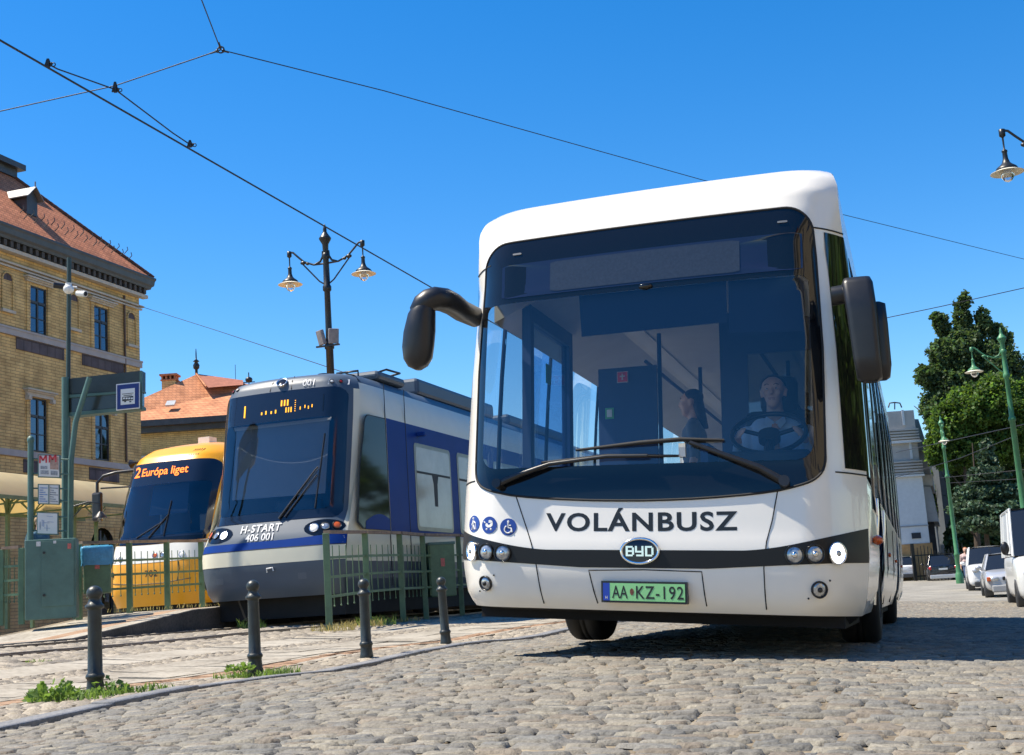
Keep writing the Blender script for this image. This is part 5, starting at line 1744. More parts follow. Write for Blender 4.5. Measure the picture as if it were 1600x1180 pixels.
m = MB(); fill_outline(m, FY, clr, 0.008, 0, 90, 5); part('windscreen', m, glass('tram_windscreen'), ty)
m = MB(); m.add([FY.u(x, w, -0.2) for x, w in ((-0.35, 2.2), (0.6, 2.2), (0.55, 2.85), (-0.35, 2.85))], [(0, 1, 2, 3)]); part('roller_blind', m, mat('dark_blind', (0.05, 0.07, 0.12), 0.9), ty)
m = MB(); m.box(-0.95, 0.95, 0.7, 1.3, 1.0, 1.78); part('driver_desk', m, M_desk, ty, bevel=0.05)
m = MB(); m.box(-1.1, 1.1, 2.4, 2.45, 0.5, 3.2); part('cab_bulkhead', m, M_desk, ty)
m = MB(); m.box(-0.55, -0.5, 1.2, 2.3, 1.6, 2.5); m.box(0.1, 0.5, 1.7, 2.1, 1.0, 2.2); part('driver_seat', m, M_inside, ty, bevel=0.04)
m = MB(); add_text(m, '2', 0.22, lambda x, y: FY.u(-0.66 + x, 2.97 + y, 0.014), bold=0.02)
add_text(m, 'Európa liget', 0.165, lambda x, y: FY.u(-0.55 + x, 2.98 + y, 0.014), bold=0.014, align='LEFT', space=0.98)
part('destination_letters', m, M_led, ty)
m = MB(); add_text(m, '702', 0.13, lambda x, y: FY.u(0.05 + x, 0.88 + y, 0.008), bold=0.02, space=1.1); part('lettering', m, M_blk, ty)
m = MB()
line_on(m, FY, [(-1.0, 0.80), (-0.3, 0.74), (0.3, 0.74), (0.9, 0.8)], 0.008, 0.0)
line_on(m, FY, [(0.62, 0.76), (0.68, 1.0), (0.66, 1.15)], 0.008, 0.0)
part('seam', m, M_gasket, ty)
for x in (-0.92, 0.72): lamp_on(FY, x, 1.28, 0.06, ty, 'headlight', M_white, M_chrome, 0.01)
lamp_on(FY, -0.74, 1.28, 0.05, ty, 'headlight', M_lens, M_blk, 0.01)
lamp_on(FY, 0.12, 1.30, 0.055, ty, 'headlight', M_orange, M_chrome, 0.01)
lamp_on(FY, 0.3, 1.30, 0.055, ty, 'headlight', M_lens, M_blk, 0.01)
lamp_on(FY, -0.98, 0.98, 0.05, ty, 'fog_light', M_lens, M_blk, 0.01)
m = MB(); fill_outline(m, FY, rrect(-0.32, -0.12, 1.22, 1.28, 0.01, 2), 0.009, 0, 24, 2); part('badge', m, M_silver, ty)
m = MB(); m.tube([FY.u(-0.1, 1.66, 0.02), FY.u(0.3, 2.1, 0.03)], 0.015, 6); m.tube([FY.u(0.25, 1.68, 0.02), FY.u(0.33, 2.4, 0.025)], 0.012, 6); m.tube([FY.u(-0.4, 1.68, 0.02), FY.u(0.2, 1.98, 0.025)], 0.012, 6)
part('wiper', m, M_blk, ty)
m = MB()
for k in range(5):
    a = FY.p(0.46 + k * 0.045, 3.36, 0.004); b = FY.p(0.52 + k * 0.045, 3.5, 0.004)
    m.tube([a, b], 0.008, 4)
part('roof_vent', m, M_gasket, ty)
mm_ = MB()
a = FY.p(-0.97, 3.2, 0.02)
mm_.tube([a, a + Vector((-0.35, -0.15, -0.02)), a + Vector((-0.6, -0.25, -0.08)), a + Vector((-0.72, -0.3, -0.22)), a + Vector((-0.72, -0.3, -0.42))], 0.035, 8)
mm_.tube([FY.p(-0.98, 2.85, 0.02), FY.p(-0.98, 2.85, 0.02) + Vector((-0.55, -0.25, 0.0))], 0.018, 6)
mi_ = part('mirror_arm', mm_, M_blk, ty)
m = MB(); q = a + Vector((-0.72, -0.3, -0.72)); m.box(q.x - 0.12, q.x + 0.12, q.y - 0.06, q.y + 0.06, q.z - 0.32, q.z + 0.3); part('mirror', m, M_blk, mi_, bevel=0.05)
m = MB(); m.box(-0.08, 0.2, 2.0, 2.3, 3.76, 3.9); part('roof_lamp', m, M_white, ty)
m = MB(); m.tube([(-1.05, 1.6, 3.35), (-1.2, 1.3, 3.4)], 0.03, 6); m.lathe([(0.02, 0), (0.1, 0.12)], Matrix.Translation((-1.2, 1.3, 3.4)) @ Matrix.Rotation(R(-100), 4, 'Y'), 12); part('horn', m, M_blk, ty)
m = MB(); m.box(-1.05, 1.05, 0.5, 27, 0.05, 0.4); part('underframe', m, M_tdark, ty)
for s in (-1, 1):
    for k in range(6):
        y = 2.6 + k * 2.0
        m = MB(); m.box(min(s * 1.203, s * 1.212), max(s * 1.203, s * 1.212), y, y + 1.7, 1.5, 2.9); part('side_window', m, mat('saloon_glass', (0.05, 0.05, 0.05), 0.04), ty)
# ---------------------------------------------------------------- the white bus
bus_yaw, bus_roll = YAW, R(3.47)
A_ = Vector((math.sin(bus_yaw), math.cos(bus_yaw), 0))
L_ = Vector((math.cos(bus_yaw), -math.sin(bus_yaw), 0))
L2 = L_ * math.cos(bus_roll) - Vector((0, 0, 1)) * math.sin(bus_roll)
A2 = (A_ + Vector((0, 0, -0.013))).normalized()
Z2 = L2.cross(A2).normalized()
A2 = Z2.cross(L2).normalized()
MBUS = Matrix(((L2.x, A2.x, Z2.x, BX), (L2.y, A2.y, Z2.y, BY), (L2.z, A2.z, Z2.z, 0.101), (0, 0, 0, 1)))
bus = thing('bus', 'white city bus with dark windscreen driving over the cobbles, nearest vehicle', 'bus', M=MBUS)
C0 = -0.09
M_bw = mat('bus_white', (0.86, 0.825, 0.75), 0.25, coat=0.5, var=0.035, scale=1.3, detail=8)
M_bblk = mat('bus_black_trim', (0.010, 0.0105, 0.012), 0.4, spec=0.3, rvar=0.06, scale=3)
M_under = mat('bus_underside', (0.008, 0.008, 0.009), 0.9, var=0.3)
FB = Front(hw=[(0.25, 1.20), (0.35, 1.245), (0.6, 1.275), (1.1, 1.275), (1.8, 1.25), (2.52, 1.20), (2.7, 1.185), (2.84, 1.18), (2.94, 1.15), (3.0, 1.10), (3.03, 1.02)],
           v0=[(0.25, 0.12), (0.30, 0.06), (0.38, 0.02), (0.5, 0.0), (0.66, 0.0), (0.72, 0.012), (0.98, 0.03), (1.1, 0.05), (2.55, 0.17), (2.66, 0.20), (2.78, 0.24), (2.90, 0.33), (2.98, 0.46), (3.03, 0.68)],
           bow=[(0.25, 0.07), (2.98, 0.05)], corner=[(0.25, 0.34), (1.1, 0.38), (2.4, 0.34), (2.8, 0.16), (3.03, 0.10)], g0=0.70, pw=2.5, cx=C0)
W0, W1 = 0.27, 3.025
def arc_pts(cx, cy, r, a0, a1, n=6):
    return [(cx + r * math.cos(R(a0 + (a1 - a0) * i / n)), cy + r * math.sin(R(a0 + (a1 - a0) * i / n))) for i in range(n + 1)]
lowc = [(-1.06, 1.16), (-1.058, 1.13), (-1.052, 1.10), (-1.042, 1.075), (-1.025, 1.052), (-1.003, 1.032), (-0.975, 1.016), (-0.94, 1.002), (-0.89, 0.988), (-0.8, 0.968), (-0.7, 0.955), (-0.6, 0.945), (-0.45, 0.934), (-0.3, 0.926), (-0.15, 0.922), (0, 0.92)]
half = [(1.06, 1.16), (1.065, 1.8), (1.045, 2.35)] + arc_pts(0.87, 2.50, 0.165, 0, 90, 14)
wso = [(C0 + x, w) for x, w in half] + [(C0 - x, w) for x, w in reversed(half)] + [(C0 + x, w) for x, w in lowc[1:]] + [(C0 - x, w) for x, w in reversed(lowc[1:-1])]
wso = [(x if x > C0 else C0 + (x - C0) * (1 + 0.042 * min(1, (C0 - x) / 0.8)), w) for x, w in wso]
m = MB()
shell_round(m, FB, wso, W0, W1, 288, 14)
PW = [0.27, 0.36, 0.6, 0.85, 1.06, 1.8, 2.50, 2.7, 2.84, 2.94, 3.0, 3.025]
SEC = [(1.20, 0.27), (1.245, 0.36), (1.275, 0.6), (1.275, 0.85), (1.275, 1.06), (1.25, 1.8), (1.20, 2.50), (1.18, 2.7), (1.175, 2.84), (1.145, 2.94), (1.10, 3.0), (1.03, 3.03)]
END = 12.1
ARCH = [(2.75, 0.62), (8.72, 0.62)]
def sec_x(w):
    return float(np.interp(w, [b for a, b in SEC], [a for a, b in SEC]))
def arch_low(y):
    lo = 0.27
    for c, r in ARCH:
        if abs(y - c) < r: lo = max(lo, 0.46 + math.sqrt(r * r - (y - c) ** 2) * 1.0)
    return lo
ys = sorted(set([1.1] + list(np.linspace(1.4, END, 24)) + [c + r * math.cos(t) for c, r in ARCH for t in np.linspace(0, math.pi, 17)] + [c + s * (r + 0.002) for c, r in ARCH for s in (-1, 1)]))
for s in (1, -1):
    # nose edge to first section
    ring0 = [FB.p(s, w) for w in PW]
    ring1 = [Vector((C0 + s * x, 1.1, w)) for x, w in SEC]
    for j in range(len(PW) - 1):
        if 4 <= j < 6: continue            # window band stays open, glass closes it
        q = (ring0[j], ring1[j], ring1[j + 1], ring0[j + 1])
        m.add(q if s > 0 else tuple(reversed(q)), [(0, 1, 2, 3)], 0, True)
    # lower wall with wheel arches
    for a, b in zip(ys, ys[1:]):
        la, lb_ = arch_low(a), arch_low(b)
        n = 5
        for k in range(n):
            w = [la + (1.06 - la) * k / n, lb_ + (1.06 - lb_) * k / n, lb_ + (1.06 - lb_) * (k + 1) / n, la + (1.06 - la) * (k + 1) / n]
            q = [Vector((C0 + s * sec_x(w[0]), a, w[0])), Vector((C0 + s * sec_x(w[1]), b, w[1])), Vector((C0 + s * sec_x(w[2]), b, w[2])), Vector((C0 + s * sec_x(w[3]), a, w[3]))]
            m.add(q if s > 0 else list(reversed(q)), [(0, 1, 2, 3)], 0, True)
    # roof edge
    for a, b in zip(np.linspace(1.1, END, 9), np.linspace(1.1, END, 9)[1:]):
        for j in range(6, len(SEC) - 1):
            (x0, w0), (x1, w1) = SEC[j], SEC[j + 1]
            q = [Vector((C0 + s * x0, a, w0)), Vector((C0 + s * x0, b, w0)), Vector((C0 + s * x1, b, w1)), Vector((C0 + s * x1, a, w1))]
            m.add(q if s > 0 else list(reversed(q)), [(0, 1, 2, 3)], 0, True)
gs = np.linspace(-1, 1, 29)
m.loft([[FB.p(float(g), W1) for g in gs], [Vector((C0 + float(g) * 1.03, 1.3, 3.03 + 0.02 * (1 - g * g))) for g in gs], [Vector((C0 + float(g) * 1.03, END, 3.03 + 0.02 * (1 - g * g))) for g in gs]], False)
m.poly([Vector((C0 + x, END, w)) for x, w in SEC] + [Vector((C0 - x, END, w)) for x, w in reversed(SEC)])
part('body', m, M_bw, bus, fix=True)

M_ltint = glass('light_side_glass', (0.84, 0.88, 0.90), 0.03, 0.01, rmax=0.3)
# windscreen
clear = rrect(C0 - 1.04, C0 + 1.0, 1.14, 2.235, (0.10, 0.10, 0.05, 0.05), 6)
m = MB(); fill_outline(m, FB, wso, 0.004, 0, 288, 5, inner=clear); part('windscreen_surround', m, M_gloss, bus)
m = MB(); fill_outline(m, FB, clear, 0.006, 0, 120, 8); part('windscreen', m, M_wscreen, bus)
m = MB()
nn = 288
wr = resample(wso, nn)
m.tube([FB.u(x, w, 0.003) for x, w in wr + [wr[0]]], 0.008, 6, cap=False); part('windscreen_seal', m, M_rub, bus)
m = MB(); fill_outline(m, FB, rrect(C0 - 0.93, C0 + 0.97, 2.27, 2.50, 0.01, 2), 0.007, 0, 80, 4)
dsp = part('destination_display', m, mat('display_navy', (0.014, 0.022, 0.055), 0.10, spec=0.6), bus)
m = MB(); fill_outline(m, FB, rrect(C0 - 0.60, C0 + 0.60, 2.285, 2.485, 0.008, 2), 0.009, 0, 60, 3); part('display_panel', m, mat('display_led_grey', (0.035, 0.045, 0.065), 0.14, var=0.12, scale=60, spec=0.6), dsp)
m = MB()
for x in (-0.86, 0.83): fill_outline(m, FB, rrect(C0 + x, C0 + x + 0.06, 2.565, 2.578, 0.004, 2), 0.008, 0, 20, 2)
part('sensor', m, mat('sensor_grey', (0.15, 0.16, 0.17), 0.3), bus)
m = MB(); m.ell(FB.u(C0 + 0.02, 2.25, 0.012), (0.045, 0.02, 0.02), 0, 12, 8); part('mirror_base', m, M_gloss, bus)

# belt, seams
def belt_hi(g): return 0.627 + 0.14 * max(0, abs(g) - 0.45) ** 1.6 / 0.38
def belt_lo(g): return 0.522 + 0.05 * max(0, abs(g) - 0.3) / 0.7
m = MB(); patch(m, FB, -0.995, 0.995, belt_lo, belt_hi, 60, 4, 0.004)
part('grille_belt', m, M_bblk, bus)
for pts_ in ([(C0 - 0.80, 0.965), (C0 - 0.74, 0.8), (C0 - 0.69, 0.66)], [(C0 + 0.79, 0.965), (C0 + 0.755, 0.8), (C0 + 0.72, 0.68)], [(C0 - 0.69, 0.66), (C0 - 0.66, 0.53), (C0 - 0.63, 0.30)], [(C0 + 0.72, 0.68), (C0 + 0.70, 0.53), (C0 + 0.70, 0.30)], [(C0 - 0.29, 0.31), (C0 - 0.33, 0.505), (C0, 0.512), (C0 + 0.345, 0.505), (C0 + 0.36, 0.31)]):
    m = MB(); line_on(m, FB, pts_, 0.004); part('panel_seam', m, M_rub, bus)
m = MB()
for s in (-1, 1):
    for w in (1.075, 2.535):
        m = MB()
        out = [FB.p(s * g, w, 0.001) for g in np.linspace(0.872 if w < 2 else 0.86, 1.0, 12)]
        m.tube(out, 0.005, 5); part('panel_seam', m, M_rub, bus)

# lamps
for s in (-1, 1):
    for du, r, lit in ((1.10, 0.056, True), (0.985, 0.049, False), (0.875, 0.049, False)):
        x = C0 + s * du
        w = 0.605 + 0.012 * (du - 0.87) / 0.23
        lamp_on(FB, x, w, r, bus, 'headlight', M_lit if lit else M_lens, M_gloss if not lit else M_chrome, 0.014, 0.05, M_lens if lit else M_lit if False else M_chrome)
    lamp_on(FB, C0 + s * 1.0, 0.417, 0.043, bus, 'fog_light', M_lens, M_blk, 0.008, 0.04, M_blk)
    m = MB()
    for dx, dw in ((0.06, 0.05), (-0.06, -0.05)):
        q = FB.u(C0 + s * 1.0 + dx, 0.417 + dw, 0.002)
        m.ell(q, (0.006, 0.006, 0.006), 0, 8, 6)
    part('screw', m, M_blk, bus)

# lettering
def fit_text(mb, s, x0, x1, w0, hgt, F, off, mi=0, curve=0.0, **k):
    v, f = text_geo(s, 1.0, align='LEFT', **k)
    xs = [a for a, b in v]
    a, b = min(xs), max(xs)
    mb.add([F.u(x0 + (p - a) / (b - a) * (x1 - x0), w0 + q * hgt + curve * ((p - a) / (b - a) - 0.5) ** 2, off) for p, q in v], f, mi)
M_ink = mat('black_lettering', (0.012, 0.012, 0.013), 0.35)
m = MB(); fit_text(m, 'VOLÁNBUSZ', -0.69, 0.468, 0.742, 0.104, FB, 0.0012, bold=0.035, space=1.12, curve=0.012); part('lettering', m, M_ink, bus)
# badge
def ell_pts(cx, cy, a, b, n=40): return [(cx + a * math.cos(2 * math.pi * i / n), cy + b * math.sin(2 * math.pi * i / n)) for i in range(n)]
bc = (-0.105, 0.620)
m = MB(); fill_outline(m, FB, ell_pts(*bc, 0.104, 0.064), 0.016, 0, 40, 3); bd = part('badge', m, mat('badge_navy', (0.005, 0.006, 0.016), 0.12), bus)
m = MB(); m.tube([FB.u(x, w, 0.012) for x, w in ell_pts(*bc, 0.111, 0.071, 48) + [ell_pts(*bc, 0.111, 0.071, 48)[0]]], 0.010, 8, cap=False); part('rim', m, M_chrome, bd)
m = MB()
def bar_(x0, x1, w0, w1): m.add([FB.u(bc[0] + x, bc[1] + w, 0.019) for x, w in ((x0, w0), (x1, w0), (x1, w1), (x0, w1))], [(0, 1, 2, 3)])
for sx in (-0.083, 0.033):                              # B and D share the squared outline
    bar_(sx, sx + 0.013, -0.03, 0.03)
    bar_(sx, sx + 0.042, 0.02, 0.03); bar_(sx, sx + 0.042, -0.03, -0.02)
    bar_(sx + 0.038, sx + 0.05, -0.021, 0.021)
bar_(-0.07, -0.04, -0.005, 0.005)
bar_(-0.027, -0.015, -0.004, 0.03); bar_(0.012, 0.024, -0.03, 0.03); bar_(-0.027, 0.024, -0.008, 0.002); bar_(-0.02, 0.02, -0.03, -0.02)
part('letters', m, M_chrome, bd)
# number plate
pl = (-0.338, 0.172, 0.318, 0.444)
def plate_box(x0, x1, w0, w1, y0, y1, mt, nm, par):
    mb = MB(); mb.box(x0, x1, y0, y1, w0, w1); return part(nm, mb, mt, par)
yp = -0.012
pf_ = plate_box(*pl, yp - 0.012, yp + 0.05, M_blk, 'number_plate', bus)
plate_box(pl[0] + 0.012, pl[1] - 0.012, pl[2] + 0.012, pl[3] - 0.012, yp - 0.016, yp - 0.0125, mat('plate_green', (0.26, 0.62, 0.26), 0.4, var=0.04), 'plate', pf_)
plate_box(pl[0] + 0.012, pl[0] + 0.052, pl[2] + 0.012, pl[3] - 0.012, yp - 0.0168, yp - 0.0155, mat('plate_blue', (0.01, 0.05, 0.40), 0.4), 'country_band', pf_)
m = MB()
P3 = lambda x, y: Vector((x, yp - 0.0172, y))
def ft(s, x0, x1, w0, h, **k):
    v, f = text_geo(s, 1.0, align='LEFT', **k)
    a, b = min(p for p, q in v), max(p for p, q in v)
    m.add([P3(x0 + (p - a) / (b - a) * (x1 - x0), w0 + q * h) for p, q in v], f)
ft('AA', -0.272, -0.178, 0.345, 0.072, bold=0.012)
part('plate_letters', m, M_ink, pf_)
m = MB()
ft('KZ-192', -0.128, 0.152, 0.345, 0.072, bold=0.012, space=1.1)
part('plate_letters', m, M_ink, pf_)
m = MB(); ft('H', -0.312, -0.300, 0.340, 0.016, bold=0.02); part('country_letter', m, M_sgnw, pf_)
m = MB(); m.poly([P3(-0.153 + 0.012 * math.cos(t), 0.383 + 0.02 * math.sin(t)) for t in np.linspace(0, 6.28, 16)[:-1]]); part('crest', m, mat('crest_brown', (0.16, 0.05, 0.03), 0.5, var=0.5, scale=90), pf_)
# pictogram discs
for du, w, rr, kind in ((-1.105, 0.795, 0.054, 0), (-0.975, 0.782, 0.054, 1), (-0.845, 0.768, 0.054, 2)):
    x0 = C0 + du
    m = MB(); fill_outline(m, FB, ell_pts(x0, w, rr, rr, 32), 0.003, 0, 32, 3); o = part('pictogram', m, mat('picto_blue', (0.015, 0.05, 0.27), 0.35), bus)
    m = MB()
    def st(pts, r=0.005):
        m.tube([FB.u(x0 + a * rr, w + b * rr, 0.0042) for a, b in pts], r, 5)
    def dot_(a, b, r): m.ell(FB.u(x0 + a * rr, w + b * rr, 0.0042), (r * rr, 0.0015, r * rr), 0, 10, 6)
    if kind == 0:
        dot_(0.0, 0.62, 0.16); st([(0, 0.4), (0.02, -0.1)], 0.008); st([(0.02, -0.1), (-0.22, -0.7)], 0.006); st([(0.02, -0.1), (0.28, -0.7)], 0.006); st([(0, 0.35), (-0.3, 0.0), (-0.25, -0.15)], 0.0045); st([(0, 0.35), (0.35, 0.05)], 0.0045); st([(0.38, 0.1), (0.5, -0.7)], 0.003)
    elif kind == 1:
        m.poly([FB.u(x0 + a * rr, w + b * rr, 0.0042) for a, b in [(-0.5, 0.22), (-0.45, -0.1), (-0.2, -0.28), (0.2, -0.28), (0.45, -0.1), (0.5, 0.22)]])
        m.poly([FB.u(x0 + a * rr, w + b * rr, 0.0042) for a, b in [(-0.05, 0.26), (0.5, 0.26), (0.4, 0.5), (0.15, 0.6), (-0.05, 0.55)]])
        st([(-0.5, 0.25), (-0.68, 0.42)], 0.004); dot_(-0.28, -0.5, 0.13); dot_(0.28, -0.5, 0.13)
    else:
        dot_(0.0, 0.6, 0.15); st([(0, 0.42), (0.02, -0.1), (0.35, -0.12), (0.5, -0.6)], 0.006); st([(0.0, 0.2), (0.32, 0.15)], 0.0045)
        st([(-0.02 + 0.42 * math.cos(t), -0.28 + 0.42 * math.sin(t)) for t in np.linspace(2.0, 5.9, 14)], 0.0045)
    part('symbol', m, M_sgnw, o)

# wipers
m = MB()
m.tube([FB.u(0.74, 1.01, 0.03), FB.u(0.60, 1.09, 0.05), FB.u(0.20, 1.252, 0.05)], [0.024, 0.02, 0.013], 7)
m.cyl(FB.u(0.74, 1.01, 0.0), FB.u(0.74, 1.01, 0.06), 0.032, n=14)
w_ = part('wiper', m, M_blk, bus)
m = MB(); m.tube([FB.u(-0.50, 1.235, 0.025), FB.u(-0.1, 1.262, 0.04), FB.u(0.14, 1.272, 0.045), FB.u(0.40, 1.262, 0.025)], [0.008, 0.014, 0.014, 0.008], 6); part('blade', m, M_rub, w_)
m = MB()
m.tube([FB.u(-1.0, 1.035, 0.03), FB.u(-0.84, 1.09, 0.05), FB.u(-0.66, 1.15, 0.05), FB.u(-0.3, 1.185, 0.05), FB.u(-0.05, 1.18, 0.05)], [0.022, 0.018, 0.014, 0.013, 0.012], 7)
m.cyl(FB.u(-1.0, 1.035, 0.0), FB.u(-1.0, 1.035, 0.06), 0.03, n=14)
w_ = part('wiper', m, M_blk, bus)
m = MB(); m.tube([FB.u(-0.72, 1.165, 0.025), FB.u(-0.3, 1.19, 0.035), FB.u(0.13, 1.178, 0.025)], [0.008, 0.013, 0.008], 6); part('blade', m, M_rub, w_)
m = MB(); m.box(0.13, 0.17, -0.02, 0.03, 1.175, 1.255); m.xf(Matrix.Translation((0, FB.u(0.15, 1.21).y, 0))); part('washer_arm', m, M_white, w_)

# side windows: glass band wraps from the front pillar; black pillars between
def sidept(s, y, w, off=0.0):
    return Vector((C0 + s * (sec_x(w) + off), y, w))
for s in (1, -1):
    m = MB()
    n = 8
    gsr = np.linspace(0.912 if s > 0 else 0.985, 1.0, n)
    wl_ = np.linspace(1.10, 2.515, 7)
    rings = [[FB.p(s * float(g), float(w), 0.003) for g in gsr] + [sidept(s, 1.1, float(w), 0.003)] for w in wl_]
    m.loft(rings, False)
    part('quarter_window', m, M_ltint if s < 0 else mat('dark_side_glass', (0.012, 0.012, 0.011), 0.03, spec=0.9), bus)
    def spanel(nm, y0, y1, w0, w1, mt, off, k=5, par=None):
        mb = MB()
        wl = np.linspace(w0, w1, k + 1)
        a = [[sidept(s, y0, float(w), off), sidept(s, y1, float(w), off)] for w in wl]
        b = [[sidept(s, y0, float(w), off - 0.012), sidept(s, y1, float(w), off - 0.012)] for w in wl]
        mb.loft(a, False, smooth=True)
        mb.loft([b[0], a[0]], False, smooth=False); mb.loft([a[-1], b[-1]], False, smooth=False)
        mb.add([p[0] for p in a] + [p[0] for p in b], [(i, i + 1, k + 2 + i, k + 1 + i) for i in range(k)])
        mb.add([p[1] for p in a] + [p[1] for p in b], [(i, i + 1, k + 2 + i, k + 1 + i) for i in range(k)])
        return part(nm, mb, mt, par or bus, fix=True)
    if s > 0:
        spanel('window_pillar', 1.08, 1.16, 1.06, 2.51, M_gloss, 0.004)
        spanel('side_window', 1.16, 2.35, 0.92, 2.46, mat('dark_side_glass', (0.012, 0.012, 0.011), 0.03, spec=0.9), 0.006)
        edges = [2.35, 3.85, 5.4, 6.95, 8.5, 10.05, 11.9]
        for a, b in zip(edges, edges[1:]):
            spanel('window_pillar', a, a + 0.06, 1.06, 2.51, M_gloss, 0.006)
            spanel('side_window', a + 0.06, b, 1.06, 2.46, M_tint, 0.003)
        spanel('cant_rail', 1.1, 12.0, 2.46, 2.53, M_bblk, 0.006, 2)
        for a in (2.05, 4.2, 6.4, 10.2):
            mb = MB(); mb.tube([sidept(s, a, w, 0.002) for w in (0.3, 0.6, 1.0)] if a > 3 else [sidept(s, a, w, 0.002) for w in (1.0, 1.05)], 0.005, 5); part('panel_seam', mb, M_rub, bus)
        # driver's door style flap with its chrome edge, and amber side marker
        mb = MB(); mb.tube([sidept(s, 2.0, 0.32, 0.004), sidept(s, 2.0, 0.9, 0.004), sidept(s, 2.02, 1.04, 0.004)], 0.012, 6); part('panel_edge', mb, M_chrome, bus)
        mb = MB(); mb.tube([sidept(s, 3.5, 0.32, 0.004), sidept(s, 3.5, 0.9, 0.004), sidept(s, 3.52, 1.04, 0.004)], 0.012, 6); part('panel_edge', mb, M_chrome, bus)
        mb = MB(); mb.ell(sidept(s, 0.98, 0.72, 0.03), (0.035, 0.06, 0.03), 0, 14, 10); part('side_marker', mb, M_orange, bus)
        for a in (4.6, 7.2, 10.5):
            mb = MB(); mb.ell(sidept(s, a, 0.72, 0.01), (0.015, 0.05, 0.02), 0, 12, 8); part('side_marker', mb, M_orange, bus)
    else:
        edges = [1.1, 2.3, 3.9, 5.5, 6.9, 8.5, 10.1, 11.9]
        for i, (a, b) in enumerate(zip(edges, edges[1:])):
            spanel('window_pillar', a, a + 0.06, 1.06, 2.51, M_bblk, 0.004)
            spanel('side_window', a + 0.06, b, 1.06, 2.46, M_ltint, 0.003)
            if i in (0, 3):
                spanel('door_glass', a + 0.08, b - 0.04, 0.42, 1.06, M_bblk, 0.006)
        spanel('cant_rail', 1.1, 12.0, 2.46, 2.53, M_bblk, 0.006, 2)
m = MB(); m.box(C0 - 1.05, C0 + 1.05, END - 0.02, END + 0.02, 1.2, 2.5); part('rear_window', m, M_tint, bus)

# wheels
def wheel(x, y, r, w, twin=False, parent=bus):
    s = 1 if x > C0 else -1
    M = Matrix.Translation((x, y, r)) @ Matrix.Rotation(R(90 * s), 4, 'Y')
    hw_ = w / 2
    t = MB()
    t.lathe([(r * 0.60, -hw_), (r * 0.80, -hw_ * 1.02), (r * 0.94, -hw_ * 0.97), (r * 0.985, -hw_ * 0.8), (r, -hw_ * 0.55), (r, -hw_ * 0.2), (r * 0.985, -hw_ * 0.17), (r * 0.985, -hw_ * 0.1), (r, -hw_ * 0.07), (r, hw_ * 0.07), (r * 0.985, hw_ * 0.1), (r * 0.985, hw_ * 0.17),
             (r, hw_ * 0.2), (r, hw_ * 0.55), (r * 0.985, hw_ * 0.8), (r * 0.94, hw_ * 0.97), (r * 0.80, hw_ * 1.02), (r * 0.60, hw_)], M, 48, cap=False)
    w_ = part('wheel', t, M_rub, parent)
    t = MB()
    t.lathe([(r * 0.6, -hw_ * 0.9), (r * 0.61, hw_ * 0.98), (r * 0.56, hw_ * 0.8), (r * 0.5, hw_ * 0.3), (r * 0.28, hw_ * 0.15), (r * 0.25, hw_ * 0.6), (r * 0.12, hw_ * 0.7), (0, hw_ * 0.7)], M, 32)
    t.lathe([(r * 0.6, -hw_ * 0.9), (0, -hw_ * 0.85)], M, 24)
    for k in range(10):
        a = 2 * math.pi * k / 10
        q = M @ Vector((r * 0.4 * math.cos(a), r * 0.4 * math.sin(a), hw_ * 0.32)); q2 = M @ Vector((r * 0.4 * math.cos(a), r * 0.4 * math.sin(a), hw_ * 0.2))
        t.cyl(q2, q, r * 0.03, n=6)
    part('rim', t, mat('wheel_steel', (0.28, 0.28, 0.28), 0.45, 0.5, var=0.2), w_)
wheel(C0 + 1.10, 2.75, 0.47, 0.29)
wheel(C0 - 1.0, 2.75, 0.47, 0.29)
wheel(C0 + 1.08, 8.72, 0.47, 0.30)
wheel(C0 - 1.0, 8.72, 0.47, 0.30)
m = MB()
m.box(C0 - 1.12, C0 + 1.12, 0.35, 2.05, 0.20, 0.33); m.box(C0 - 0.75, C0 + 0.75, 2.05, 9.4, 0.20, 0.36); m.box(C0 - 1.15, C0 + 1.15, 3.5, 8.0, 0.2, 0.3); m.box(C0 - 1.15, C0 + 1.15, 9.5, 12.0, 0.22, 0.5)
m.cyl((C0 - 0.9, 2.75, 0.42), (C0 + 0.95, 2.75, 0.42), 0.07, n=10)
for s in (-1, 1): m.box(C0 + s * 0.8 - 0.02, C0 + s * 0.8 + 0.02, 2.1, 3.4, 0.3, 1.1)
part('underframe', m, M_under, bus)
m = MB(); m.add([FB.p(float(g), 0.272, -0.002) for g in gs] + [Vector((C0 + float(g) * 1.1, 0.9, 0.2)) for g in gs], [(i, i + 1, 29 + i + 1, 29 + i) for i in range(28)]); part('bumper_underside', m, M_under, bus)

# mirrors
m = MB()
yl = -0.02
m.tube([(-1.27, 0.40, 2.22), (-1.32, 0.24, 2.24), (-1.335, 0.11, 2.26), (-1.36, 0.02, 2.27), (-1.395, yl - 0.02, 2.268), (-1.43, yl - 0.035, 2.255), (-1.462, yl - 0.045, 2.23), (-1.484, yl - 0.05, 2.19), (-1.49, yl - 0.05, 2.14)], [0.068, 0.073, 0.077, 0.08, 0.08, 0.08, 0.078, 0.07, 0.05], 20)
ma = part('mirror_arm', m, M_blk, bus)
m = MB()
prof = [(-1.43, 2.295, 0.02, 0.03), (-1.455, 2.25, 0.06, 0.07), (-1.478, 2.17, 0.088, 0.09), (-1.492, 2.05, 0.103, 0.095), (-1.50, 1.95, 0.104, 0.09), (-1.50, 1.87, 0.094, 0.08), (-1.50, 1.82, 0.065, 0.06), (-1.498, 1.795, 0.02, 0.03)]
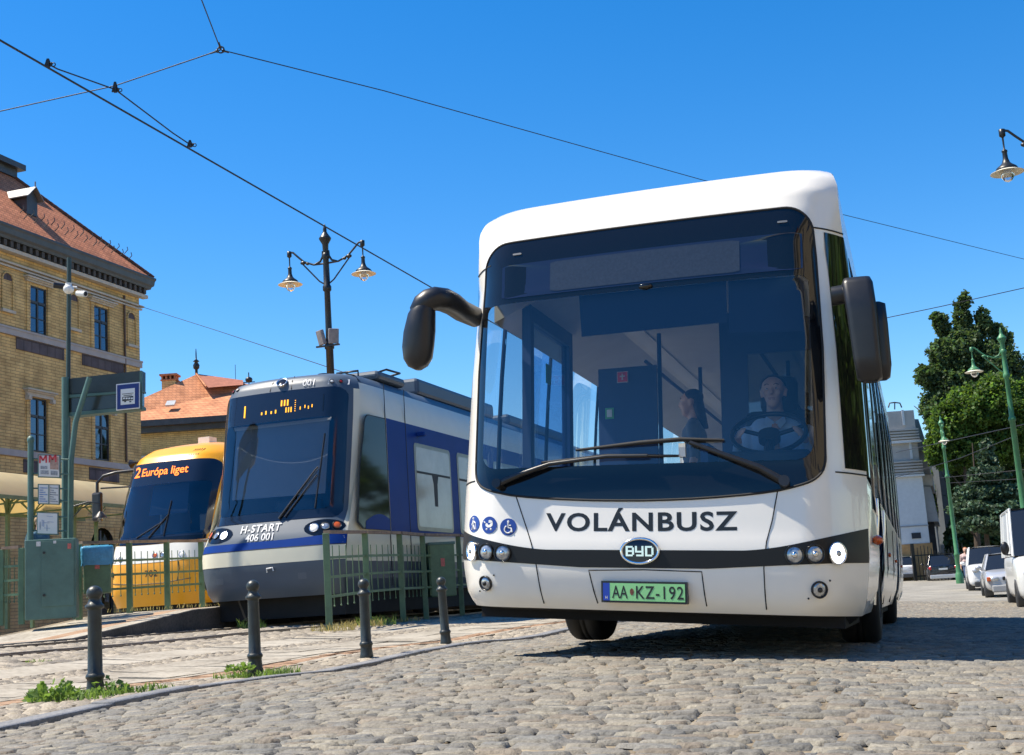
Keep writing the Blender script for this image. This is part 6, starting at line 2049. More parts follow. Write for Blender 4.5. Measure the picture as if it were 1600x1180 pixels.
m.loft([[Vector((x + a * math.cos(t), yl - 0.04 + b * math.sin(t), w)) for t in np.linspace(0, 2 * math.pi, 37)[:-1]] for x, w, a, b in prof], True, True, True)
part('mirror', m, M_blk, ma)
m = MB(); m.box(-1.57, -1.44, yl + 0.035, yl + 0.04, 1.86, 2.12); part('mirror_glass', m, M_chrome, ma)
m = MB()
yr = 0.1
m.loft([[Vector((x, yr + 0.06 * math.cos(t), w + 0.055 * math.sin(t))) for t in np.linspace(0, 2 * math.pi, 15)[:-1]] for x, w in ((1.05, 2.12), (1.15, 2.13), (1.22, 2.12))], True, True, True)
ma = part('mirror_arm', m.xf(Matrix.Translation((0, 0, -0.05))), M_blk, bus)
def rr_ring(cx, cy, w, a, b, r=0.035, tilt=0.0): return [Vector((cx + x, cy + y, w + tilt * x)) for x, y in rrect(-a, a, -b, b, r, 4)]
m = MB()
m.loft([rr_ring(1.195, yr, 2.215, 0.04, 0.03, 0.02), rr_ring(1.193, yr - 0.01, 2.205, 0.075, 0.06, 0.03), rr_ring(1.195, yr - 0.02, 2.17, 0.088, 0.08), rr_ring(1.215, yr - 0.02, 2.0, 0.085, 0.085), rr_ring(1.232, yr - 0.02, 1.75, 0.078, 0.08), rr_ring(1.24, yr - 0.02, 1.63, 0.07, 0.07), rr_ring(1.24, yr - 0.02, 1.61, 0.04, 0.04, 0.02)], True, True, True)
part('mirror', m.xf(Matrix.Translation((0.005, 0, -0.05))), M_blk, ma)
m = MB()
m.loft([rr_ring(1.285, yr + 0.06, 2.075, 0.03, 0.03, 0.015), rr_ring(1.285, yr + 0.06, 2.06, 0.06, 0.055, 0.03), rr_ring(1.29, yr + 0.06, 1.95, 0.063, 0.06, 0.03), rr_ring(1.302, yr + 0.06, 1.72, 0.06, 0.06, 0.03), rr_ring(1.302, yr + 0.06, 1.645, 0.05, 0.05, 0.03), rr_ring(1.30, yr + 0.06, 1.63, 0.03, 0.03, 0.015)], True, True, True)
part('mirror', m.xf(Matrix.Translation((0.005, 0, -0.05))), M_blk, ma)

# interior
M_dash = mat('dashboard_black', (0.018, 0.020, 0.024), 0.7, var=0.2, scale=4)
M_seat = mat('seat_blue', (0.03, 0.06, 0.16), 0.85, var=0.4, scale=40)
M_ceil = mat('ceiling_grey', (0.72, 0.72, 0.70), 0.6, var=0.04)
M_part = mat('partition_navy', (0.02, 0.045, 0.13), 0.5, var=0.1)
m = MB(); m.box(C0 - 1.2, C0 + 1.2, 0.45, 12.0, 0.36, 0.40); part('floor', m, mat('bus_floor', (0.20, 0.205, 0.21), 0.8, var=0.2, scale=30), bus)
m = MB(); m.box(C0 - 1.1, C0 + 1.1, 0.42, 12.0, 2.44, 2.46)
for s in (-1, 1): m.prism([(C0 + s * 1.12, 0.6, 2.44), (C0 + s * 0.62, 0.6, 2.44), (C0 + s * 1.12, 0.6, 2.22)], (0, 11.3, 0))
part('ceiling', m, M_ceil, bus)
m = MB()
for s in (-1, 1): m.box(C0 + s * 0.5 - 0.06, C0 + s * 0.5 + 0.06, 2.0, 11.5, 2.43, 2.437)
part('ceiling_lamp', m, mat('lamp_panel', (0.7, 0.72, 0.72), 0.4), bus)
m = MB()
m.prism([(C0 - 1.02, 0.26, 1.12), (C0 - 1.02, 0.75, 1.16), (C0 - 1.02, 0.85, 1.05), (C0 - 1.02, 0.85, 0.5), (C0 - 1.02, 0.26, 0.5)], (2.05, 0, 0))
m.box(0.30, 0.86, 0.45, 0.72, 1.16, 1.24)
part('dashboard', m, M_dash, bus, bevel=0.02)
m = MB()
Mw = Matrix.Translation((0.58, 0.80, 1.385)) @ Matrix.Rotation(R(38), 4, 'X')
ring = [Mw @ Vector((0.235 * math.cos(t), 0.235 * math.sin(t), 0)) for t in np.linspace(0, 2 * math.pi, 40)]
m.tube(ring, 0.016, 8, cap=False)
for a in (0.3, 2.84, 4.71): m.tube([Mw @ Vector((0, 0, -0.03)), Mw @ Vector((0.235 * math.cos(a), 0.235 * math.sin(a), 0))], 0.014, 6)
m.cyl(Mw @ Vector((0, 0, -0.06)), Mw @ Vector((0, 0, 0.0)), 0.07, n=16)
m.tube([Mw @ Vector((0, 0, -0.05)), (0.58, 0.62, 1.05)], 0.035, 8)
part('steering_wheel', m, M_blk, bus)
# sun blind behind the glass
m = MB(); m.add([FB.u(x, w, -0.07) for x, w in ((-0.50, 1.985), (0.42, 2.0), (0.42, 2.26), (-0.52, 2.26))], [(0, 1, 2, 3)]); m.add([FB.u(x, w, -0.075) for x, w in ((0.43, 1.93), (0.92, 1.92), (0.92, 2.26), (0.43, 2.26))], [(0, 1, 2, 3)])
part('sun_blind', m, mat('blind_navy', (0.010, 0.02, 0.055), 0.8), bus)
# driver seat, partition, door leaf, poles
m = MB(); m.box(0.33, 0.83, 1.15, 1.62, 0.82, 0.96); m.box(0.34, 0.82, 1.46, 1.6, 0.9, 1.62); m.box(0.45, 0.71, 1.48, 1.58, 1.6, 1.86); m.box(0.4, 0.76, 1.2, 1.55, 0.4, 0.82)
part('driver_seat', m, M_dash, bus, bevel=0.05)
m = MB(); m.box(0.12, 0.17, 0.9, 1.9, 0.4, 1.35); m.box(0.12, 1.1, 1.9, 1.94, 0.4, 1.45); m.box(0.12, 0.32, 1.9, 1.94, 1.45, 2.42); m.box(0.32, 1.08, 1.895, 1.935, 2.1, 2.42)
part('driver_partition', m, M_part, bus)
m = MB(); m.box(0.32, 1.08, 1.905, 1.925, 1.45, 2.1); part('partition_glass', m, M_tint, bus)
m = MB()
for a, b, c, d in ((0.62, 0.70, 0.45, 2.36), (1.62, 1.72, 0.45, 2.36)): m.box(-1.02, -0.96, a, b, c, d)
m.box(-1.02, -0.96, 0.70, 1.62, 2.22, 2.36); m.box(-1.02, -0.96, 0.70, 1.62, 0.45, 0.55)
dl = part('door_leaf', m, M_part, bus)
m = MB(); m.box(-1.0, -0.98, 0.70, 1.62, 0.55, 2.22); part('door_glass', m, glass('door_pane', (0.60, 0.76, 0.92), 0.03, 0.01, rmax=0.2), dl)
m = MB(); m.box(-0.92, -0.45, 2.36, 2.40, 0.4, 2.16); part('wheel_box', m, M_part, bus)
def sticker(x, y, w, sx, sw, mt, nm): 
    mb = MB(); mb.box(x - sx, x + sx, y - 0.004, y, w - sw, w + sw); return part(nm, mb, mt, bus)
M_sred = mat('sticker_bright_red', (0.62, 0.03, 0.03), 0.5)
M_sgrn = mat('sticker_green', (0.10, 0.42, 0.16), 0.5)
q = sticker(-0.72, 2.355, 2.08, 0.045, 0.045, M_sgnw, 'sticker')
mb = MB(); mb.box(-0.72 - 0.04, -0.72 + 0.04, 2.346, 2.3505, 2.04, 2.12); part('sticker_field', mb, M_sred, q)
mb = MB(); mb.box(-0.725, -0.715, 2.341, 2.3455, 2.055, 2.105); mb.box(-0.74, -0.70, 2.341, 2.3455, 2.08, 2.09); part('sticker_mark', mb, M_sgnw, q)
q = sticker(-0.83, 2.355, 1.79, 0.035, 0.045, M_sgrn, 'sticker')
mb = MB(); mb.box(-0.83 - 0.02, -0.83 + 0.02, 2.346, 2.3505, 1.76, 1.82); part('sticker_mark', mb, M_sgnw, q)
mb = MB(); mb.box(-0.965, -0.96, 1.0, 1.12, 1.84, 1.98); q = part('sticker', mb, M_sgrn, bus)
for x, y in ((-0.45, 2.5), (-0.4, 4.2), (0.4, 4.2), (-0.4, 6.2), (0.4, 6.2), (-0.3, 8.0), (0.3, 8.0), (-0.05, 3.3)):
    m = MB(); m.tube([(x, y, 0.4), (x, y, 2.44)], 0.018, 8); part('grab_pole', m, M_part, bus)
for s in (-1, 1):
    m = MB(); m.tube([(C0 + s * 0.45, 2.4, 2.2), (C0 + s * 0.45, 11, 2.2)], 0.016, 6); part('grab_rail', m, M_part, bus)
k = 0
for y in (3.5, 4.6, 5.4, 6.2, 7.4, 8.2, 9.2, 10.2, 11.2):
    for x in (-0.95, -0.52, 0.40, 0.83):
        if x < 0 and 5.3 < y < 6.8: continue
        m = MB(); m.box(x - 0.2, x + 0.2, y - 0.2, y + 0.22, 0.78, 0.86)
        m.loft([[Vector((x - 0.2, y + 0.18 + 0.0, 0.84)), Vector((x + 0.2, y + 0.18, 0.84)), Vector((x + 0.2, y + 0.26, 0.84)), Vector((x - 0.2, y + 0.26, 0.84))],
                [Vector((x - 0.18, y + 0.28, 1.45)), Vector((x + 0.18, y + 0.28, 1.45)), Vector((x + 0.18, y + 0.34, 1.45)), Vector((x - 0.18, y + 0.34, 1.45))]], True, True, True, 0, False)
        m.box(x - 0.12, x + 0.12, y - 0.05, y + 0.15, 0.4, 0.78)
        part('passenger_seat', m, M_seat, bus, bevel=0.025)
# the body shell stands a little skewed: its offside is a touch taller than its nearside
def _skew(o, seen):
    for c in children_of(o):
        if c.name.split('.')[0] in ('wheel', 'rim'):
            continue
        if c.type == 'MESH' and c.data.name not in seen:
            seen.add(c.data.name)
            n = len(c.data.vertices)
            a = np.zeros(n * 3); c.data.vertices.foreach_get('co', a); a = a.reshape(-1, 3)
            a[:, 2] += 0.028 * (a[:, 0] - C0) * (a[:, 2] - 1.2)
            c.data.vertices.foreach_set('co', a.ravel()); c.data.update()
        _skew(c, seen)
_skew(bus, set())
# ---------------------------------------------------------------- people
M_skin = mat('skin', (0.60, 0.36, 0.26), 0.55, var=0.08, scale=20)
M_hair = mat('dark_hair', (0.03, 0.022, 0.018), 0.7, var=0.3, scale=60)
M_shirt = mat('pale_blue_shirt', (0.55, 0.66, 0.82), 0.8, var=0.06, scale=10)
M_trous = mat('dark_trousers', (0.02, 0.022, 0.03), 0.85)
M_lip = mat('lips', (0.42, 0.21, 0.165), 0.5)
M_eye = mat('eye_white', (0.7, 0.7, 0.68), 0.3)
M_iris = mat('iris', (0.04, 0.03, 0.025), 0.3)
M_tie = mat('orange_tie', (0.55, 0.25, 0.12), 0.7, var=0.2, scale=30)
M_top = mat('grey_top', (0.16, 0.17, 0.19), 0.85, var=0.1)

def body_mesh(name, caps, mats, voxel):
    """caps: (p0, r0, p1, r1, material index); grown together into one continuous skin"""
    mb = MB()
    for p0, r0, p1, r1, mi in caps:
        p0, p1 = Vector(p0), Vector(p1)
        if (p1 - p0).length < 1e-5:
            mb.ell(p0, (r0, r0, r0), 0, 16, 10)
            continue
        d = (p1 - p0).normalized()
        q = d.to_track_quat('Z', 'Y').to_matrix().to_4x4()
        L = (p1 - p0).length
        prof = [(0.0, -r0)] + [(r0 * math.cos(t), r0 * math.sin(t)) for t in np.linspace(-1.3, 0, 5)] + [(r1 * math.cos(t), L + r1 * math.sin(t)) for t in np.linspace(0, 1.3, 5)] + [(0.0, L + r1)]
        mb.lathe(prof, Matrix.Translation(p0) @ q, 16, cap=False)
    me = mb.mesh(name + '_source', mats[0])
    o = bpy.data.objects.new(name + '_source', me)
    COL.objects.link(o)
    md = o.modifiers.new('remesh', 'REMESH')
    md.mode = 'VOXEL'
    md.voxel_size = voxel
    sm = o.modifiers.new('smooth', 'SMOOTH'); sm.factor = 0.5; sm.iterations = 3
    dg = bpy.context.evaluated_depsgraph_get()
    out = bpy.data.meshes.new_from_object(o.evaluated_get(dg))
    bpy.data.objects.remove(o); bpy.data.meshes.remove(me)
    out.name = name
    out.materials.clear()
    for m in mats: out.materials.append(m)
    n = len(out.polygons)
    cen = np.zeros(n * 3); out.polygons.foreach_get('center', cen); cen = cen.reshape(-1, 3)
    best = np.full(n, 1e9); mi_ = np.zeros(n, np.int32)
    for p0, r0, p1, r1, mi in caps:
        a, b = np.array(p0, float), np.array(p1, float)
        ab = b - a
        t = np.clip(((cen - a) @ ab) / max(1e-9, ab @ ab), 0, 1)
        dist = np.linalg.norm(cen - (a + t[:, None] * ab), axis=1) - (r0 + (r1 - r0) * t)
        k = dist < best
        best[k] = dist[k]; mi_[k] = mi
    out.polygons.foreach_set('material_index', mi_)
    out.polygons.foreach_set('use_smooth', np.ones(n, bool))
    out.update()
    return out

def head_caps(c, f, s=1.0, up=Vector((0, 0, 1))):
    """head about 0.225 high around centre c looking along f"""
    c, f = Vector(c), Vector(f).normalized()
    r = f.cross(up).normalized()
    P = lambda a, b, d: tuple(c + f * (a * s) + r * (b * s) + up * (d * s))
    caps = [(P(-0.015, 0, 0.035), 0.083 * s, P(0.012, 0, 0.03), 0.078 * s, 0),
            (P(0.03, 0, -0.02), 0.066 * s, P(0.048, 0, -0.075), 0.043 * s, 0),
            (P(0.06, 0, -0.092), 0.026 * s, P(0.058, 0, -0.092), 0.026 * s, 0),
            (P(0.086, 0, 0.02), 0.011 * s, P(0.108, 0, -0.022), 0.015 * s, 0),
            (P(0.082, -0.028, 0.036), 0.012 * s, P(0.082, 0.028, 0.036), 0.012 * s, 0),
            (P(0.07, -0.042, -0.012), 0.018 * s, P(0.07, -0.04, -0.02), 0.018 * s, 0), (P(0.07, 0.042, -0.012), 0.018 * s, P(0.07, 0.04, -0.02), 0.018 * s, 0),
            (P(-0.005, -0.083, 0.015), 0.012 * s, P(-0.002, -0.08, -0.025), 0.010 * s, 0), (P(-0.005, 0.083, 0.015), 0.012 * s, P(-0.002, 0.08, -0.025), 0.010 * s, 0),
            (P(0.081, -0.015, -0.055), 0.010 * s, P(0.081, 0.015, -0.055), 0.010 * s, 2),
            (P(-0.02, 0, -0.03), 0.052 * s, P(-0.03, 0, -0.14), 0.056 * s, 0)]
    return caps, P
def face_bits(P, s, par):
    for k in (-1, 1):
        m = MB(); m.ell(P(0.0795, 0.03 * k, 0.012), (0.0085 * s, 0.0085 * s, 0.006 * s), 0, 10, 8); e = part('eye', m, M_eye, par)
        m = MB(); m.ell(P(0.0855, 0.03 * k, 0.012), (0.0048 * s,) * 3, 0, 8, 6); part('iris', m, M_iris, e)
    m = MB()
    for k in (-1, 1): m.tube([P(0.09, 0.014 * k, 0.035), P(0.091, 0.03 * k, 0.042), P(0.082, 0.048 * k, 0.036)], 0.003 * s, 5)
    part('eyebrows', m, M_hair, par)

def hand_caps(w, d, side, n, mi=0):
    """hand from wrist w along d; n: palm normal (fingers curl towards it); side: towards the thumb"""
    w, d, side, n = Vector(w), Vector(d).normalized(), Vector(side).normalized(), Vector(n).normalized()
    caps = [(tuple(w), 0.026, tuple(w + d * 0.03), 0.028, mi)]
    for i, L in enumerate((0.070, 0.080, 0.075, 0.058)):
        o = side * (0.030 - 0.020 * i)
        a = w + d * 0.03 + o * 0.7
        b = w + d * 0.088 + o
        caps.append((tuple(a), 0.014, tuple(b), 0.011, mi))
        c = b + (d * 0.75 + n * 0.65).normalized() * L * 0.5
        e = c + (d * 0.1 + n).normalized() * L * 0.42
        caps.append((tuple(b), 0.0095, tuple(c), 0.0088, mi)); caps.append((tuple(c), 0.0088, tuple(e), 0.0075, mi))
    t0 = w + d * 0.025 + side * 0.024
    t1 = t0 + (d * 0.6 + side * 0.7 + n * 0.2).normalized() * 0.04
    t2 = t1 + (d * 0.8 + n * 0.5).normalized() * 0.032
    caps.append((tuple(t0), 0.013, tuple(t1), 0.0105, mi)); caps.append((tuple(t1), 0.0105, tuple(t2), 0.0085, mi))
    return caps

# the driver, in bus space (same axes, own Empty)
def in_bus(name, label, cat):
    return thing(name, label, cat, M=MBUS)
dx, dy = 0.585, 1.17
hc = (dx - 0.005, dy, 1.705)
caps, P = head_caps(hc, (-0.05, -1, 0.05), 1.0)
caps += [((dx, dy + 0.06, 1.50), 0.075, (dx, dy + 0.05, 1.56), 0.06, 0),
         ((dx - 0.09, dy + 0.09, 1.36), 0.125, (dx + 0.09, dy + 0.09, 1.36), 0.125, 1), ((dx - 0.08, dy + 0.12, 1.15), 0.125, (dx + 0.08, dy + 0.12, 1.15), 0.125, 1),
         ((dx - 0.08, dy + 0.14, 1.02), 0.13, (dx + 0.08, dy + 0.14, 1.02), 0.13, 3),
         ((dx - 0.10, dy + 0.08, 1.47), 0.075, (dx + 0.10, dy + 0.08, 1.47), 0.075, 1)]
for s in (-1, 1):
    sh, el, wr_ = (dx + s * 0.195, dy + 0.07, 1.425), (dx + s * 0.255, dy - 0.08, 1.19), (dx + s * 0.215, dy - 0.29, 1.34)
    caps += [(sh, 0.068, el, 0.047, 1), (el, 0.045, wr_, 0.030, 1)]
    caps += hand_caps(wr_, (-0.05 * s, -0.75, 0.35), (-s * 0.5, 0, 1.0), (-s * 0.8, -0.2, 0.1))
    caps += [((dx + s * 0.09, dy + 0.1, 0.99), 0.085, (dx + s * 0.14, dy - 0.32, 0.99), 0.065, 3), ((dx + s * 0.14, dy - 0.32, 0.98), 0.06, (dx + s * 0.13, dy - 0.38, 0.55), 0.042, 3),
             ((dx + s * 0.13, dy - 0.37, 0.48), 0.045, (dx + s * 0.13, dy - 0.52, 0.45), 0.035, 3)]
drv = in_bus('person', 'driver in pale shirt and orange tie at the steering wheel of the white bus', 'person')
bd_ = link('body', body_mesh('person_body', caps, [M_skin, M_shirt, M_lip, M_trous], 0.009), drv)
face_bits(P, 1.0, bd_)
m = MB()
hcv = Vector(hc)
m.ell(hcv + Vector((0, 0.022, 0.052)), (0.086, 0.088, 0.072), 0, 18, 12); m.ell(hcv + Vector((0, 0.05, 0.01)), (0.084, 0.055, 0.07), 0, 16, 10); part('hair', m, M_hair, bd_)
m = MB()
m.prism([(dx - 0.018, dy - 0.048, 1.485), (dx + 0.018, dy - 0.048, 1.485), (dx + 0.034, dy - 0.055, 1.2), (dx, dy - 0.055, 1.15), (dx - 0.034, dy - 0.055, 1.2)], (0, 0.03, 0)); part('tie', m, M_tie, bd_)
m = MB()
for s in (-1, 1): m.prism([(dx, dy - 0.035, 1.50), (dx + s * 0.06, dy + 0.0, 1.545), (dx + s * 0.075, dy - 0.02, 1.50), (dx + s * 0.035, dy - 0.05, 1.455)], (0, 0.012, 0))
part('collar', m, M_shirt, bd_)

def stander(name, label, M, gait, cols, hair_len, f=(0, -1, 0), voxel=0.012, h=1.0, group=None, arm=None):
    """standing figure, 1.70 m times h, feet at the origin of M, looking along f"""
    t = thing(name, label, 'person', M=M, group=group)
    f = Vector(f).normalized()
    r = f.cross(Vector((0, 0, 1))).normalized()
    Q = lambda a, b, c: tuple((f * a + r * b + Vector((0, 0, c))) * h)
    caps, P = head_caps(Q(0.02, 0, 1.585), f, h)
    top, low, shoe = 1, 3, 4
    caps += [(Q(0, 0, 1.40), 0.055 * h, Q(0, 0, 1.46), 0.05 * h, 0),
             (Q(0, -0.09, 1.30), 0.105 * h, Q(0, 0.09, 1.30), 0.105 * h, top), (Q(0, -0.06, 1.12), 0.105 * h, Q(0, 0.06, 1.12), 0.105 * h, top),
             (Q(0, -0.08, 0.95), 0.115 * h, Q(0, 0.08, 0.95), 0.115 * h, low), (Q(0, -0.11, 1.385), 0.06 * h, Q(0, 0.11, 1.385), 0.06 * h, top)]
    for s in (-1, 1):
        g = gait * s
        caps += [(Q(0, s * 0.09, 0.9), 0.088 * h, Q(g * 0.5, s * 0.095, 0.50), 0.058 * h, low), (Q(g * 0.5, s * 0.095, 0.50), 0.056 * h, Q(g * 0.7, s * 0.095, 0.09), 0.038 * h, low),
                 (Q(g * 0.7 - 0.03, s * 0.095, 0.04), 0.04 * h, Q(g * 0.7 + 0.13, s * 0.1, 0.03), 0.032 * h, shoe)]
        el = Q(-g * 0.4 - 0.02, s * 0.235, 1.10)
        wr_ = Q(-g * 0.6 + 0.05, s * 0.245, 0.86)
        if arm and s in arm: el, wr_ = Q(0.10, s * 0.25, 1.12), Q(0.30, s * 0.18, 1.25)
        caps += [(Q(0, s * 0.185, 1.36), 0.056 * h, el, 0.040 * h, top), (el, 0.038 * h, wr_, 0.027 * h, 0)]
        dd = (Vector(wr_) - Vector(el)).normalized()
        caps += hand_caps(wr_, dd, f + dd * 0.01, -r * s)
    b = link('body', body_mesh(name + '_body', caps, [M_skin, cols[0], M_lip, cols[1], M_trous], voxel), t)
    face_bits(P, h, b)
    m = MB()
    hc = Vector(Q(0.02, 0, 1.585))
    m.ell(hc - f * 0.018 * h + Vector((0, 0, 0.05 * h)), (0.09 * h, 0.09 * h, 0.075 * h), 0, 16, 10)
    if hair_len > 0:
        m.loft([[hc - f * (0.04 + 0.02 * k) * h + (f * 0.06 * math.cos(t) + r * 0.088 * math.sin(t)) * h * (1 - 0.1 * k) + Vector((0, 0, (0.04 - hair_len * k / 3) * h)) for t in np.linspace(0, 2 * math.pi, 15)[:-1]] for k in range(4)], True, True, True)
    part('hair', m, cols[2], b)
    return t
M_hblond = mat('fair_hair', (0.30, 0.19, 0.10), 0.7, var=0.3, scale=50)
M_red = mat('pale_pink_top', (0.55, 0.40, 0.38), 0.8)
M_teal = mat('dark_teal_top', (0.03, 0.10, 0.16), 0.85)
M_jean = mat('jeans', (0.05, 0.08, 0.16), 0.85, var=0.2)
stander('person', 'woman with shoulder length hair standing inside the bus, seen in profile', MBUS @ Matrix.Translation((-0.30, 3.2, 0.40)), 0.02, (M_top, M_trous, M_hair), 0.26, (-1, -0.1, 0), 0.014, 0.98)
p_ = at(62, 968, 21.5)
stander('person', 'person in dark blue top waiting behind the cabinet at the stop', Matrix.Translation((p_.x, p_.y, 0.69)), 0.02, (M_teal, M_jean, M_hblond), 0.0, (1, -0.3, 0), 0.016, 0.98)
p_ = at(1515, 918, 56)
stander('person', 'red haired person in a pale pink top beside the white parked car', Matrix.Translation((p_.x, p_.y, p_.z)), 0.15, (M_red, M_jean, mat('red_hair', (0.40, 0.15, 0.06), 0.7, var=0.3, scale=40)), 0.12, (-0.3, -1, 0), 0.02, 1.0)
# ---------------------------------------------------------------- parked vehicles
M_cglass = mat('car_glass', (0.015, 0.018, 0.022), 0.04, spec=0.8)
M_cwhite = mat('car_white', (0.76, 0.77, 0.77), 0.25, coat=0.6, var=0.02)
M_csilver = mat('car_silver', (0.50, 0.51, 0.52), 0.3, 0.35, coat=0.5, var=0.04)
M_cdark = mat('car_dark_blue', (0.010, 0.012, 0.02), 0.2, coat=0.8)
M_cvan = mat('van_pale_grey', (0.62, 0.64, 0.64), 0.3, coat=0.4, var=0.03)
M_bump = mat('bumper_grey', (0.05, 0.052, 0.055), 0.6)
M_redl = mat('tail_red', (0.45, 0.012, 0.01), 0.2, coat=0.5)
M_alloy = mat('alloy_rim', (0.45, 0.46, 0.47), 0.35, 0.7)
M_hlamp = mat('headlamp_clear', (0.6, 0.62, 0.64), 0.1, 0.4, var=0.3, scale=20)
M_platew = mat('plate_white', (0.62, 0.62, 0.60), 0.4)

def car(name, label, cat, M, paint, st, gh, wheels, wr=0.31, grp=None, indicators=None, bumper=M_bump, zb=0.2):
    """st: stations (y, half width, top height) from nose to tail; gh: dict of greenhouse measures; y=0 is the nose"""
    t = thing(name, label, cat, M=M, group=grp)
    rings = []
    for y, hw, zt in st:
        s = [(hw * 0.90, zb), (hw * 0.985, zb + 0.14), (hw, zb + 0.3 * (zt - zb) + 0.12), (hw * 0.985, zt - 0.16), (hw * 0.93, zt - 0.04), (hw * 0.75, zt), (0, zt + 0.015)]
        rings.append([Vector((x, y, z)) for x, z in s] + [Vector((-x, y, z)) for x, z in reversed(s[:-1])])
    m = MB(); m.loft(rings, True, True, True)
    b = part('body', m, paint, t, fix=True)
    md = b.modifiers.new('subsurf', 'SUBSURF'); md.levels = md.render_levels = 1
    ya, yb, yc, yd, zl, zr, hl, hr = (gh[k] for k in ('ya', 'yb', 'yc', 'yd', 'zl', 'zr', 'hl', 'hr'))
    base = [Vector((hl, ya + 0.12, zl)), Vector((hl, yb, zl)), Vector((-hl, yb, zl)), Vector((-hl, ya + 0.12, zl))]
    top = [Vector((hr, yc, zr)), Vector((hr, yd, zr)), Vector((-hr, yd, zr)), Vector((-hr, yc, zr))]
    m = MB()
    f0, f1 = Vector((0, ya, zl)), Vector((0, yc - 0.05, zr))
    m.add([base[0], f0, base[3], top[3], f1, top[0]], [(0, 1, 4, 5), (1, 2, 3, 4)], 0, True)
    part('windscreen', m, M_cglass, t)
    m = MB(); m.add([base[1], base[2], top[2], top[1]], [(0, 1, 2, 3)]); part('rear_window', m, M_cglass, t)
    for s, (a, bb, c, d) in ((1, (base[0], base[1], top[1], top[0])), (-1, (base[3], base[2], top[2], top[3]))):
        g = gh.get('glass_to', 1.0)
        m = MB(); m.add([a, a.lerp(bb, g), d.lerp(c, g), d], [(0, 1, 2, 3)]); part('side_window', m, M_cglass, t)
        if g < 1:
            m = MB(); m.add([a.lerp(bb, g), bb, c, d.lerp(c, g)], [(0, 1, 2, 3)]); part('side_panel', m, paint, t)
        m = MB()
        m.tube([a, d], 0.035, 6); m.tube([bb, c], 0.045, 6)
        for k in gh.get('pillars', (0.45,)): m.tube([a.lerp(bb, k) , d.lerp(c, k)], 0.03, 6)
        m.tube([d + Vector((0, -0.02, 0)), c], 0.035, 6)
        part('window_frame', m, paint, t)
    m = MB()
    n = 7
    rr = []
    for y in np.linspace(yc - 0.06, yd + 0.05, n):
        k = 1 - abs((y - (yc + yd) / 2) / ((yd - yc) / 2 + 0.06)) ** 3
        rr.append([Vector((x * hr * 1.02, y, zr + 0.045 * (1 - abs(x) ** 2.5) * (0.4 + 0.6 * k))) for x in np.linspace(-1, 1, 9)])
    m.loft(rr, False)
    part('roof', m, paint, t)
    for y in wheels:
        for s in (-1, 1):
            hw = float(np.interp(y, [a for a, _, _ in st], [q for _, q, _ in st]))
            Mx = Matrix.Translation((s * (hw - 0.09), y, wr)) @ Matrix.Rotation(R(90 * s), 4, 'Y')
            m = MB(); m.lathe([(wr * 0.62, -0.09), (wr * 0.95, -0.1), (wr, -0.06), (wr, 0.06), (wr * 0.95, 0.105), (wr * 0.62, 0.1)], Mx, 24)
            w_ = part('wheel', m, M_rub, t)
            m = MB(); m.lathe([(wr * 0.62, 0.09), (wr * 0.5, 0.07), (wr * 0.2, 0.1), (0, 0.1)], Mx, 16); part('rim', m, M_alloy, w_)
            m = MB(); m.lathe([(wr * 1.16, -0.15), (wr * 1.16, 0.094)], Mx, 24); part('wheel_arch', m, M_bump, t)
    y0, hw0, zt0 = st[0]
    yL, hwL, ztL = st[-1]
    hb = gh.get('hl_z', zt0 - 0.12)
    for s in (-1, 1):
        m = MB(); m.ell((s * hw0 * 0.78, y0 + 0.04, hb), (hw0 * 0.2, 0.09, 0.085), 0, 14, 8); h_ = part('headlight', m, M_hlamp, t)
        if indicators: m = MB(); m.box(s * hw0 * 0.98 - 0.07, s * hw0 * 0.98 + 0.05, y0 - 0.02, y0 + 0.2, hb - 0.07, hb + 0.06); part('indicator', m, M_orange, t, bevel=0.02)
        m = MB(); m.ell((s * hwL * 0.86, yL - 0.03, ztL - 0.15), (0.09, 0.08, gh.get('tail_h', 0.13)), 0, 12, 8); part('tail_light', m, M_redl, t)
        hm = float(np.interp(ya + 0.35, [a for a, _, _ in st], [q for _, q, _ in st]))
        m = MB(); m.ell((s * (hm + 0.1), ya + 0.3, zl + 0.09 * gh.get('mir', 1)), (0.1, 0.07, 0.075 * gh.get('mir', 1)), 0, 12, 8); m.tube([(s * (hm - 0.04), ya + 0.34, zl + 0.03), (s * (hm + 0.1), ya + 0.32, zl + 0.05)], 0.02, 6); part('mirror', m, M_blk if gh.get('mir', 1) > 1 else paint, t)
    m = MB(); m.box(-hw0 * 0.9, hw0 * 0.9, y0 - 0.05, y0 + 0.1, zb, zb + 0.22); part('front_bumper', m, bumper, t, bevel=0.04)
    m = MB(); m.box(-hw0 * 0.45, hw0 * 0.45, y0 - 0.03, y0 + 0.08, hb - 0.06, hb + 0.05); part('grille', m, M_blk, t, bevel=0.02)
    m = MB(); m.box(-0.26, 0.26, y0 - 0.065, y0 - 0.052, zb + 0.08, zb + 0.19); part('number_plate', m, M_platew, t)
    m = MB(); m.box(-hwL * 0.92, hwL * 0.92, yL - 0.1, yL + 0.05, zb, zb + 0.24); part('rear_bumper', m, gh.get('rb', bumper), t, bevel=0.04)
    m = MB(); m.box(-0.26, 0.26, yL + 0.052, yL + 0.065, zb + gh.get('rp', 0.4), zb + gh.get('rp', 0.4) + 0.11); part('number_plate', m, M_platew, t)
    return t

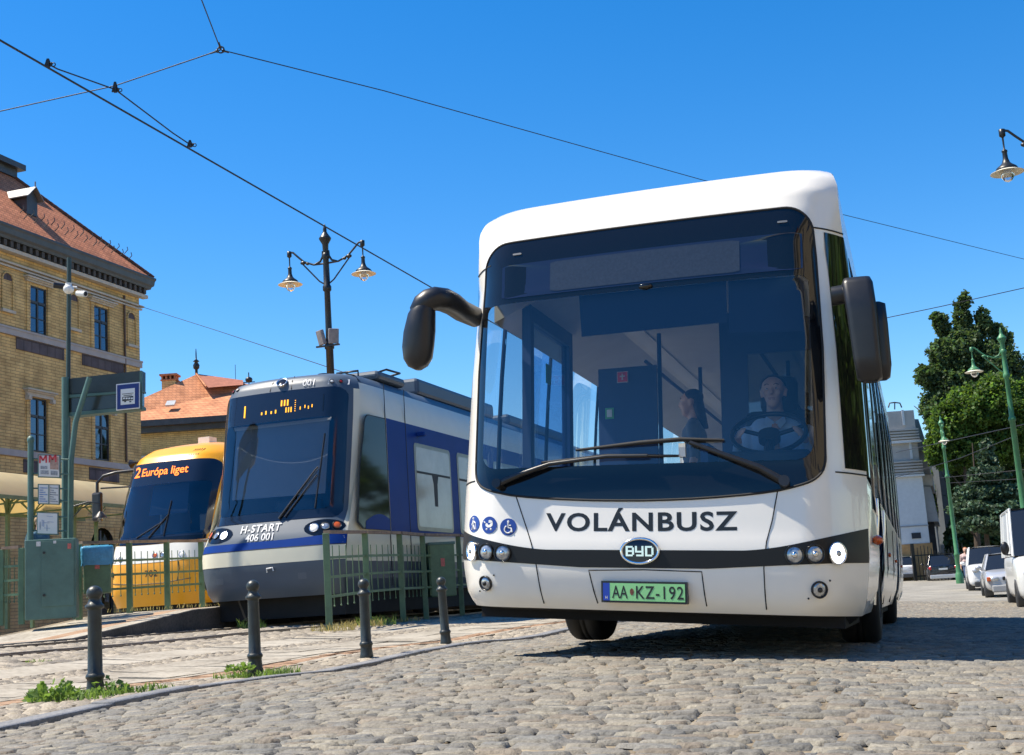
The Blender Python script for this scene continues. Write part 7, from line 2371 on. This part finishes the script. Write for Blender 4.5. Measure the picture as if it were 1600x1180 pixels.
def park(px, py, d, flip=False, L=4.0, dyaw=0.0):
    """matrix that stands a car on the road with its near end at the sight line of (px, py)"""
    p = at(px, py, d)
    u, v = uv(p.x, p.y)
    g = Vector((p.x, p.y, p.z))
    Mz = Matrix.Translation(g) @ Matrix.Rotation(-YAW + dyaw, 4, 'Z')
    if flip: Mz = Mz @ Matrix.Translation((0, L, 0)) @ Matrix.Rotation(math.pi, 4, 'Z')
    return Mz
GP = 'vehicles parked along the right side'
car('parked_van', 'pale grey panel van cut by the right edge, nearest parked vehicle', 'van', park(1668, 952, 30.0), M_cvan,
    [(0.0, 0.86, 0.95), (0.2, 0.95, 1.08), (0.8, 0.99, 1.22), (1.3, 1.0, 1.34), (2.2, 1.0, 1.36), (5.0, 1.0, 1.36), (5.2, 0.98, 1.3)],
    dict(ya=0.95, yb=5.15, yc=1.75, yd=5.05, zl=1.28, zr=2.42, hl=0.95, hr=0.86, glass_to=0.30, pillars=(0.3,), mir=2.2, hl_z=0.86, tail_h=0.3), (0.85, 4.1), 0.34, GP)
car('parked_car', 'old silver saloon with orange corner indicator, between the van and the white car', 'car', park(1588, 934, 40.9), M_csilver,
    [(0.0, 0.74, 0.66), (0.12, 0.82, 0.76), (0.6, 0.85, 0.86), (1.25, 0.86, 0.93), (3.0, 0.86, 0.95), (4.0, 0.84, 0.93), (4.2, 0.78, 0.85)],
    dict(ya=1.1, yb=3.6, yc=1.75, yd=3.05, zl=0.90, zr=1.39, hl=0.77, hr=0.60, pillars=(0.5,), hl_z=0.62), (0.8, 3.3), 0.29, GP, indicators=True, bumper=mat('bumper_silver', (0.33, 0.34, 0.35), 0.5))
car('parked_car', 'white tall-roofed car parked behind the silver saloon', 'car', park(1553, 924, 52), M_cwhite,
    [(0.0, 0.76, 0.80), (0.15, 0.86, 0.95), (0.7, 0.90, 1.08), (1.2, 0.91, 1.14), (3.2, 0.91, 1.15), (4.2, 0.89, 1.12), (4.35, 0.84, 1.0)],
    dict(ya=0.95, yb=4.25, yc=1.65, yd=4.0, zl=1.08, zr=1.78, hl=0.83, hr=0.68, pillars=(0.33, 0.66), hl_z=0.86), (0.85, 3.55), 0.32, GP)
car('parked_car', 'dark blue car seen from behind, beside the distant lamp post', 'car', park(1476, 909, 80, True, 4.5, R(3)), M_cdark,
    [(0.0, 0.80, 0.78), (0.15, 0.88, 0.9), (0.8, 0.92, 1.02), (1.3, 0.93, 1.08), (3.6, 0.93, 1.10), (4.4, 0.91, 1.08), (4.5, 0.88, 1.0)],
    dict(ya=1.1, yb=4.4, yc=1.9, yd=4.0, zl=1.04, zr=1.64, hl=0.84, hr=0.66, pillars=(0.4, 0.75), rb=M_csilver, rp=0.52, tail_h=0.11), (0.9, 3.6), 0.36)
car('parked_car', 'white car half hidden behind the tail of the bus', 'car', park(1412, 908, 84, True, 4.2, R(4)), M_cwhite,
    [(0.0, 0.76, 0.80), (0.15, 0.86, 0.9), (0.7, 0.90, 1.0), (1.2, 0.91, 1.05), (3.2, 0.91, 1.05), (4.0, 0.89, 1.02), (4.15, 0.84, 0.95)],
    dict(ya=0.95, yb=4.05, yc=1.65, yd=3.7, zl=1.0, zr=1.52, hl=0.83, hr=0.66, pillars=(0.5,)), (0.85, 3.3), 0.31)
# ---------------------------------------------------------------- trees
def leaf_mat(name, col, trans, tf=0.45):
    m = bpy.data.materials.new(name)
    m.use_nodes = True
    n, l = m.node_tree.nodes, m.node_tree.links
    b = n['Principled BSDF']
    b.inputs['Roughness'].default_value = 0.55
    b.inputs['Specular IOR Level'].default_value = 0.3
    vc = n.new('ShaderNodeVertexColor'); vc.layer_name = 'tone'
    mx = n.new('ShaderNodeMix'); mx.data_type = 'RGBA'; mx.blend_type = 'MULTIPLY'; mx.inputs['Factor'].default_value = 1
    mx.inputs['B'].default_value = (*col, 1)
    l.new(vc.outputs['Color'], mx.inputs['A']); l.new(mx.outputs['Result'], b.inputs['Base Color'])
    t = n.new('ShaderNodeBsdfTranslucent')
    m2 = n.new('ShaderNodeMix'); m2.data_type = 'RGBA'; m2.blend_type = 'MULTIPLY'; m2.inputs['Factor'].default_value = 1
    m2.inputs['B'].default_value = (*trans, 1)
    l.new(vc.outputs['Color'], m2.inputs['A']); l.new(m2.outputs['Result'], t.inputs[0])
    s = n.new('ShaderNodeMixShader'); s.inputs[0].default_value = tf
    o = [x for x in n if x.type == 'OUTPUT_MATERIAL'][0]
    l.new(b.outputs[0], s.inputs[1]); l.new(t.outputs[0], s.inputs[2]); l.new(s.outputs[0], o.inputs['Surface'])
    return m
M_lfA = leaf_mat('dark_foliage', (0.075, 0.115, 0.055), (0.11, 0.19, 0.045), 0.38)
M_lfB = leaf_mat('bright_foliage', (0.07, 0.125, 0.03), (0.15, 0.26, 0.035), 0.45)
M_lfC = leaf_mat('blue_spruce_needles', (0.06, 0.105, 0.065), (0.07, 0.12, 0.055), 0.25)
M_bark = mat('bark', (0.07, 0.05, 0.035), 0.9, var=0.4, scale=5, bump=0.6, bscale=12)

def crown(name, parent, blobs, n, size, mt, seed, droop=0.0, clump=0.35, core=0.0):
    """leaf-sized faces in clumps spread through ellipsoids; blobs: (centre, (rx, ry, rz), weight), in the tree's own space"""
    rg = np.random.default_rng(seed)
    w = np.array([b[2] * (b[1][0] * b[1][2]) for b in blobs]); w /= w.sum()
    P, T = [], []
    for (c, r, _), k in zip(blobs, w):
        nk = int(n * k)
        ncl = max(4, nk // 22)
        d = rg.normal(size=(ncl, 3)); d /= np.linalg.norm(d, axis=1)[:, None]
        rad = rg.uniform(0.35, 1.08, ncl) ** 0.6
        cl = d * rad[:, None]
        tone = rg.uniform(0.55, 1.45, ncl)
        i = rg.integers(0, ncl, nk)
        q = cl[i] + rg.normal(0, 0.10, (nk, 3)) * (0.6 + clump)
        P.append(np.array(c) + q * np.array(r))
        T.append(tone[i] * rg.uniform(0.75, 1.25, nk))
    P, T = np.concatenate(P), np.concatenate(T)
    m = len(P)
    d = rg.normal(size=(m, 3)); d[:, 2] = d[:, 2] * 0.6 - droop; d /= np.linalg.norm(d, axis=1)[:, None]
    a = np.cross(d, rg.normal(size=(m, 3))); a /= np.linalg.norm(a, axis=1)[:, None] + 1e-9
    L = size * rg.uniform(0.6, 1.4, m)
    W = L * rg.uniform(0.35, 0.6, m)
    v = np.stack([P, P + d * (L * 0.5)[:, None] + a * W[:, None], P + d * L[:, None], P + d * (L * 0.45)[:, None] - a * W[:, None]], 1).reshape(-1, 3)
    me = bpy.data.meshes.new(name)
    me.vertices.add(len(v)); me.vertices.foreach_set('co', v.ravel())
    me.loops.add(m * 4); me.loops.foreach_set('vertex_index', np.arange(m * 4, dtype=np.int32))
    me.polygons.add(m); me.polygons.foreach_set('loop_start', np.arange(0, m * 4, 4, dtype=np.int32))
    ca = me.color_attributes.new('tone', 'FLOAT_COLOR', 'POINT')
    hue = rg.uniform(0.85, 1.15, m)
    col = np.stack([T * hue, T, T * (2 - hue) * 0.9, np.ones(m)], -1)
    ca.data.foreach_set('color', np.repeat(col, 4, 0).ravel())
    me.update(); me.validate()
    me.materials.append(mt)
    return link(name, me, parent)

def trunk(parent, h, r, limbs, seed, name='trunk'):
    rg = np.random.default_rng(seed)
    m = MB()
    m.tube([(0, 0, -0.8), (0.02 * h, 0, h * 0.3), (-0.01 * h, 0.01 * h, h * 0.65), (0.0, 0, h)], [r * 1.25, r, r * 0.7, r * 0.2], 10)
    for k in range(limbs):
        z = h * rg.uniform(0.25, 0.8); a = rg.uniform(0, 6.28); L = h * rg.uniform(0.12, 0.2)
        m.tube([(0, 0, z), (math.cos(a) * L * 0.5, math.sin(a) * L * 0.5, z + L * 0.35), (math.cos(a) * L, math.sin(a) * L, z + L * 0.9)], [r * 0.45, r * 0.3, r * 0.08], 6)
    return part(name, m, M_bark, parent)

def tree_px(name, label, base_px, d, blobs, n, size, mt, seed, th, tr, limbs=7, group='trees at the end of the street', **k):
    b = at(base_px[0], base_px[1], d)
    t = thing(name, label, 'tree', b, 0, group)
    s = d / FPX
    rg = np.random.default_rng(seed + 50)
    bl = []
    for px, py, rx, ry in blobs:
        c = at(px, py, d) - b
        bl.append(((c.x, rg.uniform(-0.5, 0.5) * rx * s * 0.8, c.z), (rx * s, rx * s * rg.uniform(0.8, 1.1), ry * s), 1.0))
    trunk(t, th, tr, limbs, seed)
    crown('crown', t, bl, n, size, mt, seed, **k)
    return t
tree_px('tall_tree', 'tall dark tree with several spires against the blue sky', (1515, 905), 93,
        [(1505, 494, 13, 30), (1508, 470, 8, 14), (1473, 506, 12, 17), (1464, 497, 8, 10), (1536, 503, 12, 24), (1564, 530, 17, 26), (1502, 550, 27, 34), (1540, 572, 34, 36), (1468, 556, 20, 24), (1484, 533, 15, 20), (1520, 530, 16, 26), (1452, 588, 22, 16), (1440, 582, 10, 10),
         (1572, 590, 26, 48), (1588, 640, 28, 48), (1485, 600, 38, 36), (1468, 640, 28, 30), (1530, 620, 50, 50), (1600, 620, 22, 40)], 85000, 0.21, M_lfA, 1, 15, 0.3)
tree_px('leafy_tree', 'bright green broadleaf tree in sun before the tall dark tree', (1530, 900), 85,
        [(1520, 640, 46, 38), (1556, 612, 34, 28), (1565, 640, 40, 34), (1482, 668, 32, 38), (1592, 665, 34, 40), (1505, 700, 46, 32), (1466, 702, 22, 30), (1560, 690, 50, 34), (1600, 625, 26, 26)], 70000, 0.19, M_lfB, 2, 9, 0.2)
tree_px('spruce_tree', 'blue green spruce with drooping branches below the bright tree', (1545, 898), 79,
        [(1541, 700, 8, 14), (1541, 720, 15, 14), (1538, 742, 25, 14), (1548, 745, 26, 12), (1532, 768, 34, 14), (1556, 770, 34, 14), (1524, 794, 38, 13), (1562, 797, 42, 14), (1545, 785, 30, 20), (1530, 818, 40, 12), (1570, 822, 40, 12)], 42000, 0.19, M_lfC, 3, 8.0, 0.14, limbs=0, droop=0.5)
tree_px('dark_shrub_tree', 'dark shaded evergreen filling the gap under the spruce', (1560, 900), 88,
        [(1510, 770, 28, 50), (1525, 840, 34, 50), (1565, 850, 40, 50), (1600, 830, 36, 70), (1500, 850, 18, 45), (1590, 760, 36, 50), (1545, 880, 50, 24)], 36000, 0.26, M_lfA, 4, 5, 0.2)
tree_px('leafy_tree', 'low bright green tree right behind the concrete block', (1458, 895), 100,
        [(1462, 720, 12, 30), (1465, 780, 12, 40), (1458, 745, 9, 25)], 3000, 0.36, M_lfB, 5, 8, 0.2)
# the row along the right side of the street, outside the picture but mirrored in the bus flank
for k, (u, v, h, mt, sd) in enumerate(((13.5, 12, 9, M_lfB, 11), (14.5, 20, 11, M_lfA, 12), (13.8, 29, 10, M_lfB, 13), (15, 40, 12, M_lfA, 14), (15, 52, 11, M_lfB, 15), (12.5, 16, 8, M_lfA, 16), (13, 24.5, 9, M_lfB, 17), (14, 34, 10, M_lfA, 18), (14, 46, 10, M_lfB, 19), (13, 7, 8, M_lfB, 20))):
    x, y = xy(u, v)
    t = thing('street_tree', 'street tree on the right side, mirrored in the bus windows', 'tree', (x, y, gz(u, v)), 0, 'street trees on the right')
    rg = np.random.default_rng(sd)
    trunk(t, h * 0.75, 0.22, 7, sd)
    bl = [((rg.normal(0, 1.3), rg.normal(0, 1.3), h * rg.uniform(0.4, 0.9)), (rg.uniform(1.2, 2.2),) * 2 + (rg.uniform(1.0, 1.8),), 1.0) for _ in range(11)]
    crown('crown', t, bl, 6500, 0.40, mt, sd)

# ---------------------------------------------------------------- overhead wires
M_wire = mat('wire_black', (0.012, 0.012, 0.013), 0.5)
def atz(px, py, z):
    d = _F + _RT * (px - 800) / FPX - _UP * (py - 590) / FPX
    return Vector(np.array([0, 0, CAM_H]) + d * ((z - CAM_H) / d[2]))
def wire(name, label, pts, r, sag=0.0, cat='wire', grp=None):
    pts = [Vector(p) for p in pts]
    if sag and len(pts) == 2:
        a, b = pts
        pts = [a.lerp(b, t) - Vector((0, 0, sag * 4 * t * (1 - t))) for t in np.linspace(0, 1, 13)]
    m = MB(); m.tube(pts, r, 6)
    o = part(name, m, M_wire)
    return tag(o, label, cat, grp)
c0, c1 = atz(0, 63, 6.0), atz(663, 443, 6.0)
dv = (c1 - c0)
cw_ = wire('contact_wire', 'thick black tram wire running from upper left down behind the bus', [c0 - dv * 0.6, c0, c1, c1 + dv * 4], 0.011, grp='overhead tram wires')
ZS = 6.35
node = atz(345, 78, ZS)
wire('span_wire', 'span wire from the left edge up to the wire knot at top left', [atz(-120, 203, ZS), atz(0, 174, ZS), atz(180, 134, ZS), node], 0.0065, grp='overhead tram wires')
wire('span_wire', 'short wire from the wire knot up to the top edge', [node, atz(315, 0, ZS - 0.05), atz(285, -80, ZS - 0.1)], 0.0065, grp='overhead tram wires')
n1, n2 = atz(1100, 282, 6.9), atz(1600, 405, 7.3)
wire('span_wire', 'long thin wire from the wire knot across behind the bus roof to the right', [node, atz(600, 142, 6.55), atz(850, 212, 6.72), n1, n2, n2 + (n2 - n1)], 0.0065, grp='overhead tram wires')
t = thing('wire_knot', 'small black knot of clamps where three wires meet', 'wire clamp', node, 0, 'wire clamps')
m = MB()
def ring_(mb, c, r, rr): mb.tube([Vector(c) + Vector((r * math.cos(a), 0, r * math.sin(a))) for a in np.linspace(0, 6.283, 13)], rr, 5, cap=False)
ring_(m, (0, 0, 0), 0.05, 0.012)
for q in (atz(322, 86, ZS), atz(362, 84, ZS + 0.02), atz(341, 62, ZS)):
    dd = (q - node); m.tube([dd * 0.3, dd], [0.018, 0.012], 6); m.ell(dd * 0.35, (0.028, 0.028, 0.028), 0, 8, 6)
m.xf(Matrix.Scale(0.7, 4)); part('clamps', m, M_wire, t)
ka, kb, kc = atz(75, 100, 6.06), atz(180, 140, 6.25), atz(297, 226, 6.06)
wire('bridle_wire', 'upper bridle wire spanning three clamps above the contact wire', [ka, atz(90, 108, 6.1), kb, atz(270, 208, 6.12), kc], 0.008, grp='overhead tram wires')
for p, lab, up in ((ka, 'clamp at the upper left end of the bridle wire', 0.1), (kb, 'hanger clamp in the middle where the span wire crosses', 0.16), (kc, 'clamp at the lower right end of the bridle wire', 0.1)):
    t = thing('wire_clamp', lab, 'wire clamp', p, 0, 'wire clamps')
    m = MB()
    m.box(-0.03, 0.03, -0.03, 0.03, -0.06, up * 0.6); m.prism([(-0.07, -0.015, -0.05), (0.07, -0.015, -0.05), (0.02, -0.015, up), (-0.02, -0.015, up)], (0, 0.03, 0))
    m.ell((0.06, 0, 0), (0.03, 0.03, 0.03), 0, 8, 6); ring_(m, (0.1, 0, -0.02), 0.035, 0.01)
    m.xf(Matrix.Scale(0.55, 4)); part('clamp', m, M_wire, t)
wire('span_wire', 'thin wire from the brick facade down behind the blue tram', [at(217, 478, 54.5), at(340, 517, 46), at(480, 563, 36), at(640, 616, 30)], 0.012, grp='overhead tram wires')
wire('span_wire', 'thin wire between the bus mirror and the right edge', [at(1370, 500, 26), at(1470, 479, 25.5), at(1600, 450, 25), at(1760, 413, 24.5)], 0.008, grp='overhead tram wires')
wire('span_wire', 'wire in front of the trees rising to the green lamp post', [at(1400, 707, 66), at(1575, 669, 50), at(1700, 640, 46)], 0.016, grp='overhead tram wires')
wire('span_wire', 'lower wire in front of the concrete block', [at(1400, 746, 66), at(1500, 716, 60), at(1580, 684, 55)], 0.016, grp='overhead tram wires')
wire('span_wire', 'level wire across the spruce', [at(1470, 747, 66), at(1600, 734, 60), at(1700, 726, 58)], 0.015, grp='overhead tram wires')
wire('span_wire', 'second level wire below it across the spruce', [at(1480, 755, 66), at(1600, 748, 60), at(1700, 742, 58)], 0.013, grp='overhead tram wires')
